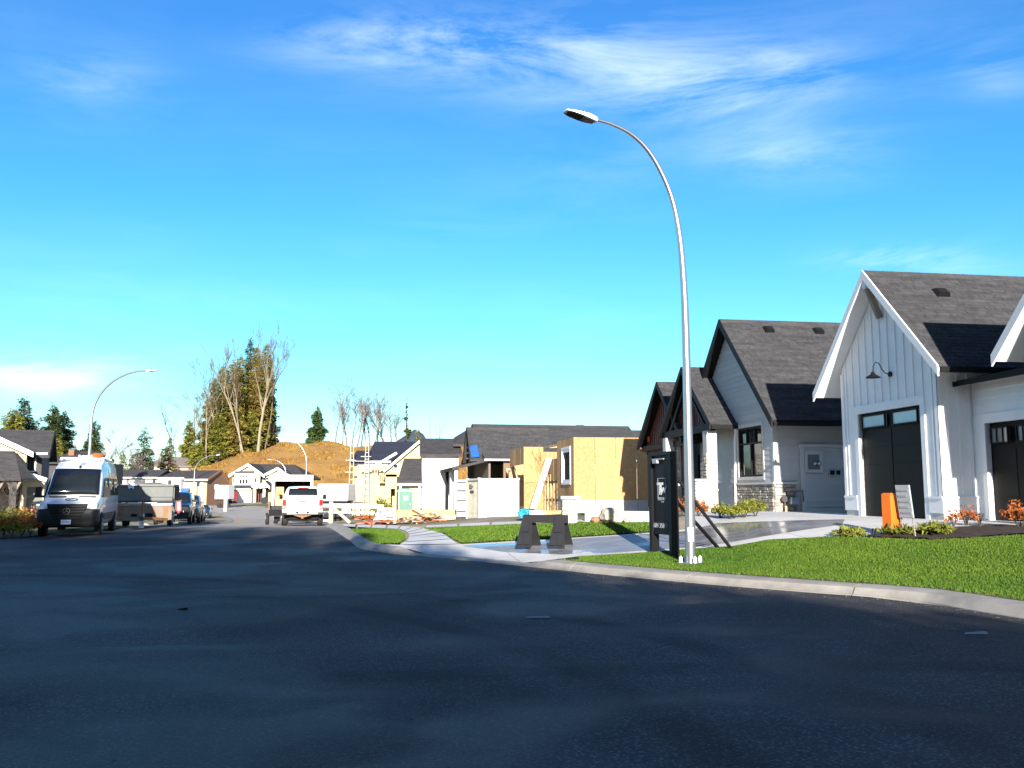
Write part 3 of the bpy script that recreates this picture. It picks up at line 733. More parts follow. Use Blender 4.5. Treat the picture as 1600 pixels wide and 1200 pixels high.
def bits(name, parent, m, F, *boxes):
    for b in boxes: piece(name, parent, F, *b, m)
def white_house():
    H = thing('house', 'white board and batten house with black garage doors and a grey shingle roof', 'house', HO, HA)
    CY, HALF = -2.36, 3.18; ZR, ZE = 6.98, 3.80
    Ff = Fr((0, -4.72), (0, 1), (-1, 0))                       # front of the tall garage, u from near to far
    d0, d1, dz = .75, 3.84, 3.0
    roofz = lambda u: ZR-.17-abs(u-2.36)
    mb = MB(); wall_cells(mb, Ff, 0, 4.72, 0, 4.28, [(d0, d1, -1, dz)])
    mb.prism([Ff.p(0, 0, 4.28), Ff.p(4.72, 0, 4.28), Ff.p(4.72-.01, 0, roofz(4.71)), Ff.p(2.36, 0, roofz(2.36)), Ff.p(.01, 0, roofz(.01))], -Ff.n*.16)
    w = mb.build('wall', white_siding, H)
    battens(w, Ff, .18, 4.60, .62, lambda u: roofz(u)-.04, white_siding, .385, [(d0-.2, d1+.2, 0, dz+.22)])
    bits('door_casing', H, white_trim, Ff, (d0-.19, d0, -.1, .04, 0, dz), (d1, d1+.19, -.1, .04, 0, dz), (d0-.19, d1+.19, -.1, .045, dz, dz+.24))
    bits('corner_board', H, white_trim, Ff, (-.03, .13, .001, .035, .16, 4.3), (4.6, 4.75, .001, .035, .16, 4.3))
    for a, b in ((-.04, d0-.2), (d1+.2, 4.76)):
        bits('water_table', H, white_trim, Ff, (a, b, .002, .075, .54, .60)); bits('skirt_board', H, white_trim, Ff, (a, b, .002, .05, .17, .54))
    for a, b in ((0, d0-.2), (d1+.2, 4.72)): bits('foundation', H, concrete_wall, Ff, (a, b, .0, .02, -.3, .165))
    # tall overhead door: sections with two lights on top
    gd = MB(); fbox(gd, Ff, d0, d1, -.13, -.10, 0, dz); gd = gd.build('garage_door', door_black, H)
    wcol = (d1-d0)/2
    for r in range(6):
        z0 = r*.5+.01; z1 = z0+.48
        if r == 5:
            for c in range(2):
                a = d0+c*wcol+.16; b = d0+(c+1)*wcol-.16
                window(gd, Ff, a, b, z0+.04, z1-.06, black_paint, fr=.035, rec=.03, g=lite_glass, name='door_light')
            bits('door_stile', gd, door_black, Ff, (d0, d0+.13, -.1, -.085, z0, z1), (d1-.13, d1, -.1, -.085, z0, z1), (d0+wcol-.14, d0+wcol+.14, -.1, -.085, z0, z1))
        else:
            for c in range(2): piece('door_panel', gd, Ff, d0+c*wcol+.03, d0+(c+1)*wcol-.03, -.1, -.088, z0, z1, door_black)
    # side of the tall garage that faces down the street
    Fs = Fr((0, -4.72), (1, 0), (0, -1))
    mb = MB(); wall_cells(mb, Fs, 0.16, 10, 0, 4.28); w2 = mb.build('wall', white_siding, H)
    battens(w2, Fs, .2, .95, .62, lambda u: 3.72, white_siding, .3)
    t = MB(); fbox(t, Fs, -.035, .12, .001, .035, .16, 4.2); t.build('corner_board', white_trim, H)
    bits('water_table', H, white_trim, Fs, (.12, .95, .001, .075, .54, .60)); bits('skirt_board', H, white_trim, Fs, (.12, .95, .001, .05, .17, .54))
    Fl = Fr((0, 0), (1, 0), (0, 1)); mb = MB(); wall_cells(mb, Fl, .16, 10, -.3, 4.28); mb.build('wall', white_siding, H)
    # roof of the tall garage
    gable_roof(H, 'x', -.5, 10, CY, HALF, ZE, ZR, t=.13, deck=white_trim, barge=white_trim, barge_h=.27, cover='shingles', rnd=rnd, gutter=black_paint)
    mb = MB(); mb.bar((-.52, CY, ZR-.36), (.05, CY, ZR-.36), .16, .3); mb.build('ridge_beam', white_trim, H)
    mb = MB(); mb.bar((-.42, CY, ZR-.45), (-.06, CY, ZR-1.35), .12, .16); mb.build('bracket', weathered, H)
    for x in (1.35, 4.2): roof_vent(H, (x, CY-.75, ZR-.75), (0, 1, 1), (1, 0, 0))
    # barn lamp
    mb = MB(); c = Ff.p(2.05, .03, 3.98)
    mb.cyl(c, Ff.n, .075, .05, 14); pl = mb.build('wall_lamp', black_paint, H)
    pts = [Ff.p(2.05, .05+.55*a, 3.98+z) for a, z in ((0, 0), (.2, .02), (.38, .12), (.55, .30), (.72, .33), (.86, .22), (.9, .05))]
    MB().tube(pts, .014, 8).build('lamp_arm', black_paint, pl, smooth=60)
    q = Ff.p(2.05, .05+.55*.9, 3.98)
    MB().tube([q+Vector((0, 0, z)) for z in (.06, .03, -.02, -.06, -.11, -.115)], [.03, .05, .07, .15, .21, .20], 20).build('lamp_shade', black_paint, pl, smooth=60)
    # low double garage beside it, set back, with a pent roof and its own gable
    Fg = Fr((.95, -16), (0, 1), (-1, 0)); L = 16-4.72
    g0, g1 = 16-7.95, 16-5.2
    mb = MB(); wall_cells(mb, Fg, 0, L-.002, 0, 3.5, [(g0, g1, -1, 2.42)]); w3 = mb.build('wall', white_siding, H)
    lap_siding(w3, Fg, lambda z: (2, L-.14), 2.66, 3.5, white_siding, .2)
    bits('door_casing', H, white_trim, Fg, (g1, g1+.16, -.1, .05, 0, 2.42), (g0-.16, g0, -.1, .05, 0, 2.42), (g0-.16, g1+.16, -.1, .055, 2.42, 2.66)); bits('corner_board', H, white_trim, Fg, (g1+.161, L-.003, .001, .03, .0, 2.66))
    gd = MB(); fbox(gd, Fg, g0, g1, -.13, -.10, 0, 2.42); gd = gd.build('garage_door', door_black, H)
    for r in range(4):
        for c in range(3):
            a = g0+c*(g1-g0)/3; b = a+(g1-g0)/3
            if r == 3: window(gd, Fg, a+.14, b-.14, 1.9, 2.3, black_paint, fr=.03, rec=.03, g=dim_glass, name='door_light', vb=(.33, .67))
            else: piece('door_panel', gd, Fg, a+.03, b-.03, -.1, -.088, r*.6+.02, r*.6+.58, door_black)
    # pent roof
    q = [Vector((.40, -4.76, 3.50)), Vector((.40, -16, 3.50)), Vector((2.2, -16, 3.9)), Vector((2.2, -4.76, 3.9))]
    r = MB().prism(q, (0, 0, -.12)).build('pent_roof', black_paint, H)
    shingles(r, (.40, -16, 3.50), (0, 1, 0), 11.24, (1.8, 0, .4), 1.84, shingle_m, rnd)
    # forward gable
    WC, WH = -10.6, 3.2
    mb = MB(); gable_tri(mb, 'x', .12, WC, 2.6, 3.6, 6.65); wall_cells(mb, Fr((.12, WC-2.4), (0, 1), (-1, 0)), 0, 4.8, 0, 3.6); wg = mb.build('wall', white_siding, H)
    Fw = Fr((.12, WC-2.6), (0, 1), (-1, 0)); battens(wg, Fw, .2, 5.0, 3.95, lambda u: 6.75-.15-abs(u-2.6), white_siding, .385)
    gable_roof(H, 'x', -.4, 9, WC, WH, 3.78, 6.98, t=.13, deck=white_trim, barge=white_trim, cover='shingles', rnd=rnd)
    mb = MB(); wall_cells(mb, Fr((.95, -16), (1, 0), (0, -1)), 0.16, 9, 0, 3.5); wall_cells(mb, Fr((10, -16), (0, 1), (1, 0)), 0, 16, -.3, 3.8); mb.build('rear_wall', white_siding, H)
    mb = MB(); mb.prism([(2.2, -16, 3.9), (2.2, -12.5, 3.9), (6, -12.5, 5.4), (6, -16, 5.4)], (0, 0, -.12)); mb.prism([(6, -12.5, 5.4), (6, -16, 5.4), (10, -16, 3.7), (10, -12.5, 3.7)], (0, 0, -.12)); mb.build('rear_roof', roof_far, H)
door_black = mat('black_garage_door', (.006, .006, .006), .5, var=.15, spec=.12)
weathered = mat('weathered_beam', (.27, .22, .18), .8, var=.2)
lite_glass = mat('sky_painted_glass', (.38, .50, .58), .12, var=.08, spec=.8)  # pale blue stands for the sky reflection, put into the pane colour
dim_glass = mat('smoked_door_glass', (.16, .17, .17), .15, var=.1, spec=.6)
white_house()

# ------------------------------------------------------------------ grey house with three gables
def stone_pier(label, x, y, z, w, d, h, cap=True, rz=HA):
    T = thing('stone_pier', label, 'pier', (x, y, z), rz)
    c = MB().box(-w/2+.03, w/2-.03, -d/2+.03, d/2-.03, -.2, h).build('core', concrete_wall, T)
    r = random.Random(label)
    for F, L in ((Fr((-w/2+.03, -d/2+.03), (1, 0), (0, -1)), w-.06), (Fr((-w/2+.03, d/2-.03), (0, -1), (-1, 0)), d-.06)):
        stones(T, F, 0, L, -.1, h, r, pier_stone, depth=.04)
    if cap: MB().box(-w/2-.06, w/2+.06, -d/2-.06, d/2+.06, h, h+.09).build('cap', concrete_wall, T)
    return T
pier_stone = mat('pale_ledge_stone', (.50, .465, .40), .88, var=.25, scale=7, bump=.5, bscale=40, objvar=.2)
def grey_house():
    bx, by = HW(0, 4.94); BZ = .74
    H = thing('house', 'grey lap sided house with three steep dark gables and a stone skirt', 'house', (bx, by, BZ), HA)
    CY, HALF, ZR, ZE = 3.73, 4.57, 7.82, 3.38
    Ff = Fr((0, 0), (0, 1), (-1, 0)); sl = (ZR-ZE)/HALF
    rz = lambda u: ZR-.2-abs(u-CY)*sl
    wy0, wy1, wz0, wz1 = .92, 3.12, 1.42, 3.32
    mb = MB(); wall_cells(mb, Ff, 0, 7.46, 0, 3.95, [(wy0, wy1, wz0, wz1)])
    mb.prism([Ff.p(0, 0, 3.95), Ff.p(7.46, 0, 3.95), Ff.p(CY, 0, rz(CY))], -Ff.n*.16); w = mb.build('wall', grey_siding, H)
    rng = lambda z: (0.09, 7.4) if z < rz(0) else (CY-(ZR-.2-z)/sl, CY+(ZR-.2-z)/sl)
    lap_siding(w, Ff, rng, 1.2, ZR-.4, grey_siding, .2, [(wy0-.12, wy1+.12, wz0-.1, wz1+.13)])
    wd = window(H, Ff, wy0, wy1, wz0, wz1, black_paint, beige_trim, .12, vb=((.33, .68, 1), (.67, .68, 1), (.5, 0, .66)), hb=(.67,), fr=.08, rec=.07)
    cu = MB(); fbox(cu, Ff, wy0+.9, wy0+1.35, -.12, -.09, wz0+.1, wz1-.75); cu.build('curtain', beige_trim, wd)
    t = MB(); fbox(t, Ff, -.03, .1, .0, .04, 1.2, 3.9); t.build('corner_board', beige_trim, H)
    # stone skirt with a pale cap
    r2 = random.Random(4)
    sk = MB(); fbox(sk, Ff, 0, 3.6, .0, .03, -.2, 1.12); Fs = Fr((0, 0), (1, 0), (0, -1)); fbox(sk, Fs, -.03, .75, .0, .03, -.2, 1.12); sk = sk.build('stone_skirt', concrete_wall, H)
    stones(sk, Fr((-.03, 0), (0, 1), (-1, 0)), 0, 3.6, -.1, 1.1, r2); stones(sk, Fr((-.06, -.03), (1, 0), (0, -1)), 0, .8, -.1, 1.1, r2)
    c = MB(); fbox(c, Ff, -.12, 3.6, .03, .13, 1.12, 1.2); fbox(c, Fs, .0, .8, .03, .13, 1.12, 1.2); c.build('skirt_cap', beige_trim, sk)
    # side wall towards the camera
    mb = MB(); wall_cells(mb, Fs, .16, 9, -.3, 3.9); ws = mb.build('wall', grey_siding, H)
    lap_siding(ws, Fs, lambda z: (.1, 8.9) if z > 1.2 else (.82, 8.9), .25, 3.75, grey_siding, .2, [(.92, 2.75, .0, 2.6)])
    t = MB(); fbox(t, Fs, -.04, .1, .0, .04, 1.2, 3.8); t.build('corner_board', beige_trim, H)
    pn = MB(); fbox(pn, Fs, .98, 2.70, .0, .10, .2, 2.45); pn = pn.build('bump_out', grey_siding, H)
    lap_siding(pn, Fr((0, -.1), (1, 0), (0, -1)), lambda z: (1.08, 2.6), .3, 2.3, grey_siding, .2, [(1.06, 1.78, 1.5, 2.34)])
    c = MB(); fbox(c, Fs, .94, 2.74, .0, .16, 2.45, 2.56); fbox(c, Fs, .94, 1.08, .1, .14, .2, 2.45); fbox(c, Fs, 2.6, 2.74, .1, .14, .2, 2.45); fbox(c, Fs, .94, 2.74, .0, .16, .12, .2); c.build('trim', beige_trim, pn)
    Fp = Fr((0, -.13), (1, 0), (0, -1))
    vw = window(pn, Fp, 1.18, 1.70, 1.62, 2.22, beige_trim, beige_trim, .08, fr=.03, rec=.02, g=dim_glass)
    mbx = MB(); fbox(mbx, Fp, 1.98, 2.45, .0, .06, 1.42, 1.66); mbx.build('meter_cabinet', galv, pn)
    mbx = MB(); fbox(mbx, Fp, 2.03, 2.2, .06, .075, 1.46, 1.62); fbox(mbx, Fp, 2.27, 2.42, .06, .075, 1.46, 1.62); mbx.build('cabinet_window', black_matte, pn)
    vt = MB()
    for k in (0, 1): vt.ell(Fp.p(1.47+.16*k, .07, 1.86), .08, .07, .07, 10, 6)
    vt.build('vent_hood', galv, pn, smooth=60)
    # gas meter
    gm = MB(); gm.tube([Fs.p(.25, .2, -.05), Fs.p(.25, .2, .55), Fs.p(.3, .2, .62), Fs.p(.62, .2, .64)], .025, 8); gm = gm.build('gas_meter', steel_dark, H)
    b = MB(); fbox(b, Fs, .42, .74, .14, .34, .40, .66); b.build('meter_body', galv, gm, bevel=.03)
    b = MB(); b.cyl(Fs.p(.22, .24, .6), Fs.n, .11, .08, 14); b.tube([Fs.p(.62, .2, .62), Fs.p(.66, .2, .86), Fs.p(.95, .17, .9), Fs.p(.98, .17, .5)], .02, 8); b.build('regulator', steel_dark, gm)
    b = MB(); b.tube([Fs.p(.24, .3, -.1), Fs.p(.24, .3, .35)], .04, 8); b.build('yellow_riser', yellow_timber, gm)
    gable_roof(H, 'x', -.42, 10.5, CY, HALF, ZE, ZR, t=.2, deck=black_paint, barge=black_paint, barge_h=.3, cover='shingles', rnd=rnd, gutter=black_paint)
    for x in (1.45, 3.6): roof_vent(H, (x, CY-.5, ZR-.45), (0, HALF, ZR-ZE), (1, 0, 0))
    # entry gable
    C2, H2, R2, E2, P2 = 6.36, 3.2, 6.20, 3.50, -1.155
    gable_roof(H, 'x', P2, 1.5, C2, H2, E2, R2, t=.16, deck=black_paint, barge=black_paint, barge_h=.26, cover='shingles', rnd=rnd, gutter=black_paint)
    mb = MB(); gable_tri(mb, 'x', P2+.42, C2, 2.75, 3.55, R2-.3, .12); w = mb.build('gable_wall', red_siding, H)
    battens(w, Fr((P2+.42, C2-2.75), (0, 1), (-1, 0)), .3, 5.2, 3.6, lambda u: R2-.36-abs(u-2.75)*.84, red_siding, .3)
    mb = MB(); mb.bar((P2+.2, C2-2.9, 3.42), (P2+.2, C2+2.9, 3.42), .24, .3); mb.bar((P2+.2, C2, 3.5), (P2+.2, C2, R2-.3), .2, .2)
    mb.bar((P2+.2, C2-2.2, 3.5), (P2+.2, C2-.1, R2-.9), .16, .16); mb.bar((P2+.2, C2+2.2, 3.5), (P2+.2, C2+.1, R2-.9), .16, .16); mb.build('truss', black_paint, H)
    for yy in (C2-2.55, C2+2.55):
        p = MB().box(P2+.0, P2+.42, yy-.22, yy+.22, -.1, 3.28).build('porch_column', concrete_wall, H)
        rr = random.Random(int(yy*10)); stones(p, Fr((P2+.02, yy-.22), (1, 0), (0, -1)), 0, .4, -.05, 2.4, rr, pier_stone, depth=.05); stones(p, Fr((P2, yy+.22), (0, -1), (-1, 0)), 0, .44, -.05, 2.4, rr, depth=.05)
    mb = MB().box(.0, .04, C2-1.0, C2+1.4, .0, 2.5); e = mb.build('entry_door', black_paint, H); MB().box(-.03, -.002, C2-.9, C2-.1, .2, 2.3).build('pane', glass, e)
    MB().box(P2-.2, -.001, C2-2.2, C2+2.2, -.1, .12).build('porch_floor', concrete, H)
    # far gable with red cladding
    C3, H3, R3, E3, P3 = 10.46, 3.4, 6.05, 3.17, -.95
    Fr3 = Fr((P3+.42, C3-3.1), (0, 1), (-1, 0))
    mb = MB(); fbox(mb, Fr3, 0, 6.2, -.15, 0, -.2, 3.3); mb.prism([Fr3.p(0, 0, 3.3), Fr3.p(6.2, 0, 3.3), Fr3.p(3.1, 0, R3-.22)], -Fr3.n*.15); w = mb.build('wall', red_siding, H)
    battens(w, Fr3, .1, 6.15, .1, lambda u: R3-.28-abs(u-3.1)*.85, red_siding, .3)
    st = MB(); fbox(st, Fr3, 1.0, 2.4, .03, .1, -.1, 3.0); st = st.build('stone_panel', concrete_wall, H); stones(st, Fr((P3+.32, C3-3.1), (0, 1), (-1, 0)), 1.0, 2.4, -.1, 3.0, random.Random(9), hmin=.14, hmax=.22)
    gable_roof(H, 'x', P3, 6, C3, H3, E3, R3, t=.16, deck=black_paint, barge=black_paint, barge_h=.26, cover='shingles', rnd=rnd, gutter=black_paint)
    roof_vent(H, (1.6, C3-.6, R3-.5), (0, 1, .85), (1, 0, 0))
    t = MB(); t.bar((P3+.25, C3-3.3, 3.0), (P3+.25, C3+3.3, 3.0), .2, .26); t.build('fascia_beam', black_paint, H)
    for yy in (C3-2.2, C3+2.4):
        lg = MB(); q = Fr3.p(yy-C3+3.1, .12, 3.6); lg.box(q.x-.04, q.x+.04, q.y-.05, q.y+.05, q.z-.25, q.z); lg.build('timber_cleat', orange_m, H)
    # far side, back, downspouts
    mb = MB(); wall_cells(mb, Fr((-.4, C3+3.1), (1, 0), (0, 1)), .16, 10, -.2, 3.3); wall_cells(mb, Fr((10, 0), (0, 1), (1, 0)), 0, C3+3.1, -.3, 3.6); mb.build('rear_wall', grey_siding, H)
    mb = MB(); mb.tube([(-.10, 3.25, 3.35), (-.06, 3.28, 3.2), (-.10, 3.30, 2.9), (-.12, 3.30, 1.2), (-.14, 3.3, .1), (-.3, 3.3, .02)], .045, 8); mb.build('downspout', white_trim, H)
    mb = MB(); mb.tube([(P3+.1, C3+3.2, 3.05), (P3+.35, C3+2.9, 2.85), (P3+.4, C3+2.85, 2.6), (P3+.38, C3+2.85, .2)], .05, 8); mb.build('downspout', brown_wall, H)
grey_house()
p = HW(-1.45, 4.94+3.55); stone_pier('low pale stone pier with flat cap right of the lamp post', p[0], p[1], h1(*p), .62, .55, 1.2)
p = HW(-1.45, 4.94+7.4); stone_pier('low pale stone pier with flat cap seen between sign and lamp post', p[0], p[1], h1(*p), .62, .55, 1.2)
# ------------------------------------------------------------------ houses further along the street
rnd = random.Random(21)
FX = Fr((0, 0), (1, 0), (0, -1))
def PX(px, Y): return at(px, 760, Y).x
def PZ(py, Y): return at(800, py, Y).z
def boxwall(H, x0, x1, y0, y1, z0, z1, m, holes=(), name='wall', thick=.16):
    w = MB(); wall_cells(w, Fr((x0, y0), (1, 0), (0, -1)), 0, x1-x0, z0, z1, holes, thick); w = w.build(name, m, H)
    for F, L in ((Fr((x1, y0+thick), (0, 1), (1, 0)), y1-y0-2*thick), (Fr((x0, y0+thick), (0, 1), (-1, 0)), y1-y0-2*thick), (Fr((x0, y1), (1, 0), (0, 1)), x1-x0)):
        q = MB(); wall_cells(q, F, 0, L, z0, z1, (), thick); q.build('side_wall', m, H)
    return w
def boards(H, name, m, pairs, w, d=None):
    for p, q in pairs: MB().bar(p, q, w, d).build(name, m, H)

# --- OSB sheathed shell without a roof ------------------------------------------------------
def osb_house():
    bx, by = 3.45, 50.0; z = .27
    H = thing('house_shell', 'roofless house shell of raw orange strand board on grey foundations', 'house', (bx, by, z), HA)
    Fr_ = Fr((0, 0), (1, 0), (0, -1)); Fb = Fr((0, 7), (0, -1), (-1, 0))
    def sheets(F, u0, u1, z0, z1, holes=(), tilt=0):
        n = max(1, round((u1-u0)/1.22)); m = max(1, round((z1-z0)/2.44)); us = [u0+(u1-u0)*i/n for i in range(n+1)]; zs = [z0+(z1-z0)*i/m for i in range(m+1)]
        for a, b in zip(us, us[1:]):
            for c, d in zip(zs, zs[1:]):
                todo = [(a, b, c, d)]
                for h in holes:
                    nx = []
                    for (p, q, r, s) in todo:
                        if h[1] <= p or h[0] >= q or h[3] <= r or h[2] >= s: nx.append((p, q, r, s)); continue
                        if h[0] > p: nx.append((p, h[0], r, s))
                        if h[1] < q: nx.append((h[1], q, r, s))
                        p2, q2 = max(p, h[0]), min(q, h[1])
                        if h[2] > r: nx.append((p2, q2, r, h[2]))
                        if h[3] < s: nx.append((p2, q2, h[3], s))
                    todo = nx
                for (p, q, r, s) in todo: piece('panel', H, F, p+.01, q-.01, -.02, rnd.uniform(0, .008), r+.01, s-.01, osb)
    # foundation with form-panel joints
    for k in range(8): piece('foundation_panel', H, Fr_, k*1.22+.006, k*1.22+1.21, -.2, -.03, -.6, .86, concrete_wall)
    for k in range(4): piece('foundation_panel', H, Fb, 2.2+k*1.2+.006, 2.2+k*1.2+1.19, -.2, -.03, -.6, .86, concrete_wall)
    # wall that faces the camera
    sheets(Fr_, 0, 9.6, .86, 4.35)
    # street wall with a framed window opening
    w0, w1, wz0, wz1 = 7-3.15, 7-.95, 1.85, 3.75
    sheets(Fb, 2.3, 7, .86, 4.35, [(w0, w1, wz0, wz1)])
    window(H, Fb, w0, w1, wz0, wz1, white_trim, white_trim, .12, fr=.16, rec=.1, g=dark_void)
    # lower broken wall at the entry, its opening and loose framing
    Fc = Fr((.02, 9.1), (0, -1), (-1, 0))
    sheets(Fc, 0, 4.35, 2.0, 3.35, [(1.2, 2.4, 2.0, 2.5)])
    for u in (0.05, 1.1, 2.2, 3.3, 4.2): piece('stud', H, Fc, u, u+.09, -.16, -.03, -.1, 3.3, timber)
    for u in (.4, 1.3, 2.2, 3.1, 4.0): piece('stud', H, Fr((3.0, 6.6), (0, 1), (-1, 0)), u, u+.06, 0, .1, .2, 4.5, timber)
    boards(H, 'top_plate', timber, [((.4, 4.5, 4.2), (.4, 11, 4.3)), ((2.6, 4.5, 4.45), (2.6, 11, 4.45)), ((.4, 7.2, 4.25), (2.6, 7.2, 4.4)), ((.4, 9.5, 4.25), (2.6, 9.5, 4.4))], .1, .14)
    sheets(Fr((2.9, 12), (0, -1), (-1, 0)), 0, 7, 3.2, 4.5)
    sheets(Fr((3.2, 12), (0, -1), (-1, 0)), 0, 7, .1, 3.2)
    # garage wing standing out towards the street
    Fe = Fr((-1.3, 9.2), (1, 0), (0, -1)); sheets(Fe, 0, 1.3, -.4, 4.25)
    Fd = Fr((-1.3, 15.4), (0, -1), (-1, 0))
    sheets(Fd, 0, 6.2, 3.1, 4.25)
    for u in (0.05, 5.95): piece('post', H, Fd, u, u+.2, -.18, -.03, -.3, 3.1, timber)
    sheets(Fr((-1.15, 15.2), (1, 0), (0, -1)), 0, 4.6, -.2, 4.2)
    for u in np.arange(0.1, 4.5, .6): piece('stud', H, Fr((-1.15, 15.15), (1, 0), (0, -1)), u, u+.05, 0, .1, -.2, 4.1, timber)
    boards(H, 'brace', timber, [((-1.5, 14.2, 2.7), (-2.0, 10.6, -.3)), ((-1.2, 13.8, 3.0), (-1.2, 12.2, 2.0))], .1, .05)
    # second-storey deck edge and back wall
    sheets(Fr((9.6, 0), (0, 1), (1, 0)), 0, 12, .86, 4.3)
    q = MB(); q.box(.2, 9.4, .2, 11, .7, .85); q.build('floor_deck', osb, H)
    return H
H_osb = osb_house()
F_osb = lambda x, y: (3.45+cH*x-sH*y, 50+sH*x+cH*y)

# --- grey-roofed house with open gable sheathing -------------------------------------------
def gable_house():
    Y0 = 69.0; x0 = PX(787, Y0); z = -.6
    H = thing('house', 'unfinished house with long grey shingle roof and orange open gable ends', 'house', (x0, Y0, z), 11)
    ze, zr = 4.75, 7.75; half = 6.2
    # local: x into the lot, y away; camera-facing eave at y=0
    gable_roof(H, 'x', -1.6, 12, half-.4, half, ze, zr, t=.2, deck=roof_far, cover='shingles', rnd=rnd, barge=black_paint, barge_h=.2, gutter=white_trim)
    F = Fr((0, 0.1), (1, 0), (0, -1))
    w = MB(); wall_cells(w, F, 0, 12, 0, 4.5, [(-.2+.5, 1.6, 2.0, 3.5)]); w.build('wall', cream_wall, H)
    piece('band_board', H, F, 0, 12, .002, .05, 4.0, 4.4, brown_wall)
    piece('band_board', H, F, .0, .2, .002, .04, 0, 4.0, brown_wall)
    window(H, F, .3, 1.6, 2.0, 3.5, brown_wall, brown_wall, .12, g=glass_far)
    # street gable: orange lookouts
    Fg = Fr((-1.15, 11.4), (0, -1), (-1, 0))
    mb = MB(); mb.prism([Fg.p(0, 0, 4.6), Fg.p(11.2, 0, 4.6), Fg.p(5.6, 0, 7.4)], -Fg.n*.12); mb.build('gable_wall', osb_orange, H)
    for k in range(6):
        zz = 4.9+k*.42; hw = 5.4*(1-(k+.5)/6.4); piece('lookout', H, Fg, 5.6-hw, 5.6+hw, .01, .2, zz, zz+.12, timber)
    w = MB(); wall_cells(w, Fr((-1.15, 11.4), (0, -1), (-1, 0)), 0, 11.2, 0, 4.6); w.build('wall', dark_plaster, H)
    # smaller nearer gable with the blue sheet
    gable_roof(H, 'x', -2.6, 4, 2.0, 2.1, 4.65, 7.2, t=.15, cover='shingles', rnd=rnd, barge=black_paint, barge_h=.15)
    Fs = Fr((-2.2, 3.9), (0, -1), (-1, 0))
    MB().prism([Fs.p(0, 0, 4.5), Fs.p(3.8, 0, 4.5), Fs.p(1.9, 0, 6.95)], -Fs.n*.12).build('gable_wall', osb_orange, H)
    for k in range(5):
        zz = 4.75+k*.42; hw = 1.75*(1-(k+.4)/5.4); piece('lookout', H, Fs, 1.9-hw, 1.9+hw, .01, .2, zz, zz+.12, timber)
    MB().prism([(-2.5, -.1, 4.72), (-2.45, .75, 5.6), (-1.95, .7, 5.75), (-1.9, -.2, 4.8)], (-.04, -.06, .05)).build('tarp', blue_tarp, H)
    # low porch roof on posts
    q = [Vector((-4.0, -.4, 4.0)), Vector((-4.0, 9, 4.0)), Vector((-1.2, 9, 4.7)), Vector((-1.2, -.4, 4.7))]
    MB().prism(q, (0, 0, -.2)).build('porch_roof', roof_far, H)
    for k, yy in enumerate((-.1, 2.6, 5.6, 8.6)): MB().box(-3.8, -3.55, yy, yy+.25, -.3, 3.82).build('porch_post', white_trim if k < 2 else black_matte, H)
    MB().box(-1.3, -1.16, 4.2, 6.6, 1.2, 3.3).build('window_opening', dark_void, H)
    w = MB(); wall_cells(w, Fr((12, 0), (0, 1), (1, 0)), 0, 11.4, 0, 4.6); wall_cells(w, Fr((0, 11.5), (1, 0), (0, 1)), 0, 12, 0, 4.6); w.build('rear_wall', cream_wall, H)
    roof_vent(H, (4.2, half-1.4, zr-.5), (0, half, zr-ze), (1, 0, 0))
osb_orange = mat('orange_gable_sheathing', (.42, .22, .08), .85, var=.2, scale=5)
dark_plaster = mat('taupe_wall', (.17, .14, .12), .85, var=.1)
gable_house()

WIN_PROUD = True
def back_roof_house():
    Y0 = 78.0; x0 = PX(850, Y0); z = -.3
    H = thing('house', 'low house behind the strand board shell with wide grey hip roof', 'house', (x0, Y0, z), 4)
    boxwall(H, .4, 15, .5, 10, 0, 4.6, cream_wall)
    zr, ze = 7.6, 4.5
    for nm, q in (('roof', [(-.4, -.2, ze), (16, -.2, ze), (14, 5.2, zr), (.6, 5.2, zr)]), ('roof', [(16, 10.6, ze), (-.4, 10.6, ze), (.6, 5.2, zr), (14, 5.2, zr)]), ('roof', [(16, -.2, ze), (16, 10.6, ze), (14, 5.2, zr)]), ('roof', [(-.4, 10.6, ze), (-.4, -.2, ze), (.6, 5.2, zr)])):
        MB().prism(q, (0, 0, -.18)).build(nm, roof_far, H)
    MB().prism([(1.0, 3.2, 7.0), (6.6, 3.2, 7.05), (4.2, 5.0, 8.05), (3.6, 5.0, 8.05)], (0, .5, -.6)).build('roof', roof_far, H)
    MB().prism([(.2, 3.6, 6.75), (3.0, 3.6, 7.05), (3.3, 4.6, 7.75), (1.4, 4.6, 7.35)], (0, .1, -.05)).build('underlay', white_trim, H)
back_roof_house()

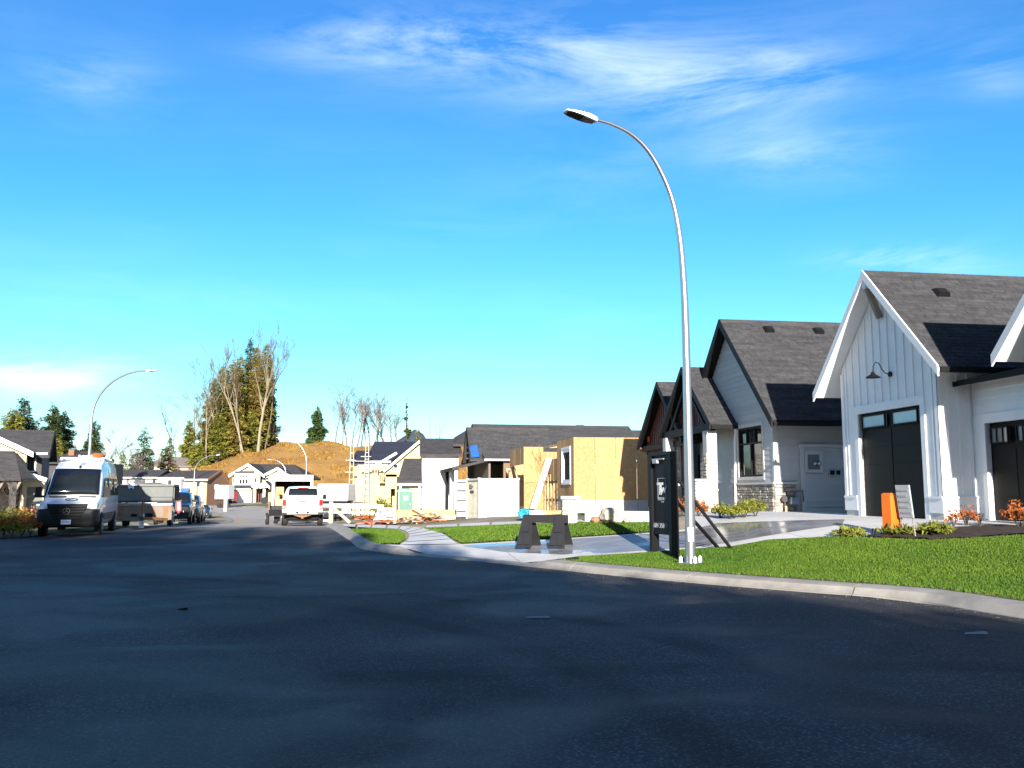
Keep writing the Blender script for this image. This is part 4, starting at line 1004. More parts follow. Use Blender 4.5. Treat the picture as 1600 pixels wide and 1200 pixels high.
# --- tall blank white house and its dark front roof ------------------------------------------
def white_block_house():
    Y0 = 76.0; z = -.55; x0 = PX(659, Y0); x1 = PX(716, Y0); L = x1-x0
    H = thing('house', 'tall blank white walled house with grey roof behind the construction lots', 'house', (x0, Y0, z), 6)
    zt = PZ(709, Y0)-z; zr = PZ(685, Y0+5)-z
    boxwall(H, 0, L, 0, 10, -.2, zt, white_wall)
    piece('soffit_board', H, FX, -.1, L+.1, .002, .35, zt-.2, zt-.06, white_trim)
    MB().prism([(-.2, -.5, zt-.05), (L+.3, -.5, zt-.05), (L+.3, 5, zr), (-.2, 5, zr)], (0, 0, -.2)).build('roof', roof_far, H)
    MB().prism([(-.2, 10.4, zt-.05), (L+.3, 10.4, zt-.05), (L+.3, 5, zr), (-.2, 5, zr)], (0, 0, -.2)).build('roof', roof_far, H)
    MB().prism([(L-.4, 1.2, zt+.9), (L+3.2, 1.2, zt+.9), (L+3.2, 6.5, zr+1.0), (L+1.2, 6.5, zr+1.0), (L-.2, 5.2, zr+.1)], (0, 0, -.2)).build('roof', roof_far, H)
    MB().tube([(.7, 4.7, zr-.2), (.72, 4.7, zr+2.3)], .03, 6).build('vent_pipe', steel_dark, H)
    # lower front part to the left: steep dark roof over a porch
    a0 = PX(615, Y0-3)-x0; zt2 = PZ(716, Y0)-z; zb2 = PZ(752, Y0-3)-z
    MB().prism([(a0, -3.2, zb2), (-.02, -3.2, zb2), (-.02, .6, zt2), (a0+.45, .6, zt2)], (0, 0, -.18)).build('porch_roof', roof_far, H)
    piece('porch_fascia', H, Fr((a0, -3.2), (1, 0), (0, -1)), .02, -a0-.05, -.04, .05, zb2-.36, zb2-.19, white_trim)
    boxwall(H, a0+.2, -.03, -2.6, .3, -.2, zb2-.2, plaster, [(.4, 1.0, -.2, 2.1)])
    MB().box(a0+.65, a0+1.15, -2.4, -2.3, -.1, 2.0).build('door', dark_void, H)
    for xx in (a0+.25, -.2): MB().box(xx-.08, xx+.08, -3.1, -2.94, -.2, zb2-.2).build('porch_post', white_trim, H)
white_block_house()

# --- two-storey cream house under construction, scaffold poles ---------------------------------
def cream_house():
    Y0 = 86.0; z = -.75; x0 = PX(551, Y0)
    H = thing('house', 'two storey cream sheathed house under construction with navy felted roof', 'house', (x0, Y0, z), 0)
    U = lambda px: PX(px, Y0)-x0
    V = lambda py: PZ(py, Y0)-z
    xr = U(606); zt = V(724)
    hs = [(U(581), U(584), V(739), V(734)), (U(586), U(588.5), V(739), V(734)), (U(590), U(592.5), V(739), V(734))]
    boxwall(H, 0, xr, 0, 9, -.2, zt, plaster, hs)
    for h in hs: window(H, FX, *h, brown_wall, g=dark_void, fr=.04)
    piece('belt_board', H, FX, 0, xr, .002, .06, V(727), V(724), white_trim)
    # felted roofs
    yb = 5.2
    MB().prism([(U(571), -.4, V(719)), (U(612), -.4, V(719)), (U(637)+.3, yb, PZ(690, Y0+yb)-z), (U(571), yb, PZ(690, Y0+yb)-z)], (0, 0, -.2)).build('roof', roof_felt, H)
    MB().prism([(U(571), 10, V(722)), (U(630), 10, V(722)), (U(630), yb, PZ(690, Y0+yb)-z), (U(571), yb, PZ(690, Y0+yb)-z)], (0, 0, -.2)).build('roof', roof_felt, H)
    MB().prism([(-.2, -.5, V(721)), (U(570.5), -.5, V(721)), (U(570.5), 3, PZ(704, Y0+3)-z), (-.2, 3, PZ(704, Y0+3)-z)], (0, 0, -.2)).build('roof', roof_felt, H)
    piece('eave_board', H, FX, -.2, U(611), .42, .5, V(723.5), V(720.5), white_trim)
    # cream gable to the right with pale rakes
    ya = -2.5; W = lambda px, py: Vector((PX(px, Y0+ya)-x0, ya, PZ(py, Y0+ya)-z))
    q = [W(597, 745), W(597, 742), W(612, 728), W(656, 694), W(660, 694), W(660, 745)]
    MB().prism(q, (0, .16, 0)).build('gable_wall', plaster, H)
    boards(H, 'rake_board', white_trim, [(W(588, 727)+Vector((0, -.35, 0)), W(620, 708)+Vector((0, -.3, 0))), (W(600, 737)+Vector((0, -.4, 0)), W(656, 690)+Vector((0, -.4, 0)))], .3, .22)
    MB().prism([W(600, 736)+Vector((0, -.5, 0)), W(656, 689)+Vector((0, -.5, 0)), W(656, 689)+Vector((0, 5, .2)), W(600, 736)+Vector((0, 5, .2))], (0, 0, .12)).build('roof', roof_felt, H)
    MB().prism([W(656, 689)+Vector((0, -.5, 0)), W(672, 703)+Vector((0, -.5, 0)), W(672, 703)+Vector((0, 5, .2)), W(656, 689)+Vector((0, 5, .2))], (0, 0, .12)).build('roof', roof_felt, H)
    Fq = Fr((W(597, 745).x, ya), (1, 0), (0, -1)); o = W(597, 745).x
    window(H, Fq, W(614, 732).x-o, W(622, 732).x-o, W(614, 732).z, W(614, 725).z, white_trim, g=glass_far, fr=.05)
    # recessed entry with a balcony and dark openings
    MB().box(U(594), U(604), -.9, -.05, V(755), V(752)).build('balcony_floor', timber, H)
    for px in (595, 598, 601, 604): MB().box(U(px)-.05, U(px)+.05, -.85, -.75, V(752), V(741)).build('baluster', timber, H)
    MB().box(U(594), U(604), -.88, -.76, V(741), V(739.5)).build('balcony_rail', timber, H)
    MB().box(U(603), U(606.5), -.04, .1, -.1, V(757)).build('door_opening', dark_void, H)
    boxwall(H, U(608), U(625), ya, 0, -.2, V(742), plaster, [(.5, 1.0, .4, 2.6)])
    MB().box(U(612), U(615.5), ya+.2, ya+.3, .3, V(757)).build('window_opening', dark_void, H)
    MB().box(U(600), U(603), -.06, .05, V(742), V(734)).build('window_opening', dark_void, H)
cream_house()
pale_pole = mat('pale_scaffold_pole', (.55, .50, .42), .7, var=.1)
def scaffold(px, Y0, label, h):
    x = PX(px, Y0); z = h1(x, Y0)
    S = thing('scaffold_tower', label, 'scaffold', (x, Y0, z), 0, 'scaffold towers against the cream house')
    for dx in (-.3, .3): MB().tube([(dx, 0, -.1), (dx*.4, 0, h)], .035, 6).build('pole', pale_pole, S)
    k = 0
    for zz in np.arange(.5, h-.2, .62):
        w = .3-(.19*zz/h); MB().box(-w, w, -.02, .02, zz, zz+.05).build('rung', pale_pole, S)
    for zz in (h*.62, h*.78): MB().box(-.55, .4, -.2, .2, zz, zz+.06).build('platform', pale_pole, S)
scaffold(549, 84.5, 'pale scaffold ladder at the left corner of the cream house', 6.9)
scaffold(572.5, 84.8, 'taller thin scaffold ladder across the middle of the cream house wall', 7.3)

# --- house at the end of the street: pale green two-gable house -----------------------------
def end_house():
    Y0 = 170.0; x0 = PX(355, Y0); z = -.6
    H = thing('house', 'pale green two storey house with white trimmed gables and double garage door', 'house', (x0, Y0, z), 0)
    U = lambda px: PX(px, Y0)-x0
    V = lambda py: PZ(py, Y0)-z
    boxwall(H, U(363), U(462), 0, 12, -.3, V(745), lime_wall)
    # main hip roof
    MB().prism([(U(380), -.3, V(746)), (U(478), -.3, V(747)), (U(446), 7, PZ(726, Y0+7)-z), (U(386), 7, PZ(725, Y0+7)-z)], (0, 0, -.3)).build('roof', roof_far, H)
    MB().prism([(U(478), -.3, V(747)), (U(478), 13, V(747)), (U(446), 7, PZ(726, Y0+7)-z)], (0, 0, -.3)).build('roof', roof_far, H)
    MB().prism([(U(360), 13, V(746)), (U(478), 13, V(746)), (U(446), 7, PZ(726, Y0+7)-z), (U(386), 7, PZ(725, Y0+7)-z)], (0, 0, -.3)).build('roof', roof_far, H)
    # big left gable
    def gable(pl, pk, pr, y, wallm, zb):
        a, b, c = [Vector((PX(p[0], Y0+y)-x0, y, PZ(p[1], Y0+y)-z)) for p in (pl, pk, pr)]
        MB().prism([a+Vector((.8, .3, 0)), c+Vector((-.8, .3, 0)), b+Vector((0, .3, -.55))], (0, .2, 0)).build('gable_wall', wallm, H)
        if zb is not None:
            w = MB(); w.box(a.x+.9, c.x-.9, y+.3, y+.5, zb, min(a.z, c.z)+.02); w.build('wall', wallm, H)
        for p, q in ((a, b), (b, c)):
            MB().prism([p, q, q+Vector((0, 6.5-y*.5, 0)), p+Vector((0, 6.5-y*.5, 0))], (0, 0, .22)).build('roof', roof_far, H)
            MB().prism([p+Vector((0, -.06, -.35)), q+Vector((0, -.06, -.35)), q+Vector((0, -.06, .2)), p+Vector((0, -.06, .2))], (0, -.12, 0)).build('barge_board', white_trim, H)
        return a, b, c
    gable((357, 743), (386.5, 725.5), (413, 744), -2.0, lime_wall, 2.9)
    gable((411, 743), (433, 731.5), (452, 743.5), -1.0, lime_wall, 0)
    Fg = Fr((0, -1.72), (1, 0), (0, -1))
    MB().box(U(371), U(400), -2.2, -1.71, V(739.5), V(736.5)).build('gable_shelf', brown_dark, H)
    MB().box(U(371.5), U(399.5), -2.0, -1.71, V(758), V(740)).build('bay', white_trim, H)
    Fb = Fr((0, -2.01), (1, 0), (0, -1))
    for i in range(3):
        a = 379+i*4.7; window(H, Fb, U(a), U(a+3.4), V(756), V(749), brown_dark, g=glass_far, fr=.06); window(H, Fb, U(a), U(a+3.4), V(746.5), V(744), brown_dark, g=glass_far, fr=.06)
    for a in (368.5, 402): window(H, Fg, U(a), U(a+2.8), V(754), V(747), brown_dark, white_trim, .08, g=glass_far, fr=.06)
    window(H, Fr((0, -.72), (1, 0), (0, -1)), U(417), U(420.5), V(750), V(746), brown_dark, white_trim, .08, g=glass_far, fr=.06)
    # garage with its own lean roof
    MB().prism([(U(357), -3.4, V(763)), (U(400), -3.4, V(763)), (U(396), -1.8, V(758.5)), (U(361), -1.8, V(758.5))], (0, 0, -.25)).build('garage_roof', roof_far, H)
    piece('garage_fascia', H, Fr((0, -3.4), (1, 0), (0, -1)), U(357), U(400), .002, .1, V(766), V(763.2), white_trim)
    boxwall(H, U(359), U(401), -2.9, -1.75, -.3, V(765), cream_wall, [(U(364)-U(359), U(400)-U(359), -.3, V(768))])
    gd = MB().box(U(364), U(400), -2.85, -2.78, -.3, V(768)).build('garage_door', white_trim, H)
    for k in range(4): window(gd, Fr((0, -2.86), (1, 0), (0, -1)), U(369+k*7.8), U(373.5+k*7.8), V(770), V(768.4), white_trim, g=glass_far, fr=.02, rec=.01, name='door_light')
    for k in range(3): piece('door_panel', gd, Fr((0, -2.85), (1, 0), (0, -1)), U(365), U(399), .001, .03, .05+k*.75, .05+k*.75+.68, white_trim)
    # entry gable on white posts
    a, b, c = [Vector((PX(p[0], Y0-4)-x0, -4, PZ(p[1], Y0-4)-z)) for p in ((396, 764), (413.5, 754), (422, 762))]
    for p, q in ((a, b), (b, c)):
        MB().prism([p, q, q+Vector((0, 3.5, 0)), p+Vector((0, 3.5, 0))], (0, 0, .22)).build('porch_roof', roof_far, H)
        MB().prism([p+Vector((0, -.05, -.3)), q+Vector((0, -.05, -.3)), q+Vector((0, -.05, .22)), p+Vector((0, -.05, .22))], (0, -.1, 0)).build('barge_board', white_trim, H)
    MB().prism([a+Vector((.6, .3, .05)), c+Vector((-.4, .3, .05)), b+Vector((0, .3, -.4))], (0, .1, 0)).build('gable_wall', white_wall, H)
    for px in (406.5, 421): MB().box(U(px)-.2, U(px)+.2, -3.6, -3.2, -.3, V(764)).build('porch_post', white_trim, H)
    MB().box(U(404), U(408), -1.3, -.9, -.3, V(763)).build('brick_pier', red_brick, H)
    MB().box(U(418.5), U(421), -1.3, -.9, -.3, V(763)).build('brick_pier', red_brick, H)
    MB().box(U(409), U(418), -.75, -.6, -.3, V(764)).build('entry_door', brown_dark, H)
brown_dark = mat('dark_brown_trim', (.035, .03, .028), .6, var=.1)
end_house()

# --- row of two-storey houses to the left of the end house ------------------------------------
def row_houses():
    Y0 = 150.0; z = -.9
    x0 = PX(247, Y0)
    H = thing('house', 'pale yellow two storey house with blue porch canopy and brown right gable end', 'house', (x0, Y0, z), 0)
    U = lambda px: PX(px, Y0)-x0
    V = lambda py: PZ(py, Y0)-z
    boxwall(H, U(252), U(323), 0, 10, -.3, V(750), yellow_wall)
    MB().prism([(U(247), -.8, V(747)), (U(325), -.8, V(750)), (PX(347, Y0+5)-x0, 5, PZ(735, Y0+5)-z), (U(257), 5, PZ(735, Y0+5)-z)], (0, 0, -.25)).build('roof', roof_far, H)
    MB().prism([(U(247), 11, V(748)), (PX(358, Y0+11)-x0, 11, V(748)), (PX(347, Y0+5)-x0, 5, PZ(735, Y0+5)-z), (U(257), 5, PZ(735, Y0+5)-z)], (0, 0, -.25)).build('roof', roof_far, H)
    piece('eave_board', H, Fr((0, -.8), (1, 0), (0, -1)), U(247), U(290), .002, .12, V(748.5), V(746), white_trim)
    piece('eave_board', H, Fr((0, -.8), (1, 0), (0, -1)), U(290.2), U(327), .002, .12, V(751), V(748.6), white_trim)
    # projecting bay on the left
    boxwall(H, U(253), U(287), -1.5, -.02, V(765), V(748.5), white_wall)
    boxwall(H, U(262), U(288), -1.45, -.02, -.3, V(765.3), white_wall)
    Fb = Fr((0, -1.52), (1, 0), (0, -1))
    window(H, Fb, U(267), U(274), V(762), V(749.5), white_trim, g=glass_far, fr=.08)
    for a in (261, 278): window(H, Fb, U(a), U(a+3), V(757), V(749), white_trim, g=glass_far, fr=.06, vb=(.5,), hb=(.5,))
    piece('band_board', H, Fb, U(265), U(289), .0, .1, V(766), V(764.6), sign_blue)
    F0 = Fr((0, 0), (1, 0), (0, -1))
    window(H, F0, U(292), U(296), V(760), V(752.5), white_trim, g=glass_far, fr=.06, vb=(.5,))
    w = window(H, F0, U(307.5), U(313), V(761), V(752.5), white_trim, g=glass_far, fr=.06); piece('shutter', w, F0, U(303), U(307), .0, .05, V(761), V(752.5), white_trim); piece('shutter', w, F0, U(314), U(318), .0, .05, V(761), V(752.5), white_trim)
    w = window(H, F0, U(307), U(313), V(780), V(774), white_trim, g=glass_far, fr=.06); piece('shutter', w, F0, U(314), U(317), .0, .05, V(780), V(774), white_trim)
    MB().prism([(U(287.5), -1.8, V(769)), (U(298), -1.8, V(769)), (U(298), -.1, V(762.5)), (U(287.5), -.1, V(762.5))], (0, 0, -.2)).build('porch_canopy', blue_porch, H)
    MB().box(U(296.5), U(298), -1.7, -1.5, -.3, V(769)).build('porch_post', white_trim, H); MB().box(U(288.3), U(289.5), -1.7, -1.5, -.3, V(769)).build('porch_post', white_trim, H)
    MB().box(U(292), U(296.4), -.06, .0, -.2, V(772)).build('entry_door', red_brick, H)
    # brown gable end
    a = U(323.2); b = U(357)
    b = PX(356, Y0+6.5)-x0; pk = PX(346, Y0+4.6)-x0
    MB().prism([(a, 0.4, -.3), (b, 6.5, -.3), (b, 6.5, PZ(752, Y0+6.5)-z), (pk, 4.6, PZ(736.5, Y0+4.6)-z), (a, .4, V(750.4))], (.05, .3, 0)).build('gable_wall', brown_wall, H)
    for p, q in (((pk, 4.3, PZ(735, Y0+4.4)-z), (b+.2, 6.2, PZ(754, Y0+6.3)-z)), ((pk, 4.2, PZ(735.4, Y0+4.4)-z), (U(325), -.3, V(750)))): MB().bar(p, q, .3, .3).build('barge_board', brown_wall, H)
    window(H, Fr((PX(337, Y0+3)-x0, 2.4), (.72, .69), (.69, -.72)), 0, .7, V(764), V(757), white_trim, g=lite_glass, fr=.08, rec=0)
    # plain neighbour on the left
    x0b = PX(182, Y0+6)
    K = thing('house', 'low white house with dark roof and red door behind the dump trailer', 'house', (x0b, Y0+6, z), 0)
    U2 = lambda px: PX(px, Y0+6)-x0b
    V2 = lambda py: PZ(py, Y0+6)-z
    boxwall(K, U2(184), U2(246), 0, 9, -.3, V2(747), white_wall)
    MB().prism([(U2(180), -.7, V2(746)), (U2(247), -.7, V2(746)), (U2(246), 4.5, PZ(734, Y0+10.5)-z), (U2(182), 4.5, PZ(734, Y0+10.5)-z)], (0, 0, -.25)).build('roof', roof_far, K)
    MB().prism([(U2(180), 10, V2(746)), (U2(247), 10, V2(746)), (U2(246), 4.5, PZ(734, Y0+10.5)-z), (U2(182), 4.5, PZ(734, Y0+10.5)-z)], (0, 0, -.25)).build('roof', roof_far, K)
    for a, b in ((185, 191), (198, 201)): MB().box(U2(a), U2(b), -.08, -.003, .3, V2(748.5)).build('red_panel', red_brick, K)
    MB().box(U2(226), U2(243), -.6, -.003, V2(757), V2(748)).build('dark_bay', brown_dark, K); window(K, Fr((0, -.61), (1, 0), (0, -1)), U2(229), U2(240), V2(754), V2(750), white_trim, g=lite_glass, fr=.08, rec=0)
    piece('eave_board', K, Fr((0, -.7), (1, 0), (0, -1)), U2(180), U2(247), .002, .1, V2(747.3), V2(745.6), white_trim)
    # pale low roofs further back
    Y2 = 230.0; x2 = PX(228, Y2)
    B = thing('house', 'distant low pinkish house under the firs behind the row', 'house', (x2, Y2, .2), 0)
    U3 = lambda px: PX(px, Y2)-x2
    boxwall(B, 0, U3(330), 0, 9, -.5, PZ(728, Y2)-.2, pink_wall); MB().prism([(-.5, -.6, PZ(728, Y2)-.2), (U3(300), -.6, PZ(728, Y2)-.2), (U3(280), 5, PZ(714, Y2+5)-.2), (U3(240), 5, PZ(714, Y2+5)-.2)], (0, 0, -.3)).build('roof', pale_roof, B)
    MB().box(U3(240), U3(268), -.3, -.003, 2.5, PZ(728.6, Y2)-.2).build('pale_band', white_trim, B)
pink_wall = mat('pinkish_wall', (.42, .27, .22), .8, var=.1); pale_roof = mat('weathered_roof', (.17, .14, .13), .9, var=.2)
blue_porch = mat('blue_canopy', (.06, .17, .62), .5, var=.05)
row_houses()

# --- house at the left edge with a dark timber porch --------------------------------------------
def left_house():
    Y0 = 66.0; x0 = PX(0, Y0); z = h1(x0, Y0)-.1
    H = thing('house', 'cream gabled house with dark roof and timber braced porch at the left edge', 'house', (x0, Y0, z), 24)
    U = lambda px: PX(px, Y0)-x0
    V = lambda py: PZ(py, Y0)-z
    xr = U(56)
    boxwall(H, -9, xr, 0, 9, -.3, V(712), taupe_wall)
    zr = PZ(672, Y0+4.3)-z; ze = V(711)
    gable_roof(H, 'x', -9.3, xr+.5, 4.4, 5.0, ze, zr, t=.2, cover='shingles', rnd=rnd, barge=black_paint, ends=(False, True), barge_h=.25)
    mb = MB(); gable_tri(mb, 'x', xr-.18, 4.4, 4.5, V(712), zr-.25, .16); mb.build('gable_wall', taupe_wall, H)
    # cream front gable with a broad white rake
    gx = U(-42); hw = U(46)-gx; zpk = V(711)+hw*.49
    MB().prism([(gx-hw+.5, -1.2, V(709)), (gx+hw-.5, -1.2, V(709)), (gx, -1.2, zpk-.25)], (0, .16, 0)).build('gable_wall', cream_wall, H)
    boxwall(H, gx-hw+.6, U(36), -1.2, -.02, -.3, V(709.5), cream_wall)
    for s in (-1, 1):
        q = [Vector((gx, -1.7, zpk)), Vector((gx+s*hw, -1.7, V(710.5))), Vector((gx+s*hw, 4, V(710.5))), Vector((gx, 4, zpk))]
        MB().prism(q, (0, 0, .16)).build('roof', roof_far, H)
        MB().prism([q[0]+Vector((0, -.05, -.22)), q[1]+Vector((0, -.05, -.22)), q[1]+Vector((0, -.05, .16)), q[0]+Vector((0, -.05, .16))], (0, -.1, 0)).build('barge_board', white_trim, H)
    piece('eave_board', H, FX, U(48), U(64), .35, .5, V(711.5), V(706.5), white_trim)
    window(H, FX, U(36), U(46), V(735), V(714), black_paint, white_trim, .1, g=glass_far)
    # garage wing lower right, white sloping fascia and grey door
    MB().prism([(U(30), -2.2, V(738)), (U(67), -2.2, V(750)), (U(67), 0, V(750)), (U(30), 0, V(738))], (0, 0, .14)).build('garage_roof', roof_far, H)
    MB().bar((U(29), -2.25, V(737)), (U(67), -2.25, V(750.5)), .12, .3).build('fascia_board', white_trim, H)
    boxwall(H, U(34), U(64), -1.9, -.02, -.3, V(748), cream_wall, [(.3, U(62)-U(34), -.3, V(761))])
    MB().box(U(34)+.3, U(62), -1.8, -1.7, -.3, V(761)).build('garage_door', green_grey, H)
    # porch
    MB().prism([(U(-40), -4.6, V(748)), (U(36), -4.6, V(748)), (U(20), -1.6, V(706)), (U(-40), -1.6, V(706))], (0, 0, -.2)).build('porch_roof', roof_far, H)
    MB().prism([(U(37), -4.6, V(748)), (U(52), -3.6, V(748)), (U(36), -1.6, V(735)), (U(20), -1.6, V(706))], (0, 0, -.18)).build('porch_roof', roof_far, H)
    for px in (3, 26): MB().box(U(px)-.22, U(px)+.22, -4.3, -3.9, -.3, V(752)).build('porch_post', brown_dark, H)
    for p, q in (((U(26), -4.1, V(775)), (U(36), -4.3, V(752))), ((U(4), -4.1, V(770)), (U(13), -4.1, V(752))), ((U(25), -4.1, V(770)), (U(17), -4.1, V(752)))): MB().bar(p, q, .16).build('porch_brace', weathered, H)
    MB().bar((U(-40), -4.15, V(751)), (U(40), -4.15, V(751)), .25, .3).build('porch_beam', brown_dark, H)
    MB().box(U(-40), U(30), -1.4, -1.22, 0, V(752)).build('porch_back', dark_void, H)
    # dark roof of the next house behind
    Y1 = 88.0; x1 = PX(72, Y1)
    B = thing('house', 'dark flat roofed house seen over the white van roof', 'house', (x1, Y1, -1), 0)
    U1 = lambda px: PX(px, Y1)-x1
    boxwall(B, 0, U1(136), 0, 8, -.3, PZ(722, Y1)+1, taupe_wall)
    MB().prism([(-.3, -.5, PZ(722, Y1)+1), (U1(138), -.5, PZ(722, Y1)+1), (U1(126), 4, PZ(706, Y1+4)+1), (U1(84), 4, PZ(704, Y1+4)+1)], (0, 0, -.2)).build('roof', roof_far, B)
    MB().box(U1(88), U1(97), 2, 3, PZ(714, Y1)+1, PZ(702, Y1+2)+1).build('chimney', brown_wall, B)
taupe_wall = mat('dark_taupe_siding', (.055, .05, .05), .75, var=.1); green_grey = mat('green_grey_door', (.14, .15, .12), .6, var=.08)
left_house()
# ------------------------------------------------------------------ vehicles
def vring(y, hw, zb, zt, top=.80, belt=None, k=.12):
    """closed body section: rounded sill, flat flank, tumblehome above the belt"""
    h = zt-zb; belt = belt if belt is not None else zb+h*.55; belt = min(belt, zt-.02)
    pts = [(0, zb), (hw*.86, zb), (hw*.97, zb+min(.1, h*.12)), (hw, zb+min(.28, h*.3)), (hw, belt)]
    for t in (.3, .6, .85): pts.append((hw*(1-(1-top)*t**1.3), belt+(zt-belt)*(t*.98)))
    pts += [(hw*(top-.06), zt-.005*h), (hw*(top-.3), zt+.01), (0, zt+.02)]
    full = pts+[(-x, z) for x, z in pts[-2:0:-1]]
    return [(x, y, z) for x, z in full]
def lathe_x(prof, x, y, z, n=24):
    return [[(x+a, y+r*math.cos(2*math.pi*j/n), z+r*math.sin(2*math.pi*j/n)) for j in range(n)] for a, r in prof]
def wheel(T, x, y, r, w, m=None, side=1, spokes=5):
    wb = MB().loft(lathe_x([(-w/2, r*.70), (-w/2+.01, r*.94), (-w*.32, r), (w*.32, r), (w/2-.01, r*.94), (w/2, r*.70)], x, y, r))
    o = wb.build('wheel', rubber, T, smooth=50)
    rb = MB(); s = side
    rb.loft(lathe_x([(s*w*.30, r*.70), (s*(w*.5+.004), r*.69), (s*(w*.5+.004), r*.62), (s*w*.38, r*.58), (s*w*.36, r*.1)], x, y, r)); rim = rb.build('rim', m or rim_m, o, smooth=40)
    sp = MB()
    for k in range(spokes):
        a = 2*math.pi*k/spokes+.3; sp.bar((x+s*w*.44, y+math.cos(a)*r*.05, r+math.sin(a)*r*.05), (x+s*w*.44, y+math.cos(a)*r*.62, r+math.sin(a)*r*.62), .05, r*.2)
    sp.cyl((x+s*w*.44, y, r), (1, 0, 0), r*.16, .05, 12); sp.build('spokes', m or rim_m, o)
    return o
def quadpatch(name, pts, off, m, T, n=8, bow=0):
    """glass patch: four corners (bl, br, tr, tl), bowed outward along off direction"""
    bl, br, tr, tl = [Vector(p) for p in pts]; off = Vector(off); V = []; F = []
    for j in range(4):
        for i in range(n+1):
            a = i/n; b = j/3; p = bl.lerp(br, a).lerp(tl.lerp(tr, a), b); V.append(p+off*(1+bow*(1-(2*a-1)**2)))
    for j in range(3):
        for i in range(n): k = j*(n+1)+i; F.append((k, k+1, k+n+2, k+n+1))
    mb = MB(); mb.v = [tuple(v) for v in V]; mb.f = F; o = mb.build(name, m, T, smooth=80, recalc=False)
    sol = o.modifiers.new('thickness', 'SOLIDIFY'); sol.thickness = .012; return o

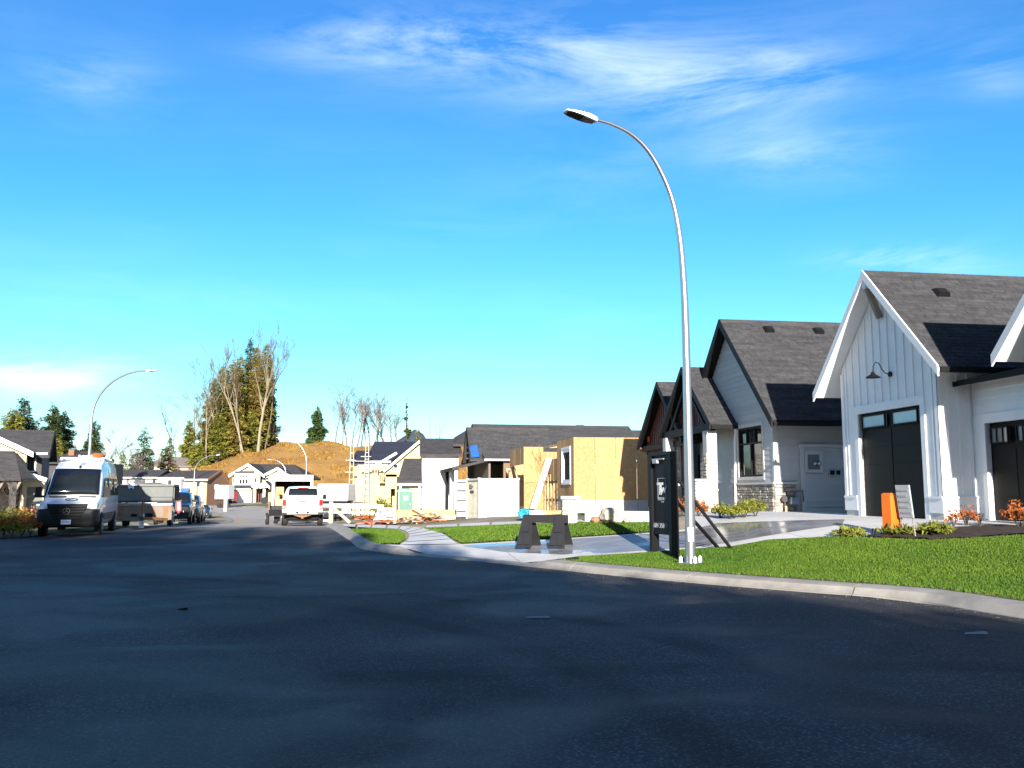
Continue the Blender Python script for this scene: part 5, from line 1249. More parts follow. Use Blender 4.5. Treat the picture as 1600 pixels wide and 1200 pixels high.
def cargo_van():
    x, y = flat_pt(107, 838.5)
    c = at(107, 838, 32.6)
    T = thing('cargo_van', 'white high roofed cargo van with black bumper facing the camera on the left', 'van', (c.x, 32.4, .0), 17)
    rings = [vring(.02, .90, .42, 1.04, .93, .9), vring(.10, .96, .38, 1.12, .93, .95), vring(.35, .985, .36, 1.20, .92, 1.0), vring(1.02, 1.0, .36, 1.40, .90, 1.15),
             vring(1.15, 1.0, .36, 1.56, .885, 1.15), vring(1.80, 1.01, .36, 2.38, .83, 1.25), vring(2.02, 1.01, .36, 2.56, .82, 1.3), vring(2.35, 1.01, .36, 2.70, .82, 1.35), vring(2.9, 1.01, .36, 2.77, .83, 1.4), vring(5.6, 1.01, .38, 2.76, .83, 1.4), vring(5.88, .985, .42, 2.70, .82, 1.4), vring(5.93, .95, .5, 2.5, .82, 1.4)]
    MB().loft(rings).build('body', car_white, T, smooth=45)
    bp = [vring(-.10, .80, .42, .86, .97, .7), vring(-.05, .93, .36, .97, .96, .75), vring(.10, 1.0, .32, 1.0, .97, .8), vring(.52, 1.02, .32, .98, .98, .8)]
    MB().loft(bp).build('bumper', car_black, T, smooth=45)
    # lower flank strip
    for s in (-1, 1):
        MB().box(s*1.0-.02, s*1.0+.02, 1.5, 4.15, .55, .80).build('rub_strip', car_black, T)
    # grille, slats and star emblem
    g = MB().prism([(-.62, -.09, .99), (.62, -.09, .99), (.66, -.04, 1.16), (-.66, -.04, 1.16), ], (0, .10, 0))
    g.prism([(-.42, -.125, .60), (.42, -.125, .60), (.62, -.09, .985), (-.62, -.09, .985)], (0, .06, 0)); gr = g.build('grille', black_matte, T)
    for zz, hw in ((.66, .44), (.77, .5), (.88, .56), (.98, .61), (1.08, .63)): MB().box(-hw, hw, -.142, -.10, zz-.016, zz+.016).build('grille_slat', car_black, gr)
    e = MB(); n = 28
    e.loft([[(R*math.cos(2*math.pi*j/n), -.16+dy, .90+R*math.sin(2*math.pi*j/n)) for j in range(n)] for R, dy in ((.125, 0), (.125, .03), (.100, .03), (.100, 0), (.125, 0))], cap=False)
    for k in range(3):
        a = math.pi/2+k*2*math.pi/3; p = Vector((math.cos(a), 0, math.sin(a))); q = Vector((-math.sin(a), 0, math.cos(a))); cc = Vector((0, -.16, .90))
        e.prism([cc+q*.022, cc+p*.118, cc-q*.022, cc-p*.012], (0, .025, 0))
    e.build('star_emblem', chrome, T)
    for s in (-1, 1):
        h = MB().hexa([(s*.64, -.05, 1.0), (s*.95, .10, 1.0), (s*.98, .42, 1.05), (s*.66, .2, 1.02)], [(s*.68, .02, 1.19), (s*.93, .15, 1.20), (s*.965, .46, 1.24), (s*.68, .2, 1.2)]); h.build('headlight', lamp_clear, T)
        MB().box(s*.5-.28, s*.5+.28, .86, 1.0, 1.398, 1.432).build('hood_vent', black_matte, T)
        m = MB(); m.hexa([(s*1.06, .95, 1.38), (s*1.27, .98, 1.38), (s*1.27, 1.12, 1.38), (s*1.06, 1.14, 1.38)], [(s*1.07, .95, 1.78), (s*1.25, .98, 1.76), (s*1.25, 1.1, 1.76), (s*1.07, 1.12, 1.78)]); m.bar((s*.98, 1.15, 1.42), (s*1.12, 1.05, 1.42), .08); m.build('mirror', car_black, T)
        # side glass follows the leaning flank
        f = lambda yy, z: (s*(1.012*(1-.17*max(0, min(1, (z-1.35)/1.38))**1.3)+.006), yy, z)
        quadpatch('side_window', [f(1.42, 1.42), f(2.45, 1.42), f(2.45, 2.12), f(1.92, 2.12)], (s*.012, 0, 0), glass, T, 4)
        quadpatch('side_window', [f(2.62, 1.45), f(4.0, 1.45), f(4.0, 2.12), f(2.62, 2.12)], (s*.012, 0, 0), glass, T, 4)
        quadpatch('side_window', [f(4.15, 1.45), f(5.6, 1.45), f(5.6, 2.12), f(4.15, 2.12)], (s*.012, 0, 0), glass, T, 4)
        for yy in (1.02, 4.72):
            MB().loft(lathe_x([(-.012, .46), (.012, .46)], s*1.012, yy, .38, 22)).build('wheel_arch', black_matte, T); wheel(T, s*.93, yy, .365, .25, side=s)
    quadpatch('windscreen', [(-.86, 1.045, 1.47), (.86, 1.045, 1.47), (.785, 1.86, 2.42), (-.785, 1.86, 2.42)], (0, -.035, .028), glass, T, 10, .7)
    # hood badge ring, camera above the screen, plate
    b = MB(); n = 26
    b.loft([[(Rx*math.cos(2*math.pi*j/n)+.02, .62+Ry*math.sin(2*math.pi*j/n), 1.312+dz+.21*Ry*math.sin(2*math.pi*j/n)*1.2) for j in range(n)] for Rx, Ry, dz in ((.21, .20, 0), (.21, .20, .012), (.165, .15, .012), (.165, .15, 0))], cap=False)
    b.bar((-.08, .56, 1.315), (.1, .72, 1.345), .03, .02); b.build('hood_badge', steel_blue, T)
    MB().box(.02, .09, 1.86, 1.95, 2.49, 2.58).build('camera', black_matte, T)
    MB().prism([(.0, 2.0, 2.575), (.16, 1.99, 2.565), (.24, 2.30, 2.70), (.06, 2.3, 2.71)], (0, 0, .015)).build('roof_reflection', reflection_tint, T)  # blue-grey reflection on the roof front, built as a coloured strip
    MB().box(-.16, .16, -.17, -.135, .44, .60).build('licence_plate', sign_white, T); text_mesh('PP 2804', .075, sign_blue, 'lettering', T, face_mtx((0, -.172, .52), (1, 0, 0), (0, 0, 1)))
    # roof rack
    for yy in (2.75, 3.8, 4.9): MB().box(-.78, .78, yy-.05, yy+.05, 2.86, 2.92).build('rack_bar', white_trim, T)
    for s in (-.74, .74): MB().box(s-.04, s+.04, 2.6, 5.4, 2.80, 2.87).build('rack_rail', white_trim, T)
    L = thing('ladder', 'grey ladder lying on the white van roof rack', 'ladder', T.matrix_basis @ Vector((-.1, 2.6, 2.93)), 17)
    for s in (0, .42): MB().box(s-.03, s+.03, 0, 3.4, 0, .07).build('rail', galv, L)
    for k in range(9): MB().box(.03, .39, .2+k*.36, .24+k*.36, .02, .05).build('rung', galv, L)
    O = MB(); O.ell((0, 0, .09), .26, .5, .10, 12, 6, .08, random.Random(3)); o = O.build('orange_bundle', orange_m, None, smooth=60); o.location = T.matrix_basis @ Vector((.52, 2.9, 2.91)); o.rotation_euler = (0, 0, R_(17)); tag(o, 'orange bundle strapped on the white van roof rack', 'bundle')
steel_blue = mat('blue_grey_badge', (.07, .12, .18), .4, var=.1); reflection_tint = mat('painted_reflection_grey', (.25, .32, .42), .3, var=.1)
cargo_van()

def pickup_rear():
    Y = 45.0; c = at(472, 822, Y); z = float(zroad(Y))
    T = thing('pickup_truck', 'white pickup truck seen from behind parked at the right kerb', 'pickup', (c.x, Y, z), 13)
    # rear at y=0, nose at +y
    bed = [vring(.0, .93, .62, 1.36, .985, 1.2), vring(.06, .99, .56, 1.40, .985, 1.2), vring(1.75, 1.0, .56, 1.42, .985, 1.2)]
    MB().loft(bed).build('bed', car_white, T, smooth=40)
    cab = [vring(1.78, 1.0, .56, 1.44, .985, 1.2), vring(1.84, 1.0, .56, 1.46, .98, 1.25), vring(2.12, .99, .56, 1.93, .80, 1.3), vring(2.4, .99, .56, 1.97, .79, 1.3), vring(3.7, .99, .56, 1.96, .79, 1.3), vring(4.45, .99, .56, 1.42, .9, 1.25), vring(5.6, .98, .56, 1.34, .9, 1.15), vring(5.85, .93, .6, 1.2, .9, 1.0)]
    MB().loft(cab).build('cab', car_white, T, smooth=40)
    tg = MB().box(-.80, .80, -.035, .0, .76, 1.38); t = tg.build('tailgate', car_white, T, bevel=.012)
    MB().box(-.16, .16, -.05, -.03, 1.17, 1.23).build('handle', black_matte, t); text_mesh('GMC', .11, lamp_red, 'lettering', t, face_mtx((0, -.04, 1.04), (1, 0, 0), (0, 0, 1)), bold=.004) if False else None
    for s in (-1, 1):
        b = MB().hexa([(s*.80, -.045, .86), (s*.985, -.02, .86), (s*.995, .16, .86), (s*.80, .1, .86)], [(s*.80, -.045, 1.30), (s*.975, -.02, 1.30), (s*.985, .16, 1.30), (s*.80, .1, 1.30)]); l = b.build('tail_light', lamp_red, T)
        MB().box(s*.89-.07, s*.89+.07, -.06, -.03, .90, 1.0).build('reverse_lens', lamp_clear, l)
        m = MB(); m.box(s*1.14-.09, s*1.14+.09, 3.55, 3.68, 1.30, 1.56); m.bar((s*.95, 3.65, 1.36), (s*1.12, 3.62, 1.38), .06); m.build('mirror', black_matte, T)
        f = lambda yy, zz: (s*(.99*(1-.20*max(0, (zz-1.3)/.66)**1.3)+.008), yy, zz)
        quadpatch('side_window', [f(2.0, 1.40), f(2.9, 1.40), f(2.9, 1.82), f(2.2, 1.82)], (s*.012, 0, 0), glass, T, 3)
        quadpatch('side_window', [f(2.98, 1.40), f(4.2, 1.40), f(3.75, 1.82), f(2.98, 1.82)], (s*.012, 0, 0), glass, T, 3)
        for yy in (1.05, 4.75):
            MB().loft(lathe_x([(-.012, .48), (.012, .48)], s*.992, yy, .42, 20)).build('wheel_arch', black_matte, T); wheel(T, s*.87, yy, .40, .28, side=s)
    quadpatch('rear_window', [(-.74, 1.86, 1.50), (.74, 1.86, 1.50), (.70, 2.09, 1.86), (-.70, 2.09, 1.86)], (0, -.02, .012), glass, T, 8, .4)
    MB().box(-.25, .25, 2.02, 2.07, 1.885, 1.92).build('brake_lamp', lamp_red, T)
    b = MB(); b.hexa([(-.98, -.16, .60), (.98, -.16, .60), (1.0, .1, .60), (-1.0, .1, .60)], [(-.98, -.14, .74), (.98, -.14, .74), (1.0, .1, .74), (-1.0, .1, .74)]); bp = b.build('bumper', car_white, T, bevel=.015)
    for s in (-1, 1): MB().box(s*.87-.13, s*.87+.13, -.175, -.1, .58, .70).build('bumper_corner', car_black, bp); MB().prism([(s*.18, -.172, .62), (s*.30, -.172, .62), (s*.36, -.172, .735), (s*.18, -.172, .735)], (0, .02, 0)).build('bumper_step', car_black, bp)
    MB().box(-.16, .16, -.18, -.15, .62, .74).build('licence_plate', sign_white, bp)
    h = MB(); h.prism([(-.45, .05, .54), (.45, .05, .54), (.12, .0, .44), (-.12, .0, .44)], (0, .2, 0)); h.box(-.06, .06, -.12, .3, .38, .50); h.build('tow_hitch', rusty_orange, T)
    MB().box(-.8, .8, .5, 5.2, .34, .56).build('chassis', black_matte, T)
    MB().cyl((-.05, .75, .34), (1, 0, 0), .10, 1.5, 10).build('axle', steel_dark, T)
rusty_orange = mat('rusty_hitch', (.24, .11, .04), .7, var=.3, scale=9)
pickup_rear()

def box_truck():
    Y = 58.0; c = at(456, 800, Y); z = float(zroad(Y))
    T = thing('box_truck', 'white cargo box truck with raised rear door parked beyond the pickup', 'truck', (c.x, Y, z), 13)
    s1 = 1.24
    for s in (-1, 1): MB().box(s*s1-.04, s*s1+.04, 0, 4.6, .9, 3.05).build('side_panel', car_white, T)
    MB().box(-s1-.04, s1+.04, 0, 4.6, 3.05, 3.12).build('box_roof', car_white, T)
    MB().box(-s1, s1, -.03, .12, 2.72, 3.05).build('header', car_white, T)
    for k, xx in enumerate((-1.0, -.5, -.3, .3, .5, 1.0)): MB().box(xx-.05, xx+.05, -.05, -.03, 2.86, 2.92).build('marker_light', lamp_red, T)
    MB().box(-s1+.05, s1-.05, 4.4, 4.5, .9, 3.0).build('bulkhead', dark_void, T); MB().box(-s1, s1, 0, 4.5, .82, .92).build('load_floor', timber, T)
    MB().box(-1.1, -.55, .4, .5, .95, 2.35).build('loaded_sheet', yellow_timber, T); MB().box(-.98, -.75, .3, .39, 1.8, 2.1).build('loaded_box', orange_m, T)
    MB().box(.7, 1.1, .5, 1.4, .95, 2.4).build('loaded_red_case', red_brick, T)
    for s in (-1, 1):
        MB().box(s*1.17-.05, s*1.17+.05, -.04, .0, .95, 2.72).build('door_post', car_white, T)
        for yy in (.9, 5.6): wheel(T, s*1.0, yy, .42, .28, car_white, s)
    cab = [vring(4.7, 1.0, .6, 2.3, .86, 1.4), vring(5.2, 1.0, .55, 2.35, .86, 1.4), vring(5.8, 1.0, .55, 2.1, .86, 1.4), vring(6.3, .98, .55, 1.4, .9, 1.2), vring(6.9, .92, .6, 1.2, .9, 1.1)]
    MB().loft(cab).build('cab', car_white, T, smooth=40); MB().box(-1, 1, .2, 6, .5, .8).build('chassis', black_matte, T); MB().box(-1.2, 1.2, -.2, .0, .5, .62).build('bumper', steel_dark, T)
    for s in (-1, 1): MB().box(s*1.42-.1, s*1.42+.1, 5.4, 5.5, 1.5, 1.95).build('mirror', black_matte, T); MB().bar((s*1.0, 5.4, 1.6), (s*1.36, 5.45, 1.65), .05).build('mirror_arm', black_matte, T)
    # small equipment hung on the street side of the pickup: a parked trailer tongue with jack
    Y2 = 50.0; c2 = at(434, 815, Y2)
    R = thing('utility_trailer', 'small grey trailer half hidden on the street side of the white pickup', 'trailer', (c2.x, Y2, float(zroad(Y2))), 13)
    MB().box(-.55, .35, 0, 2.4, .5, .62).build('deck', black_matte, R); wheel(R, -.6, 1.0, .33, .2, side=-1); wheel(R, .4, 1.0, .33, .2, side=1)
    for p, q in (((-.5, .1, .6), (-.5, .1, 1.25)), ((.3, .1, .6), (.3, .1, 1.25))): MB().bar(p, q, .07).build('upright', brown_wall, R)
    MB().box(-.5, .3, .05, .15, .62, .85).build('tail_board', black_matte, R); MB().cyl((-.75, .3, 1.35), (0, 1, 0), .2, .16, 14).build('spare_wheel', rubber, R); MB().box(-.45, .2, .6, 1.6, .62, 1.05).build('tool_box', car_black, R)
box_truck()

def dump_trailer():
    Y = 41.0; c = at(224, 822, Y); z = float(zroad(Y))
    T = thing('dump_trailer', 'worn dark grey dump trailer with rusty front and red white taped tongue', 'trailer', (c.x, Y, z), 17)
    w = 1.17
    # tub, with outward lip, ribs and rolled lower edge
    t = MB(); t.box(-w, w, .3, .36, 1.18, 1.92); t.box(-w, w, 4.3, 4.36, 1.18, 1.92); t.box(-w, w, .36, 4.3, 1.12, 1.18); t.box(-w, -w+.05, .36, 4.3, 1.18, 1.92); t.box(w-.05, w, .36, 4.3, 1.18, 1.92); tub = t.build('tub', dump_grey, T)
    MB().box(-w-.05, w+.05, .22, .31, 1.86, 1.96).build('lip', dump_grey, tub)
    MB().cyl((0, .26, 1.26), (1, 0, 0), .12, 2*w, 12).build('lower_roll', dump_grey, tub)
    for s in (-1, 1):
        MB().box(s*w-.05, s*w+.05, .26, 4.35, 1.86, 1.96).build('lip', dump_grey, tub)
        for k in range(6): MB().box(s*(w+.03)-.035, s*(w+.03)+.035, .4+k*.76, .48+k*.76, 1.16, 1.86).build('rib', [dump_grey, red_brick][k % 2], tub)
    rg = random.Random(5); m = MB()
    m.ell((0, 2.3, 1.85), .95, 1.8, .22, 18, 6, .2, rg); tag(m.build('load', rubble_m, T), kind='stuff')
    MB().prism([(-.78, .20, 2.0), (-.46, .19, 1.98), (-.5, .17, 1.72), (-.6, .18, 1.8), (-.72, .17, 1.74)], (0, .02, 0)).build('paper_scrap', sign_white, T)
    # front panel and frame
    MB().box(-w-.02, w+.02, .12, .2, .98, 1.1).build('cross_rail', galv_worn, T)
    MB().box(-w, w, .16, .24, .42, .98).build('front_panel', rusty, T)
    for xx in (-1.0, .88): MB().box(xx-.09, xx+.09, .13, .159, .50, .95).build('rust_plate', rusty_orange, T)
    MB().box(-w, w, .1, .26, .34, .45).build('front_rail', rusty, T)
    MB().box(-.14, .02, .05, .12, .46, .62).build('junction_box', sign_white, T); MB().box(.05, .35, .05, .13, .42, .64).build('battery_box', black_matte, T); MB().box(-.55, -.3, .08, .13, .5, .62).build('winch_plate', black_matte, T)
    for s in (-1, 1):
        a, b = Vector((s*1.0, .15, .36)), Vector((s*.05, -1.15, .46)); MB().bar(a, b, .09, .12).build('tongue_beam', rusty_orange if s > 0 else steel_dark, T)
        for k in range(6):
            p = a.lerp(b, .12+k*.14); q = a.lerp(b, .2+k*.14); MB().bar(p+Vector((0, -.055, .0)), q+Vector((0, -.055, 0)), .01, .06).build('reflector_tape', [sign_red, sign_white][k % 2], T)
        for yy in (1.9, 2.75): wheel(T, s*.98, yy, .37, .22, car_white, s)
        MB().box(s*1.05-.16, s*1.05+.16, 1.45, 3.2, .80, .84).build('mudguard', black_matte, T)
    MB().box(-.9, .9, .3, 4.2, .62, .9).build('chassis', black_matte, T)
    MB().tube([(0, -.85, 1.2), (0, -.85, .1)], .04, 8).build('jack_post', rusty_orange, T); MB().box(-.09, .09, -.95, -.75, .0, .32).build('jack_foot', white_trim, T); MB().tube([(0, -.85, 1.15), (-.18, -.9, 1.15)], .02, 6).build('jack_crank', galv, T)
    MB().cyl((0, -1.2, .48), (0, 1, 0), .08, .22, 10).build('coupler', steel_dark, T)
    MB().bar((1.12, .2, 1.0), (1.3, -.2, .72), .05, .1).build('side_strut', galv_worn, T)
    F = thing('warning_flag', 'red and white warning flag hanging on the dump trailer side', 'flag', T.matrix_basis @ Vector((1.42, .3, .95)), 17)
    MB().prism([(-.1, 0, .2), (.12, 0, .25), (.16, .02, -.2), (.0, 0, -.38), (-.12, 0, -.1)], (0, .02, 0)).build('cloth', sign_red, F); MB().prism([(-.02, -.01, .18), (.08, -.01, .18), (.1, -.01, -.18), (.0, -.01, -.2)], (0, .008, 0)).build('white_patch', sign_white, F); MB().tube([(-.16, 0, .22), (.15, 0, .28)], .015, 6).build('rod', steel_dark, F)
galv_worn = mat('worn_galvanised_rail', (.28, .28, .26), .6, metal=.4, var=.3, scale=6); rubble_m = mat('grey_rubble', (.2, .17, .14), .95, var=.4, scale=5)
dump_trailer()

def car(px, py, Y, rz, label, paint, kind='sedan', name='parked_car', facing='front'):
    """nose at y=0 towards the camera"""
    c = at(px, py, Y); z = h1(c.x, Y) if abs(h1(c.x, Y)-float(zroad(Y))) < .5 else float(zroad(Y)); z = float(zroad(Y))+.01
    T = thing(name, label, 'car', (c.x, Y, z), rz)
    if kind == 'sedan': hw, rs, gl, L = .90, [vring(0, .78, .3, .68, .92, .5), vring(.08, .86, .22, .74, .92, .55), vring(.5, .9, .2, .86, .9, .6), vring(1.25, .9, .2, .96, .9, .75), vring(2.05, .9, .2, 1.40, .72, .9), vring(2.5, .9, .2, 1.45, .7, .9), vring(3.4, .9, .2, 1.40, .7, .9), vring(4.1, .9, .2, 1.06, .88, .85), vring(4.6, .85, .25, .98, .9, .8)], ((1.28, .99, .80), (2.0, 1.38, .62)), 4.6
    else: hw, rs, gl, L = .97, [vring(0, .86, .4, .98, .94, .8), vring(.08, .93, .32, 1.05, .94, .85), vring(.6, .97, .3, 1.13, .92, .9), vring(1.35, .97, .3, 1.22, .92, 1.0), vring(2.0, .97, .3, 1.72, .80, 1.1), vring(2.4, .97, .3, 1.80, .79, 1.1), vring(4.3, .97, .3, 1.78, .79, 1.1), vring(4.85, .94, .35, 1.2, .9, 1.0)], ((1.38, 1.25, .86), (1.98, 1.70, .74)), 4.85
    MB().loft(rs).build('body', paint, T, smooth=40)
    (y0, z0, a), (y1, z1, b) = gl
    quadpatch('windscreen', [(-a, y0, z0), (a, y0, z0), (b, y1, z1), (-b, y1, z1)], (0, -.02, .016), glass, T, 8, .4)
    zb = rs[1][3][2]; h0 = .45 if kind == 'sedan' else .62
    MB().box(-.55, .55, -.03, .03, h0, h0+(.14 if kind == 'sedan' else .3)).build('grille', black_matte, T); MB().box(-.26, .26, -.045, -.02, h0-.12, h0-.01).build('licence_plate', sign_white, T); MB().box(-hw*.9, hw*.9, -.02, .1, h0-.22, h0-.12).build('bumper', car_black, T)
    for s in (-1, 1):
        MB().hexa([(s*.56, -.02, h0+.06), (s*.82, .06, h0+.06), (s*.87, .3, h0+.08), (s*.6, .1, h0+.06)], [(s*.58, .0, h0+.19), (s*.82, .07, h0+.19), (s*.87, .32, h0+.21), (s*.6, .1, h0+.19)]).build('headlight', lamp_clear, T)
        m = MB(); m.box(s*(hw+.12)-.1, s*(hw+.12)+.1, y0+.25, y0+.36, z0-.02, z0+.13); m.build('mirror', paint, T)
        f = lambda yy, zz: (s*(hw*(1-.27*max(0, (zz-z0+.1)/.55)**1.3)+.01), yy, zz)
        quadpatch('side_window', [f(y0+.45, z0+.03), f(L-1.2, z0+.03), f(L-1.5, z1-.08), f(y1+.25, z1-.08)], (s*.012, 0, 0), glass, T, 4)
        for yy in (.85, L-.95):
            r = .32 if kind == 'sedan' else .37
            MB().loft(lathe_x([(-.01, r*1.16), (.01, r*1.16)], s*(hw+.002), yy, r*1.03, 20)).build('wheel_arch', black_matte, T); wheel(T, s*(hw-.1), yy, r, .21, side=s)
    return T
car(268, 818, 50, 16, 'black pickup nose just behind the dump trailer', car_dark, 'suv')
car(285.5, 818, 57.5, 16, 'grey sport utility car facing the camera behind the black vehicle', car_grey, 'suv')
car(297, 815, 70, 16, 'black car between the grey utility car and the navy sedan', car_dark, 'sedan')
car(312.5, 812, 90, 16, 'navy sedan facing the camera at the far end of the parked row', car_blue, 'sedan')
c_ = car(50, 800, 57, -55, 'dark car on the driveway of the left cream house', car_dark, 'suv'); c_.location.z = h1(c_.location.x, c_.location.y)
# ------------------------------------------------------------------ trees
def conifer(x, y, z, h, r, n, m, label, group, name='fir_tree', seed=0, size=.5, full=1.0, z0f=.06, thin=0, cat='tree', tm=None, pw=.66):
    rg = np.random.default_rng(seed+1000)
    T = thing(name, label, cat, (x, y, z), 0, group)
    MB().tube([(0, 0, -.3), (0, 0, h*.5), (rg.normal(0, .05), 0, h)], [h*.014+.05, h*.009+.03, .015], 7).build('trunk', tm or bark_dark, T)
    # drooping boughs in whorls, each a spray of needle clumps
    nb = max(30, n//22); u = rg.random(nb)**(1/1.25); zb = h*(z0f+(1-z0f)*(1-u)); rel = (h-zb)/h
    Lb = r*np.clip(rel, 0, 1)**pw*rg.uniform(.62, 1.12, nb)*np.where(rg.random(nb) < thin, .3, 1)+.12
    lump = 1+.22*np.sin(zb*1.7+rg.random()*6)
    Lb *= lump; ang = rg.uniform(0, 2*np.pi, nb)
    per = max(4, n//nb); V = []; Tn = []
    w = np.maximum(Lb, .25); w = w/w.sum(); cnt = np.maximum(3, (w*n).astype(int))
    for i in range(nb):
        k = cnt[i]; s = rg.random(k)**.62; ca, sa = np.cos(ang[i]), np.sin(ang[i])
        rad = s*Lb[i]; side = rg.normal(0, .16*full, k)*(.35+rad)*.8
        px = ca*rad-sa*side; py = sa*rad+ca*side; pz = zb[i]-.24*rad**1.15+.10*rad*s+rg.normal(0, .10, k)*size*2
        c = np.c_[px, py, pz]; sz = size*rg.uniform(.5, 1.15, k)*(1-.45*(zb[i]/h))
        d1 = np.c_[ca+rg.normal(0, .5, k), sa+rg.normal(0, .5, k), rg.normal(-.25, .3, k)]; d1 /= np.linalg.norm(d1, axis=1)[:, None]
        d2 = np.c_[rg.normal(0, 1, k), rg.normal(0, 1, k), rg.normal(0, .45, k)]; d2 /= np.linalg.norm(d2, axis=1)[:, None]
        V.append(np.stack([c-d1*sz[:, None]*.35-d2*sz[:, None]*.3, c-d1*sz[:, None]*.3+d2*sz[:, None]*.3, c+d1*sz[:, None]*.75], 1)); Tn.append(np.full(k, rg.uniform(.1, .9)))
    V = np.concatenate(V); t = np.repeat(np.clip(np.concatenate(Tn)+rg.normal(0, .15, len(V)), 0, 1), 3)
    raw_mesh('crown', V.reshape(-1, 3), np.arange(3*len(V)).reshape(-1, 3), m, T, t)
    return T
def bare_tree(x, y, z, h, spread, label, group, name='bare_tree', seed=0, m=None, tw=None, levels=4, forks=(3, 5), r0=None, fork_at=.35, lean=0, twig_r=.022, cat='tree'):
    rn = random.Random(seed+500); T = thing(name, label, cat, (x, y, z), 0, group); m = m or bark; tw = tw or twig_m
    tr = MB(); tws = MB(); r0 = r0 or h*.0085
    def grow(p, d, L, r, lv):
        pts = [p]; rad = [r]; q = p; n = 4 if lv < 2 else 3
        dd = Vector(d)
        for i in range(n):
            dd = (dd+Vector((rn.gauss(0, .11), rn.gauss(0, .11), rn.gauss(.05, .07)))).normalized(); q = q+dd*L/n; pts.append(q); rad.append(max(twig_r*.5, r*(1-(i+1)/n*.62)))
        (tr if lv < 2 else tws).tube(pts, rad, 6 if lv == 0 else (4 if lv == 1 else 3), cap=False)
        if lv >= levels: return
        k = rn.randint(*forks)+(4 if lv == 0 else 0)
        for j in range(k):
            s = rn.uniform(fork_at if lv == 0 else .25, 1.0); i = min(n-1, int(s*n)); f = s*n-i; b = pts[i].lerp(pts[i+1], min(1, f))
            a = rn.uniform(0, 2*math.pi); up = (pts[-1]-pts[0]).normalized(); sd = Vector((math.cos(a), math.sin(a), rn.uniform(-.05, .3)))
            nd = (up*rn.uniform(.55, 1.1)+sd*rn.uniform(.45, .95)*spread).normalized()
            grow(b, nd, L*rn.uniform(.38, .62)*(1.0 if lv else (1.15-.6*s)), max(twig_r*.6, r*(.55-.28*s)), lv+1)
    grow(Vector((0, 0, -.2)), Vector((lean, 0, 1)), h*.82, r0, 0)
    tr.build('trunk', m, T, recalc=False); tag(tws.build('twigs', tw, T, recalc=False), kind='stuff')
    return T
def bush(x, y, z, r, h, n, m, label, group=None, name='shrub', seed=0, size=.12, cat='shrub'):
    rg = np.random.default_rng(seed); T = thing(name, label, cat, (x, y, z), 0, group)
    st = MB(); rn = random.Random(seed)
    for k in range(7):
        a = rn.uniform(0, 6.28); st.tube([(0, 0, -.05), (math.cos(a)*r*.4, math.sin(a)*r*.4, h*.5), (math.cos(a)*r*.7, math.sin(a)*r*.7, h*.85)], [.012, .008, .004], 4)
    st.build('stems', bark_dark, T)
    a = rg.uniform(0, 2*np.pi, n); c = rg.uniform(-.2, 1, n); rr = rg.random(n)**.4; s = np.sqrt(np.clip(1-c*c, 0, 1))
    lump = 1+.25*np.sin(3*a+rg.random()*6)*np.cos(4*c)
    P = np.c_[np.cos(a)*s*rr*r*lump, np.sin(a)*s*rr*r*lump, (c*rr*.5+.48)*h*lump]
    d1 = rg.normal(0, 1, (n, 3)); d1 /= np.linalg.norm(d1, axis=1)[:, None]; d2 = rg.normal(0, 1, (n, 3)); d2 /= np.linalg.norm(d2, axis=1)[:, None]
    sz = size*rg.uniform(.5, 1.2, (n, 1)); V = np.stack([P-d2*sz*.3, P+d2*sz*.3, P+d1*sz], 1)
    raw_mesh('foliage', V.reshape(-1, 3), np.arange(3*n).reshape(-1, 3), m, T, np.repeat(rg.random(n), 3))
    return T
orange_bark = mat('orange_twigs', (.33, .17, .06), .85, var=.2)
g = G(852, 813); bare_tree(g[0], g[1], h1(*g), 2.4, .55, 'thin leafless sapling with orange twigs before the shell', None, 'sapling', 41, orange_bark, orange_bark, 3, (3, 5), .02, .3, 0, .009)
g = (PX(862, 50.5), 50.5); bare_tree(g[0], g[1], .2, 1.6, 1.1, 'tangled brown leafless bush at the shell entry', None, 'bare_bush', 42, bark_dark, bark_dark, 3, (4, 6), .02, .05, 0, .01)
for i, (px, py, r, h, m, lab) in enumerate((
    (6, 836, .55, .85, shrub_rust, 'rust leaved plant at the left picture edge'), (20, 838, .5, .7, shrub_green, 'green plant second from the left edge'), (34, 836, .6, .95, shrub_rust, 'rust leaved shrub left of the white van'),
    (47, 834, .6, 1.0, shrub_green, 'yellow green shrub touching the white van front'), (12, 826, .8, 1.2, shrub_green, 'green bush before the timber porch'), (33, 824, .8, 1.1, shrub_rust, 'rust bush behind the roadside plants'), (-8, 832, .6, .9, shrub_green, 'green plant just outside the left edge'))):
    g = G(px, py); bush(g[0], g[1], h1(*g), r, h*.68, 900, m, lab, 'roadside plants left of the van', seed=i+60, size=.11)
x, y = PX(15, 55), 55; bare_tree(x, y, h1(x, y), 2.6, 1.2, 'grey leafless bush before the porch of the left house', None, 'bare_bush', 43, bark_dark, bark_dark, 3, (5, 8), .03, .05, 0, .012)
x, y = PX(597, 66), 66; bush(x, y, h1(x, y), .7, 1.5, 900, shrub_green, 'yellow green shrub before the cream house', None, seed=90, size=.2)
x, y = PX(660, 70), 70; bush(x, y, h1(x, y), .4, .7, 400, fir_green, 'tiny dark green shrub at the foot of the white wall', None, seed=91, size=.15)

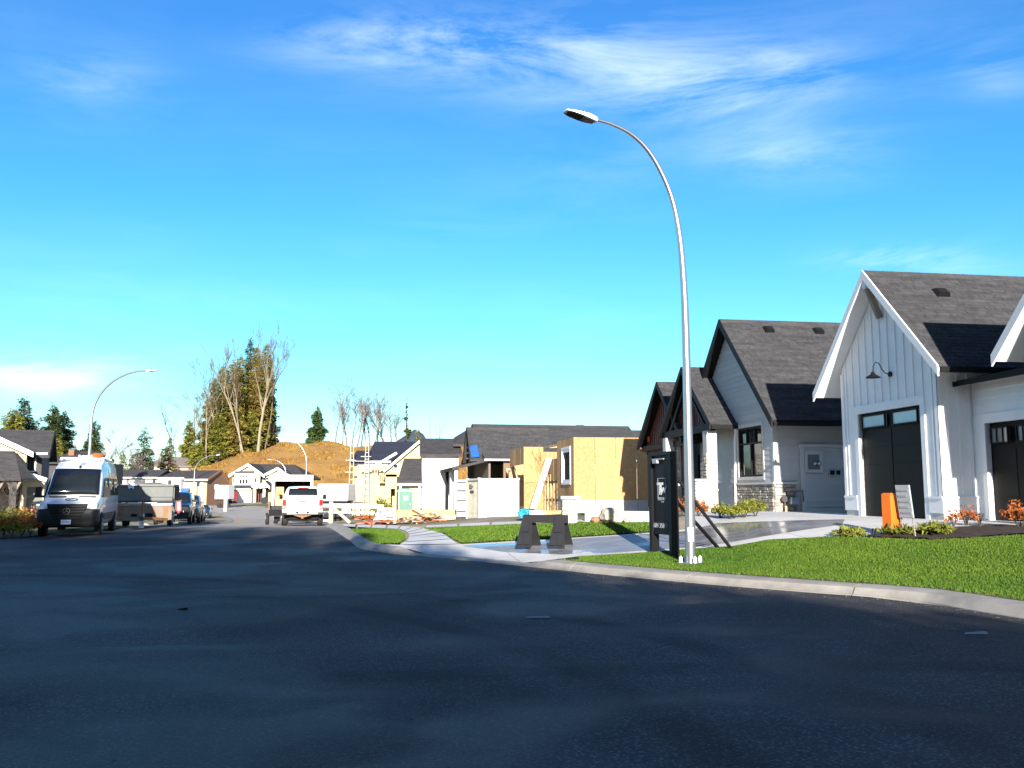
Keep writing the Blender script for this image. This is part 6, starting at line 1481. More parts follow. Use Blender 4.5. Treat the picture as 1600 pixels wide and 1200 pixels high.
# ------------------------------------------------------------------ earth bank and far mountain
hill_m = mat('dry_grass_bank', (.21, .095, .026), .95, scale=.16, c2=(.30, .185, .055), bump=.6, bscale=1.2, stretch=(1, 1, 2.5), detail=10)
_hx = np.array([-140, -100, -92, -84, -75, -68, -62, -55, -43, 0, 60, 140, 220.]); _hz = np.array([0, 2.5, 5.2, 7.6, 10.8, 13.0, 14.7, 14.6, 14.0, 14.0, 13, 9, 0.])
def hillz(x, y):
    c = np.interp(x, _hx, _hz); t = np.clip((y-198)/44, 0, 1); b = np.clip((380-y)/60, 0, 1)
    s = t*t*(3-2*t)*.75+t*.25
    w = .35*np.sin(x*.21+1.3*np.sin(y*.13))+.28*np.sin(x*.47+y*.31)+.2*np.sin(y*.9+.2*x)
    return c*s*b+w*np.clip(c/6, 0, 1)*np.clip(t*3, 0, 1)-.6*np.exp(-((t-.45)/.06)**2)*(c > 3)-1.0*(1-np.clip(c, 0, 1))
dry_tuft = mat('dry_grass_tufts', (.175, .085, .023), .95, scale=.13, c2=(.26, .165, .045), tone=.35, spec=.1)
def build_hill():
    xs = np.arange(-140, 221, 2.0); ys = np.arange(192, 400, 2.0); X, Y = np.meshgrid(xs, ys); I = np.arange(X.size).reshape(X.shape)
    F = np.c_[I[:-1, :-1].ravel(), I[:-1, 1:].ravel(), I[1:, 1:].ravel(), I[1:, :-1].ravel()]
    o = raw_mesh('hill', np.c_[X.ravel(), Y.ravel(), hillz(X.ravel(), Y.ravel())-.3], F, hill_m); o.data.polygons.foreach_set('use_smooth', [True]*len(o.data.polygons)); tag(o, kind='structure')
    rg = np.random.default_rng(4); n = 70000; x = rg.uniform(-100, 40, n); y = rg.uniform(199, 246, n); z = hillz(x, y)-.35; k = np.interp(x, _hx, _hz) > 1.5
    x, y, z = x[k], y[k], z[k]; n = len(x); hh = rg.uniform(.15, .5, n)*(.5+.9*(np.sin(x*.35)*np.sin(y*.5+x*.12) > .1)); w = hh*rg.uniform(.5, 1.1, n); a = rg.normal(0, .5, n)
    V = np.empty((n, 3, 3)); V[:, 0] = np.c_[x-w*np.cos(a)*.6, y-w*np.sin(a)*.6, z]; V[:, 1] = np.c_[x+w*np.cos(a)*.6, y+w*np.sin(a)*.6, z]; V[:, 2] = np.c_[x+rg.normal(0, .3, n)*hh, y+rg.normal(-.2, .3, n)*hh, z+hh]
    tag(raw_mesh('dry_grass', V.reshape(-1, 3), np.arange(3*n).reshape(-1, 3), dry_tuft, None, np.repeat(rg.random(n), 3)), kind='stuff')
    V = []; n = 40; rn = random.Random(3)
    mb = MB(); x0, x1 = -420, 260; rows = []
    for j, (yy, k) in enumerate(((1500, 0), (1560, .6), (1640, 1), (1900, .2))):
        rows.append([(x0+(x1-x0)*i/n+rn.uniform(-8, 8), yy, 92*k*math.exp(-((x0+(x1-x0)*i/n+185)/60)**2)+k*26*math.exp(-((x0+(x1-x0)*i/n+120)/150)**2)+rn.uniform(-2, 2)) for i in range(n+1)])
    mb.v = [p for r in rows for p in r]; mb.f = [(j*(n+1)+i, j*(n+1)+i+1, (j+1)*(n+1)+i+1, (j+1)*(n+1)+i) for j in range(3) for i in range(n)]
    tag(mb.build('mountain', mat('hazed_forest_slope', (.055, .075, .10), .95, var=.15, scale=.02), smooth=80), kind='structure')  # forest colour blued to paint in the distance haze
build_hill()
def hz(x, y): return float(hillz(np.array([x]), np.array([y]))[0])-.3
def tz(x, y): return max(h1(x, y), hz(x, y)) if y > 190 else h1(x, y)
def fir(px, pyt, Y, wpx, n, m, label, group, seed, **k):
    x = PX(px, Y); z = tz(x, Y); H = PZ(pyt, Y)-z; conifer(x, Y, z-.2, H, wpx*Y/FPX/2, n, m, label, group, 'fir_tree', seed, size=k.pop('size', .0045*Y), **k)
def bare(px, pyt, Y, label, group, seed, **k):
    x = PX(px, Y); z = tz(x, Y); H = PZ(pyt, Y)-z; bare_tree(x, Y, z-.2, H/1.0, k.pop('spread', .8), label, group, 'bare_tree', seed, **k)
# firs over the roofs at the left
gl = 'firs behind the houses on the left'
fir(12, 636, 112, 96, 7000, fir_olive, 'broad olive fir above the left house roof', gl, 1, pw=.5, z0f=.5, size=.62); fir(29, 620, 116, 84, 7000, fir_dark, 'pointed dark fir just right of the broad olive one', gl, 2, pw=.5, z0f=.5, size=.62)
fir(76, 630, 105, 70, 6000, fir_dark, 'tall dark fir left of the van roof', gl, 3, pw=.5, z0f=.5, size=.62); fir(94, 640, 108, 66, 6000, fir_dark, 'dark fir close to the van roof ladder', gl, 4, pw=.5, z0f=.5, size=.62); fir(84, 680, 100, 52, 3500, fir_olive, 'short olive fir below the two dark ones by the van', gl, 5, pw=.5, z0f=.5, size=.62)
fir(143, 656, 135, 50, 5000, fir_dark, 'dark fir right behind the left lamp pole', gl, 6, pw=.5, z0f=.5, size=.62); fir(222, 664, 190, 48, 6000, fir_dark, 'dark pointed fir left of the tree clump', gl, 7, pw=.5, z0f=.3, size=.62); fir(262, 682, 205, 40, 5000, fir_brown, 'brownish fir just left of the hill', gl, 8, pw=.5, z0f=.3, size=.62); fir(250, 700, 205, 22, 1800, fir_olive, 'small olive fir beside the brownish one', gl, 9)
gm = 'mixed bare woodland left of the dark pointed fir'
for i, (px, pt, lab) in enumerate(((168, 700, 'low leafless tree nearest the left lamp'), (182, 676, 'rounded leafless tree over the dump trailer'), (196, 690, 'brown leafless tree before the dark pointed fir'), (210, 706, 'short leafless tree at the foot of the dark fir'), (237, 702, 'thin leafless tree between the two firs'))):
    bare(px, pt, 188, lab, gm, i, m=bark, tw=twig_m, levels=3, twig_r=.05, spread=1.0)
for i, (px, pt, w, lab) in enumerate(((172, 708, 24, 'low brown bushy fir left in the mixed wood'), (190, 702, 30, 'wide brown bushy fir inside the mixed wood'), (205, 712, 24, 'low olive bushy fir inside the mixed wood'), (234, 714, 22, 'low olive fir at the right end of the mixed wood'))):
    fir(px, pt, 196, w, 2200, [fir_brown, fir_olive][i % 2], lab, gm, 20+i)
# the tall clump on the hill
fir_gold = leaf_mat('golden_olive_needles', (.13, .105, .02), (.23, .17, .035))
gc = 'tall tree clump on the bank'
for i, (px, pt, Y, w, n, m, lab) in enumerate((
    (292, 655, 236, 30, 5000, fir_olive, 'low olive fir at the left foot of the clump'), (308, 690, 232, 34, 4500, fir_olive, 'short bushy olive fir in the left of the clump'), (330, 590, 242, 40, 9000, fir_olive, 'tall olive fir at the left shoulder of the clump'), (343, 567, 246, 42, 11000, fir_olive, 'wide tall olive fir left of the clump centre'),
    (357, 560, 250, 40, 11000, fir_gold, 'golden olive fir left of the clump middle'), (369, 552, 252, 40, 11000, fir_olive, 'tall olive fir in the clump middle'), (384, 527, 254, 40, 12000, fir_dark, 'tallest pointed fir of the clump'), (395, 540, 250, 40, 12000, fir_gold, 'golden olive fir just right of the tallest one'), (408, 538, 252, 40, 12000, fir_olive, 'tall broad fir near the right edge of the clump'), (416, 556, 258, 30, 8000, fir_dark, 'dark fir at the right edge of the clump'),
    (338, 640, 236, 44, 7000, fir_olive, 'lower front olive fir left of centre in the clump'), (365, 630, 238, 46, 7500, fir_gold, 'lower front golden fir in the clump centre'), (392, 640, 244, 40, 6000, fir_olive, 'lower front olive fir right of the clump centre'), (420, 640, 262, 22, 3500, fir_dark, 'slim dark fir behind the right edge of the clump'), (318, 618, 248, 28, 5000, fir_olive, 'slim olive fir at the far left of the clump'))):
    fir(px, pt, Y, w, n, m, lab, gc, 40+i, z0f=.10, full=1.5, pw=.45)
for i, (px, pt, Y, lab, kw) in enumerate((
    (322, 596, 233, 'pale leafless trunk leaning at the left of the clump', dict(lean=-.08, m=bark_pale)), (336, 575, 236, 'pale slender leafless tree in the left half of the clump', dict(m=bark_pale)),
    (376, 545, 236, 'tall pale leafless tree with forked trunk in the clump middle', dict(lean=-.10, m=bark_pale)), (379, 560, 235, 'upright pale leafless tree beside the forked one', dict(m=bark_pale, lean=-.03)), (401, 532, 237, 'orange brown trunked leafless tree at the right of the clump', dict(m=bark_pale, r0=.42)),
    (411, 545, 243, 'grey leafless tree at the right edge of the clump', dict(m=bark)), (300, 600, 236, 'spreading leafless tree left of the clump', dict(m=bark, spread=1.1)), (310, 612, 234, 'second spreading leafless tree left of the clump', dict(m=bark_pale, spread=1.0)),
    (424, 612, 255, 'dark thin leafless tree right of the clump', dict(m=bark_dark, tw=bark_dark)), (433, 655, 250, 'small dark leafless tree on the bank right of the clump', dict(m=bark_dark, tw=bark_dark, spread=1.1)))):
    kw.setdefault('tw', twig_gold); kw.setdefault('spread', .42); bare(px, pt, Y, lab, gc, 60+i, levels=4, forks=(3, 5), twig_r=.034, **kw)
gs = 'thin snags left of the clump'
bare(277, 612, 236, 'tall thin leafless snag left of the clump', gs, 80, levels=2, forks=(3, 5), spread=.35, r0=.16, twig_r=.03, fork_at=.4); bare(264, 645, 240, 'shorter thin leafless snag left of the tall snag', gs, 81, levels=2, forks=(3, 4), spread=.35, r0=.13, twig_r=.03, fork_at=.5)
# right of the gap: lone fir and the bare row on the bank top
fir(493, 634, 246, 36, 5200, fir_green, 'lone green fir on the bank right of the gap', 'firs on the bank', 90)
bark_row = mat('grey_row_bark', (.17, .135, .11), .9, var=.25, scale=2)
gb = 'leafless row along the bank top'
for i, (px, pt, sp, lab) in enumerate(((522, 585, .7, 'tallest leafless tree at the left end of the bank row'), (533, 628, .5, 'slim leafless tree right of the tallest one'), (541, 612, .55, 'third leafless tree of the bank row'), (548, 630, .4, 'slim leafless tree fourth in the bank row'), (556, 608, .45, 'tall narrow leafless tree left of the scaffold'), (563, 620, .45, 'leafless tree before the left scaffold top'), (570, 632, .4, 'slim leafless tree left of the navy roof ridge'), (578, 614, .45, 'upright leafless tree over the left of the navy roof'),
    (584, 622, .4, 'slim leafless tree over the navy roof left of middle'), (590, 612, .45, 'narrow leafless tree over the middle of the navy roof'), (597, 622, .4, 'slim leafless tree right of the navy roof middle'), (603, 616, .8, 'spreading leafless tree over the right of the navy roof'), (610, 626, .9, 'wide leafless tree over the right end of the navy roof'), (619, 640, .8, 'low leafless tree at the right end of the bank row'))):
    bare(px, pt, 242+(i % 4)*5, lab, gb, 100+i, levels=4, forks=(3, 4), twig_r=.034, spread=sp*1.25, tw=twig_m, m=bark_row, fork_at=.25, r0=.2)
fir(634, 622, 225, 18, 900, fir_dark, 'thin sparse fir over the cream gable peak', 'firs on the bank', 120, thin=.6); fir(652, 668, 200, 34, 2600, fir_olive, 'low yellowish fir behind the cream gable peak', 'firs on the bank', 121)
bare(683, 641, 200, 'single thin snag over the white walled house', 'snag over the white house', 122, levels=2, forks=(2, 3), spread=.3, r0=.16, twig_r=.025, fork_at=.6)
# woodland far behind, one mass
def far_wood():
    rg = np.random.default_rng(9); V = []; T_ = []
    for k in range(150):
        x = rg.uniform(-330, 330); y = rg.uniform(420, 520); h = rg.uniform(9, 17); r = h*.22; n = 130
        t = rg.random(n); a = rg.uniform(0, 6.28, n); rad = r*(1-t)*rg.random(n)**.5; c = np.c_[x+np.cos(a)*rad, y+np.sin(a)*rad, t*h]
        d = rg.normal(0, 1, (n, 3, 3))*.9; V.append(c[:, None, :]+d); T_.append(np.repeat(rg.random(n), 3))
    V = np.concatenate(V).reshape(-1, 3); tag(raw_mesh('far_wood', V, np.arange(len(V)).reshape(-1, 3), fir_dark, None, np.concatenate(T_)), kind='stuff')
far_wood()
# litter on the asphalt
for px, py, s, lab in ((840, 966, .16, 'flat pale scrap lying on the middle of the road'), (1524, 991, .13, 'pale scuffed scrap on the road near the right kerb'), (286, 953, .06, 'small dark scrap on the road before the white van')):
    x, y = flat_pt(px, py); o = MB().hexa([(-s, -.03, 0), (s, -.04, 0), (s*.9, .05, 0), (-s*.8, .04, 0)], [(-s*.9, -.02, .012), (s*.9, -.03, .03), (s*.8, .04, .02), (-s*.7, .03, .008)]).build('road_scrap', sign_grey if px != 286 else black_matte); o.location = (x, y, .004); tag(o, lab, 'scrap')
# ------------------------------------------------------------------ street lamps
lamp_steel = mat('lamp_galvanized', (.46, .48, .51), .30, metal=.85, var=.06, scale=6)
lamp_white = mat('lamp_head_paint', (.72, .73, .74), .4, var=.03)
def lamp(path, radii, headdir, label, group, base_r, seg=14):
    b = path[0]; T = thing('street_lamp', label, 'street lamp', b, 0, group)
    P = [p-b for p in path]
    MB().tube(P, radii, seg).build('pole', lamp_steel, T, smooth=60)
    d = Vector(headdir).normalized(); lat = Vector((0, 0, 1)).cross(d).normalized(); up = d.cross(lat)
    e = P[-1]; rings = []
    for s, hw, t0, t1 in ((-.05, .05, -.05, .05), (.06, .11, -.07, .06), (.2, .155, -.075, .07), (.42, .175, -.055, .06), (.66, .165, -.035, .04), (.82, .12, -.02, .02), (.84, .10, -.012, .012)):
        s *= .8; hw *= .85; t0 *= .9; t1 *= .9; c = e+d*s; rings.append([c-lat*hw+up*t0, c-lat*hw*.2+up*t0, c+lat*hw*.2+up*t0, c+lat*hw+up*t0, c+lat*hw*.96+up*t1*.4, c+lat*hw*.6+up*t1, c-lat*hw*.6+up*t1, c-lat*hw*.96+up*t1*.4])
    h = MB().loft(rings).build('lamp_head', lamp_white, T, smooth=50)
    k = MB(); c0 = e+d*.29; c1 = e+d*.62; k.hexa([c0-lat*.12-up*.066, c0+lat*.12-up*.066, c1+lat*.085-up*.034, c1-lat*.085-up*.034], [c0-lat*.12-up*.03, c0+lat*.12-up*.03, c1+lat*.085-up*.01, c1-lat*.085-up*.01]); k.build('led_panel', black_matte, h)
    k = MB(); c0 = e+d*.03; c1 = e+d*.26; k.hexa([c0-lat*.075-up*.08, c0+lat*.075-up*.08, c1+lat*.12-up*.073, c1-lat*.12-up*.073], [c0-lat*.075-up*.04, c0+lat*.075-up*.04, c1+lat*.12-up*.04, c1-lat*.12-up*.04]); k.build('driver_cover', steel_dark, h)
    c = e+d*.25+up*.065; MB().tube([c-up*.02, c+up*.05], [.045, .04], 10).build('photocell', steel_dark, h)
    if base_r > .1:
        MB().hexa([(-.06, -.126, .45), (.05, -.130, .45), (.05, -.10, .45), (-.06, -.10, .45)], [(-.06, -.122, .72), (.05, -.126, .72), (.05, -.10, .72), (-.06, -.10, .72)]).build('access_cover', galv, T)
        MB().tube([(0, 0, -.05), (0, 0, .035)], [.27, .27], 4).build('base_plate', lamp_steel, T)
        for k in range(4):
            a = k*math.pi/2+.25; MB().tube([(math.cos(a)*.21, math.sin(a)*.21, .03), (math.cos(a)*.21, math.sin(a)*.21, .13), (math.cos(a)*.21, math.sin(a)*.21, .16)], [.038, .036, .012], 10).build('bolt_cap', lamp_white, T)
    return T
def near_lamp():
    b2 = G(1079, 881); b = np.array([b2[0], b2[1], h1(*b2)]); d = np.array([-.94, -.34]); n = np.array([d[1], -d[0]])
    pts = []
    for px, py in ((1079, 881), (1078, 800), (1075.5, 690), (1073, 580), (1070.5, 490), (1067.5, 430), (1062, 370), (1052, 318), (1036, 275), (1014, 237), (988, 211), (958, 195), (930, 186.5)):
        r = raydir(px, py); t = (b[0]*n[0]+b[1]*n[1])/(r[0]*n[0]+r[1]*n[1]); pts.append(Vector((r[0]*t, r[1]*t, EYE+r[2]*t)))
    pts[0] = Vector(b)
    C = catmull([tuple(p) for p in pts], 4); path = [Vector(p) for p in C]; m = len(path)
    rad = [np.interp(p.z, [0, 5, 7.5, 9.5], [.108, .078, .054, .036])*(1 if i < m-12 else 1-.28*(i-m+12)/12) for i, p in enumerate(path)]
    lamp(path, rad, path[-1]-path[-2], 'tall curved galvanized street lamp on the lawn edge beside the black sign', 'curved galvanized street lamps', .2, 18)
near_lamp()
def far_lamp(px, Y, py_top, px_tip, label):
    x = PX(px, Y); z0 = h1(x, Y); zt = PZ(py_top, Y); H = zt-z0; arm = PX(px_tip, Y)-x; s = 1 if arm > 0 else -1; A = abs(arm)-.8; k = min(2.9, H*.33)
    path = [Vector((x, Y, z0+t*(H-k))) for t in (0, .3, .6, .85, 1)]+[Vector((x+s*A*(1-math.cos(a))**1.0, Y, z0+H-k+k*math.sin(a))) for a in [math.pi/2*i/9 for i in range(1, 10)]]
    rad = [.12, .11, .095, .085, .08]+[.08-.035*i/9 for i in range(1, 10)]
    lamp(path, rad, (s, 0, .05), label, 'curved galvanized street lamps', .05, 10)
far_lamp(137, 53, 579, 242, 'curved street lamp rising behind the white van, arm to the right')
far_lamp(303, 148, 711, 344, 'street lamp before the pale yellow house, arm to the right')
far_lamp(478, 104, 684, 427, 'street lamp above the white box truck, arm to the left')
far_lamp(446, 163, 718, 415, 'small street lamp before the pale green house, arm to the left')

# ------------------------------------------------------------------ black builder's sign
def builder_sign():
    a = G(1021, 863); b = G(1052, 869); z = (h1(*a)+h1(*b))/2-.02
    A = Vector((*a, z)); B = Vector((*b, z)); r = (B-A).normalized(); W = (B-A).length; n = r.cross(Vector((0, 0, 1)))
    T = thing('builder_sign', 'tall black sign board with white emblem on two posts beside the lamp', 'sign', (A+B)/2, 0)
    o = (A+B)/2; ang = Matrix.Identity(4)
    F = Fr((0, 0), (r.x, r.y), (n.x, n.y)); w = W/2; H = (PZ(705, B.y)-z)
    for s in (-1, 1): piece('post', T, F, s*w-.06, s*w+.06, -.12, .06, -.15, H, sign_black)
    zb = H*.225
    panel = piece('panel', T, F, -w+.062, w-.062, -.05, .0, zb, H-.08, sign_black)
    piece('top_rail', T, F, -w+.062, w-.062, -.12, .06, H-.079, H, sign_black); piece('bottom_rail', T, F, -w+.062, w-.062, -.08, .02, zb-.06, zb-.001, sign_black)
    piece('light_bar', T, F, -w*.62, w*.55, .06, .09, H-.17, H-.145, sign_grey); piece('light_box', T, F, -w*.45, -w*.02, .06, .12, H-.25, H-.171, sign_grey)
    # face graphics: u 0..1 across, v from the top
    def fp(u, v, d=.004): return F.p((u-.5)*2*w, d, H*(1-v))
    X = lambda c: (c-90)/235; V = lambda c: (c-75)/1090
    def poly(name, pts, m): MB().prism([fp(X(x), V(y)) for x, y in pts], n*.006).build(name, m, T)
    for q in ([(160, 352), (262, 352), (262, 358), (160, 358)], [(160, 582), (190, 582), (190, 588), (160, 588)], [(240, 582), (262, 582), (262, 588), (240, 588)], [(160, 358), (165, 358), (165, 582), (160, 582)], [(257, 358), (262, 358), (262, 432), (257, 432)], [(257, 478), (262, 478), (262, 582), (257, 582)]): poly('emblem_frame', q, sign_grey)
    poly('emblem_t', [(152, 400), (224, 400), (224, 426), (204, 426), (204, 480), (200, 530), (178, 530), (180, 426), (152, 426)], sign_white)
    poly('emblem_w', [(184, 531), (204, 531), (229, 470), (236, 508), (246, 508), (268, 436), (260, 436), (242, 482), (233, 452), (222, 452)], sign_white)
    text_mesh('HOMES', .10, sign_grey, 'lettering', T, face_mtx(fp(X(211), V(575), .008), r, (0, 0, 1)))
    poly('small_line', [(198, 600), (228, 600), (228, 610), (198, 610)], sign_grey)
    text_mesh('604 350 7110', .155, sign_grey, 'lettering', T, face_mtx(fp(X(212), V(860), .008), r, (0, 0, 1)))
    # raking braces behind
    for (p0, p1) in (((1055, 745), (1143, 858)), ((1055, 782), (1122, 856))):
        g = G(*p1); end = Vector((*g, h1(*g)))-o; zz = PZ(p0[1], B.y)-z
        MB().bar(F.p(w if p0[1] < 760 else w-.02, -.1, zz), end, .07, .05).build('brace', sign_black, T)
builder_sign()

# ------------------------------------------------------------------ orange post and notice board on the planting bed
def bed_things():
    g = G(1394, 837); z = h1(*g); k = g[1]/FPX
    T = thing('orange_post', 'square bright orange post at the edge of the planting bed', 'post', (*g, z), 24)
    hw = 9.5*k; MB().box(-hw, hw, -hw, hw, -.1, 64*k).build('post', orange_m, T, bevel=.012); MB().box(-hw*.8, hw*.8, -hw*.8, hw*.8, 64*k, 64*k+.02).build('cap', orange_m, T)
    g = G(1422, 839.5); z = h1(*g); k = g[1]/FPX
    N = thing('notice_board', 'small leaning grey white notice board on two thin stakes by the orange post', 'sign', (*g, z), -66)
    t = .13
    MB().hexa([(-.20, -.06, 30*k), (.16, -.06, 30*k), (.16, -.02, 30*k), (-.20, -.02, 30*k)], [(-.18, -.17, 80*k), (.18, -.17, 80*k), (.18, -.13, 80*k), (-.18, -.13, 80*k)]).build('board', galv_worn_white, N)
    for j in range(5):
        q = lambda z: -.066-.11*(z-30*k)/(50*k)
        za = 36*k+j*8.5*k; zb = za+3*k; MB().hexa([(-.14, q(za)-.004, za), (.14-.05*(j % 2), q(za)-.004, za), (.14-.05*(j % 2), q(za)+.004, za), (-.14, q(za)+.004, za)], [(-.14, q(zb)-.004, zb), (.14-.05*(j % 2), q(zb)-.004, zb), (.14-.05*(j % 2), q(zb)+.004, zb), (-.14, q(zb)+.004, zb)]).build('print_line', sign_grey, N)
    for dx in (-.2, .1): MB().tube([(dx, .06, -.1), (dx, -.03, 44*k)], .016, 6).build('stake', weathered, N)
    for i, (px, lab) in enumerate(((1361, 'left thin black stake at the lawn corner of the bed'), (1366, 'right thin black stake at the lawn corner of the bed'))):
        g = G(px, 840); S = MB().tube([(0, 0, -.05), (.05, 0, .20)], .018, 6).build('marker_stake', black_matte); S.location = (*g, h1(*g)); tag(S, lab, 'stake', 'marker stakes at the bed')
galv_worn_white = mat('white_notice_board', (.36, .38, .40), .5, var=.12, scale=5)
bed_things()
for i, (px, py, r, h, n, m, lab) in enumerate((
    (1330, 838, .32, .16, 500, shrub_green, 'low yellow green tuft at the lawn edge left of the orange post'),
    (1405, 837, .36, .20, 600, shrub_green, 'low yellow green tuft at the foot of the orange post'),
    (1462, 836, .34, .22, 600, shrub_green, 'rounded green tuft in dark mulch right of the notice board'),
    (1490, 822, .18, .34, 90, shrub_rust, 'sparse rusty plant at the bed before the white wall, leftmost'),
    (1510, 820, .22, .40, 120, shrub_rust, 'sparse rusty plant before the base of the white side wall'),
    (1530, 822, .16, .34, 60, shrub_rust, 'small sparse rusty plant near the second garage door'),
    (1594, 826, .34, .55, 600, shrub_rust, 'large rust coloured shrub before the second garage door'))):
    g = G(px, py); bush(g[0], g[1], h1(*g), r, h, n, m, lab, 'plants in the mulch bed', seed=i+3, size=.10 if m is shrub_rust else .13, name='grass_tuft' if m is shrub_green else 'shrub', cat='tuft' if m is shrub_green else 'shrub')
for i, (px, py, r, h, m, lab) in enumerate((
    (1126, 808, .28, .34, shrub_green, 'small green shrub right of the pale pier'), (1141, 810, .32, .34, shrub_green, 'second small shrub right of the pale pier'),
    (1163, 808, .32, .40, shrub_green, 'left green shrub against the grey house stone skirt'), (1180, 806, .36, .46, shrub_green, 'larger green shrub against the grey house stone skirt'),
    (1063, 806, .36, .5, shrub_rust, 'orange leaved shrub between sign and lamp post'), (1092, 806, .30, .42, shrub_rust, 'orange leaved shrub left of the pale pier'))):
    g = G(px, py); bush(g[0], g[1], h1(*g), r, h, 800, m, lab, 'shrubs before the grey house', seed=i+30, size=.09)

# ------------------------------------------------------------------ black plastic trestle on the wet paving
def trestle():
    a = G(826, 855); A = Vector((*a, 0)); B = A+Vector((.80, -.30, 0)); b = (B.x, B.y); r = (B-A).normalized(); n = Vector((r.y, -r.x, 0)); L = (B-A).length; z = h1(*((A+B)/2)[:2])
    T = thing('trestle', 'black plastic trestle with splayed legs standing on the wet paving', 'trestle', (A.x, A.y, z), 0)
    F = Fr((0, 0), (r.x, r.y), (n.x, n.y)); H = .80
    piece('beam', T, F, -.12, L+.18, -.055, .055, H-.20, H, trestle_m)
    for u in (0, L):
        for s in (1, -1):
            q = [F.p(u-.21, s*.36, 0), F.p(u+.21, s*.36, 0), F.p(u+.12, s*.06, H-.02), F.p(u-.12, s*.06, H-.02)]
            l = MB().prism(q, F.n*s*.035).build('leg', trestle_m, T, bevel=.006)
            m = [F.p(u-.17, s*.40, .07), F.p(u-.02, s*.40, .07), F.p(u-.02, s*.285, .33), F.p(u-.14, s*.285, .33)]; MB().prism(m, F.n*s*.02).build('leg_panel', trestle_m, l)
            m = [F.p(u+.02, s*.40, .07), F.p(u+.17, s*.40, .07), F.p(u+.14, s*.285, .33), F.p(u+.02, s*.285, .33)]; MB().prism(m, F.n*s*.02).build('leg_panel', trestle_m, l)
            m = [F.p(u-.10, s*.27, .38), F.p(u+.10, s*.27, .38), F.p(u+.08, s*.11, .74), F.p(u-.08, s*.11, .74)]; MB().prism(m, F.n*s*.025).build('leg_panel', trestle_m, l)
trestle_m = mat('dark_grey_plastic', (.022, .022, .024), .4, var=.15, spec=.3)
trestle()

# ------------------------------------------------------------------ container, toilet, site clutter
def container():
    Y = 48.5; c = at(748, 811.5, Y); z = h1(c.x, Y)-.02
    T = thing('storage_container', 'small white storage container with corrugated left side on the building lot', 'container', (c.x, Y, z), 18)
    W, D, H = 2.22, 2.35, 2.26
    def cor(p, q, n, out, name, m_=None):
        V = []; p = Vector(p); q = Vector(q); o = Vector(out); k = 0; pts = []
        for i in range(n):
            for t, d in ((0, 0), (.3, 0), (.45, -.075), (.85, -.075)): pts.append(p.lerp(q, (i+t)/n)+o*d)
        pts.append(q); V = [v+Vector((0, 0, .14)) for v in pts]+[v+Vector((0, 0, H-.1)) for v in pts]; m = len(pts)
        mb = MB(); mb.v = [tuple(v) for v in V]; mb.f = [(i, i+1, m+i+1, m+i) for i in range(m-1)]; return mb.build(name, m_ or cont_white, T, recalc=False)
    cor((.04, .0, 0), (W-.04, .0, 0), 9, (0, -1, 0), 'front_wall'); cor((0, D-.04, 0), (0, .04, 0), 9, (-1, 0, 0), 'corrugated_wall', cont_cream); cor((W, .04, 0), (W, D-.04, 0), 9, (1, 0, 0), 'side_wall')
    MB().box(.02, W-.02, .06, D, H-.08, H-.03).build('roof', cont_white, T); MB().box(.05, W-.05, .06, D-.05, .1, .15).build('floor', cont_white, T); MB().box(.03, W-.03, D-.06, D-.02, .12, H-.08).build('rear_wall', cont_white, T)
    for x in (0, W):
        for y in (0, D):
            MB().box(x-.045, x+.045, y-.045, y+.045, 0, H).build('corner_post', cont_white, T)
            for zz in (0, H-.09):
                c_ = MB().box(x-.075, x+.075, y-.075, y+.075, zz, zz+.1).build('corner_casting', cont_white, T); MB().box(x-.03, x+.03, y-.08, y-.06, zz+.03, zz+.07).build('casting_hole', black_matte, c_)
    r = MB().box(.05, W-.05, -.03, .05, 0, .16).build('bottom_rail', cont_white, T)
    for xx in (.62, 1.5): MB().box(xx-.15, xx+.15, -.04, -.028, .03, .13).build('fork_pocket', black_matte, r)
    MB().box(.05, W-.05, -.03, .05, H-.13, H-.02).build('top_rail', cont_white, T)
    for y0, y1, n in ((.35, 1.9, 'bottom_rail'), ): MB().box(-.04, .04, .05, D-.05, 0, .15).build(n, cont_white, T); MB().box(-.04, .04, .05, D-.05, H-.13, H-.02).build('top_rail', cont_white, T)
    for zz, w in ((1.88, .5), (1.78, .8), (1.68, .55)): MB().box(-.012, .004, D-.4-w, D-.4, zz, zz+.045).build('stencil_mark', sign_black, T)
    e = MB(); e.prism([(-.012, D-.95+.42*math.cos(a), 1.52+.075*math.sin(a)) for a in [2*math.pi*k/18 for k in range(18)]], (.016, 0, 0)); e.build('oval_mark', sign_black, T)
    d = MB().box(-.62, -.05, D+.0, D+.06, .12, H-.06).build('open_door', cont_grey, T)
    for zz in (.4, 1.0, 1.55, 2.0): MB().box(-.6, -.1, D-.04, D-.001, zz, zz+.06).build('door_bar', steel_dark, d)
cont_white = mat('white_container_paint', (.62, .62, .58), .5, var=.06, scale=2); cont_cream = mat('cream_container_side', (.33, .31, .24), .6, var=.25, scale=3); cont_grey = mat('grey_container_door', (.34, .35, .36), .5, var=.1)
container()
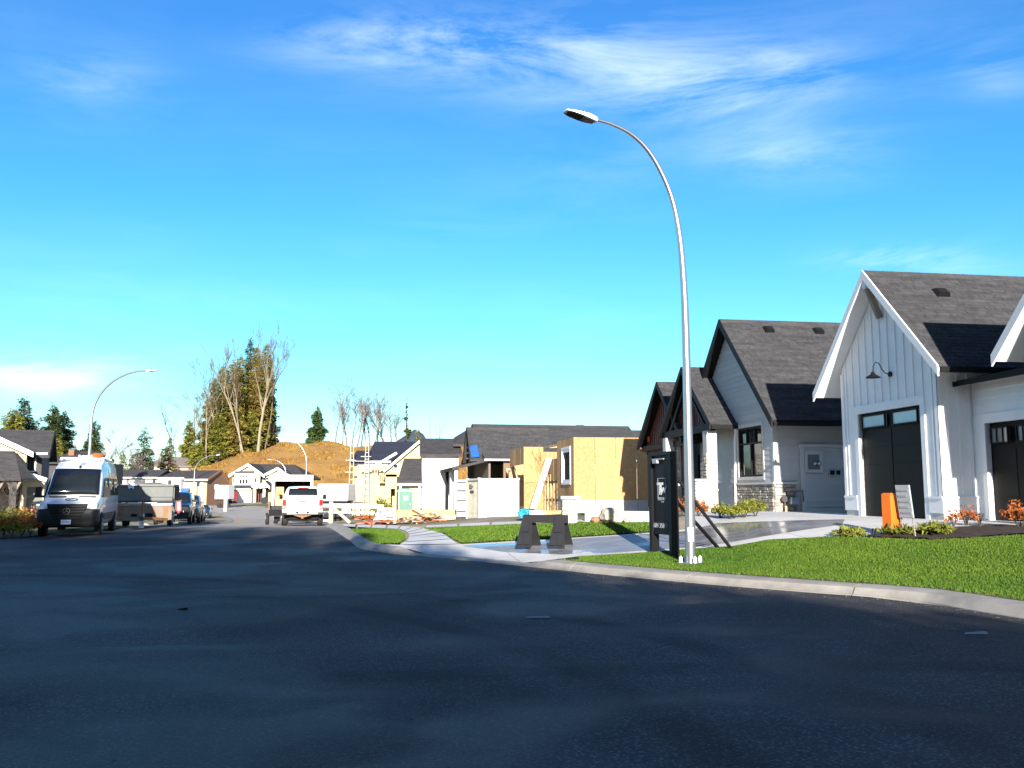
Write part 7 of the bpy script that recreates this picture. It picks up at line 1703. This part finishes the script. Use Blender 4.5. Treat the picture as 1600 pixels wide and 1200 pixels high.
def toilet():
    Y = 64.0; c = at(633, 806, Y); z = h1(c.x, Y)
    T = thing('portable_toilet', 'green portable toilet with pale roof on the building lot', 'portable toilet', (c.x, Y, z), 10)
    H = PZ(768, Y)-z
    MB().box(-.56, .56, -.56, .56, .08, H).build('cabin', green_plastic, T, bevel=.03); MB().box(-.6, .6, -.6, .6, 0, .1).build('base', steel_dark, T)
    rings = [[(x*s, y*s, H+dz) for x, y in ((-.6, -.6), (.6, -.6), (.6, .6), (-.6, .6))] for s, dz in ((1, -.02), (1, .06), (.8, .17), (.35, .24))]
    MB().loft(rings).build('roof', pale_green, T)
    d = MB().box(-.40, .40, -.60, -.565, .14, H-.16).build('door', green_plastic, T); MB().box(.26, .33, -.63, -.6, 1.0, 1.14).build('handle', pale_green, d); MB().box(-.17, .17, -.615, -.6, H-.62, H-.3).build('door_plate', pale_green, d)
    for s in (-1, 1): MB().box(s*.49-.04, s*.49+.04, -.6, -.56, .1, H-.05).build('corner_rib', pale_green, T)
pale_green = mat('pale_green_plastic', (.22, .36, .28), .5, var=.06)
toilet()
def sale_sign():
    Y = 46.5; c = at(603, 818, Y); z = h1(c.x, Y)-.02
    T = thing('sale_sign', 'white and red property sign standing in the scrap pile', 'sign', (c.x, Y, z), 4)
    k = Y/FPX; w = 13.5*k; zt = PZ(793.5, Y)-z; zb = zt-.58
    MB().box(-w, w, -.02, .02, zb, zt).build('board', sign_white, T); MB().prism([(-w, -.02, zb), (-w, -.02, zb+.2), (-w-.22, -.02, zb-.05)], (0, .03, 0)).build('side_flap', sign_white, T)
    MB().box(-w*.22, w*.72, -.028, -.021, zt-.17, zt-.03).build('red_band', sign_red, T); text_mesh('FOR SALE', .11, sign_white, 'lettering', T, face_mtx((w*.25, -.03, zt-.10), (1, 0, 0), (0, 0, 1)))
    b = MB(); b.prism([(-w*.62+.07*math.cos(a), -.022, zt-.2+.085*math.sin(a)) for a in [2*math.pi*j/14 for j in range(14)]], (0, -.006, 0)); b.build('balloon_mark', sign_blue, T); MB().box(-w*.62-.06, -w*.62+.06, -.034, -.029, zt-.2, zt-.15).build('balloon_band', sign_red, T)
    MB().box(-w*.35, -w*.05, -.028, -.021, zb+.13, zb+.22).build('blue_mark', sign_blue, T); MB().box(-w*.1, w*.9, -.029, -.021, zb+.05, zb+.14).build('blue_band', sign_blue, T)
    for s in (-1, 1): MB().box(s*w*.8-.02, s*w*.8+.02, -.02, .02, -.1, zb).build('leg', steel_dark, T)
sale_sign()
def gate_barrier():
    Y = 46.0; c = at(517, 820, Y); z = h1(c.x, Y); k = Y/FPX
    T = thing('timber_barrier', 'pale timber barrier post with long rail and diagonal brace near the pickup', 'barrier', (c.x, Y, z), 0)
    MB().box(-.09, .09, -.09, .09, -.2, 37*k).build('post', pale_timber, T)
    MB().bar((.08, 0, 31*k), (2.6, .5, 29*k), .10, .22).build('rail', pale_timber, T); MB().bar((.1, 0, 28*k), (30*k, -.05, 5*k), .12, .14).build('brace', pale_timber, T)
    MB().bar((-2.0, .2, 8*k), (-.08, 0, 8*k), .1, .12).build('rail', pale_timber, T); MB().box(.55, 1.0, -.06, -.01, 20*k, 34*k).build('plywood_plate', pale_timber, T)
    MB().bar((.1, 0, .02), (1.9, -.1, .04), .12, .1).build('ground_sill', pale_timber, T)
pale_timber = mat('pale_timber', (.60, .50, .33), .8, var=.15, scale=4)
gate_barrier()
def formwork(px0, px1, Y, py_t, py_b, label):
    x0, x1 = PX(px0, Y), PX(px1, Y); z = h1((x0+x1)/2, Y)
    T = thing('formwork', label, 'formwork', (x0, Y, z), 3)
    L = x1-x0; zt = PZ(py_t, Y)-z; zb = PZ(py_b, Y)-z
    MB().box(0, L, -.06, .06, (zt+zb)/2, zt).build('rail', sign_white, T); MB().box(0, L, -.05, .05, zb-.25, zb-.12).build('rail', sign_white, T)
    n = int(L/1.0)
    for i in range(n+1): MB().box(i*L/n-.05, i*L/n+.05, .062, .16, -.2, (zt+zb)/2+.1).build('stake', brown_dark, T)
formwork(500, 606, 72, 787.5, 797, 'long low white formwork boards on dark stakes before the cream house')
def box_trailer(px0, px1, py0, py1, Y, label, m=None, rz=-6):
    x0, x1 = PX(px0, Y), PX(px1, Y); z = h1(x0, Y); T = thing('box_trailer', label, 'trailer', (x0, Y, z), rz)
    L = x1-x0; zb = PZ(py1, Y)-z; zt = PZ(py0, Y)-z
    MB().box(0, L, 0, 2.2, zb, zt).build('box', m or car_white, T, bevel=.06)
    MB().box(.1, L-.1, .2, 2.0, zb-.18, zb-.005).build('chassis', black_matte, T); MB().box(-.01, L+.01, -.03, -.002, zb+.05, zb+.12).build('rub_rail', galv, T)
    for yy in (.05, 2.0): 
        for f in (.35, .62): MB().cyl((L*f, yy, min(.36, zb*.6)), (0, 1, 0), min(.36, zb*.6), .22, 18).build('wheel', rubber, T)
    MB().bar((L, 1.1, zb-.1), (L+1.0, 1.1, zb-.15), .12).build('drawbar', steel_dark, T)
box_trailer(496, 545, 756, 783, 74, 'white box trailer parked right of the white pickup')
box_trailer(336, 358, 758, 780, 138, 'white box trailer before the brown gable end')
box_trailer(358, 365, 768, 783, 160, 'small red trailer left of the pale green house garage', sign_red)
def mailbox():
    Y = 122; x = PX(354, Y); z = h1(x, Y); T = thing('kiosk_post', 'pale square utility post on the verge before the far trailers', 'post', (x, Y, z)); MB().box(-.22, .22, -.22, .22, -.2, PZ(780, Y)-z).build('post', cream_wall, T); MB().box(-.28, .28, -.28, .28, PZ(780, Y)-z, PZ(779.4, Y)-z).build('cap', white_trim, T)
mailbox()

def scrap(px, py, rx, ry, h, n, m, label, seed, L=(.4, 1.2), name='scrap_pile', w=(.04, .14), Y=None):
    g = G(px, py) if Y is None else (PX(px, Y), Y); z = h1(*g); rn = random.Random(seed); T = thing(name, label, 'pile', (*g, z), 0)
    for k in range(n):
        a = rn.uniform(0, 6.28); r = rn.random()**.6; x = math.cos(a)*r*rx; y = math.sin(a)*r*ry; zz = (1-r)*h*rn.uniform(.3, 1)+.03
        l = rn.uniform(*L); b = rn.uniform(0, 6.28); d = Vector((math.cos(b), math.sin(b), rn.gauss(0, .22))).normalized(); p = Vector((x, y, zz))
        q1, q2 = p-d*l/2, p+d*l/2; q1.z = max(q1.z, -.02); q2.z = max(q2.z, -.02)
        MB().bar(q1, q2, rn.uniform(*w), rn.uniform(.02, .06)).build('board' if L[1] > .3 else 'scrap', rn.choice(m), T)
    return T
rust_wood = mat('dark_rust_scrap', (.24, .09, .04), .9, var=.3, objvar=.3)
scrap(577, 812, 1.1, .8, .55, 70, [orange_wood, orange_wood, rust_wood], 'heap of orange brown wood scrap left of the property sign', 3, (.3, 1.1))
scrap(655, 816, 1.9, .6, .35, 80, [orange_wood, weathered, pale_timber, rust_wood], 'low scatter of broken boards before the portable toilet', 4, (.4, 1.5))
scrap(585, 819.5, .9, .3, .12, 22, [sign_red, orange_m, weathered], 'flat red and grey scrap beside the walk', 6, (.2, .7))
def lumber(px, py, L, W, H, label, seed, m, rz, Y=None):
    g = G(px, py) if Y is None else (PX(px, Y), Y); z = h1(*g); T = thing('lumber_stack', label, 'lumber', (*g, z), rz); rn = random.Random(seed)
    for xx in (-L*.35, L*.35): MB().box(xx-.06, xx+.06, -W/2, W/2, -.05, .09).build('bearer', timber, T)
    nz = max(1, int(H/.1)); ny = max(2, int(W/.22))
    for i in range(nz):
        for j in range(ny):
            o = rn.uniform(-.12, .12); piece('board', T, Fr((0, 0), (1, 0), (0, -1)), -L/2+o, L/2+o, -W/2+j*W/ny+.006, -W/2+(j+1)*W/ny-.006, .09+i*.1, .09+i*.1+.09, m)
    return T
lumber(676, 811, 4.2, 1.1, .5, 'long stack of yellow lumber before the portable toilet', 1, yellow_timber, 3, Y=57)
lumber(706, 812, 2.6, .9, .22, 'low scatter stack of pale boards at the container corner', 2, pale_timber, 8, Y=52.5)
lumber(848, 803, 2.0, 1.0, .42, 'stack of orange lumber before the strand board entry', 3, yellow_timber, -4, Y=49)
def loose():
    # long white plank propped against the shell
    a = at(833, 792, 52); b = at(858, 716, 54.5)
    P = thing('leaning_plank', 'long pale plank leaning against the strand board entry wall', 'plank', a, 0); MB().bar((0, 0, -.1), b-a, .38, .05).build('plank', sign_white, P)
    g = G(821, 812); z = h1(*g); rn = random.Random(2)
    B = MB()
    B.ell((0, 0, .2), .24, .2, .2, 16, 9, .35, rn)
    o = B.build('wrapped_bundle', cyan_tarp); o.location = (*g, z); tag(o, 'crumpled turquoise wrapped bundle right of the white container', 'bundle')
    g = G(840, 811); W = MB().box(-.28, .28, -.2, .2, 0, .30).build('white_carton', sign_white, bevel=.01); W.location = (*g, h1(*g)); tag(W, 'white carton beside the turquoise bundle', 'carton')
    # boulder and pale edging along the strip
    g = G(953, 815); z = h1(*g); bo = MB(); k = g[1]/FPX; bo.ell((0, 0, 11*k), 15*k, .45, 12.5*k, 14, 9, .16, random.Random(8)); r = bo.build('boulder', pale_rock); r.location = (*g, z-.02); tag(r, 'large pale boulder before the shell foundation', 'boulder')
    for i, (px, s, lab) in enumerate(((930, 6, 'small brown rock left of the pale boulder'), (980, 5, 'small tan rock right of the pale boulder'))):
        g = G(px, 816); bo = MB(); bo.ell((0, 0, s*k*.7), s*k*1.2, .2, s*k, 10, 6, .2, random.Random(i+20)); r = bo.build('rock', [rusty_rock, pale_rock][i]); r.location = (*g, h1(*g)-.02); tag(r, lab, 'rock', 'rocks by the boulder')
    a = G(985, 814.5); b = G(1040, 815); E = thing('edging_wall', 'low pale concrete edging wall behind the upper lawn', 'wall', (a[0], a[1], h1(*a)), math.degrees(math.atan2(b[1]-a[1], b[0]-a[0]))); L = math.dist(a, b)
    for i in range(4): MB().box(-1.6+i*(L+1.6)/4+.01, -1.6+(i+1)*(L+1.6)/4-.01, -.1, .1, -.1, .30).build('edging_block', concrete_wall, E)
rusty_rock = mat('brown_rock', (.30, .17, .08), .9, var=.3)
loose()
g = G(890, 817.5); stone_pier('pale stone faced gate pier at the upper lawn before the shell', g[0], g[1], h1(*g), .48, .42, 37*g[1]/FPX, rz=5)
# ------------------------------------------------------------------ unseen firs added behind the camera, heights shaped to shade the street
_rc = random.Random(77)
_cx = [(-46, 16.5), (-42.5, 17.3), (-39, 16.4), (-35.5, 17.6), (-32, 16.8), (-28.5, 17.4), (-25, 16.6), (-21.5, 17.2), (-18, 16.9), (-14.5, 17.1), (-11, 16.6), (-8, 16.3), (-5.2, 15.0), (-2.6, 13.4), (0, 11.9), (1.3, 10.4), (2.6, 9.7), (4, 9.1), (5.2, 8.6), (6.6, 8.0), (8, 7.4), (9.5, 6.8), (11, 6.1), (12.6, 5.4), (14.2, 4.8)]
for k, (x, h) in enumerate(_cx):
    conifer(x+.9, -15+_rc.uniform(-.8, .8), -.1, h, 3.7, 12000, [fir_dark, fir_olive][k % 2], 'unseen fir added behind the viewpoint to shade the street', 'unseen firs added for the street shade', 'fir_tree', z0f=.01, pw=.55, seed=k, size=.95, full=1.5)
for k, x in enumerate(np.arange(-44, 13, 3.2)):
    conifer(x, -19+_rc.uniform(-.8, .8), -.1, 16+_rc.uniform(-.5, .8) if x < -8 else 14.5-(x+8)*.55, 4.0, 11000, fir_dark, 'unseen fir added behind the viewpoint to shade the street', 'unseen firs added for the street shade', 'fir_tree', z0f=.01, pw=.55, seed=50+k, size=1.0, full=1.5)
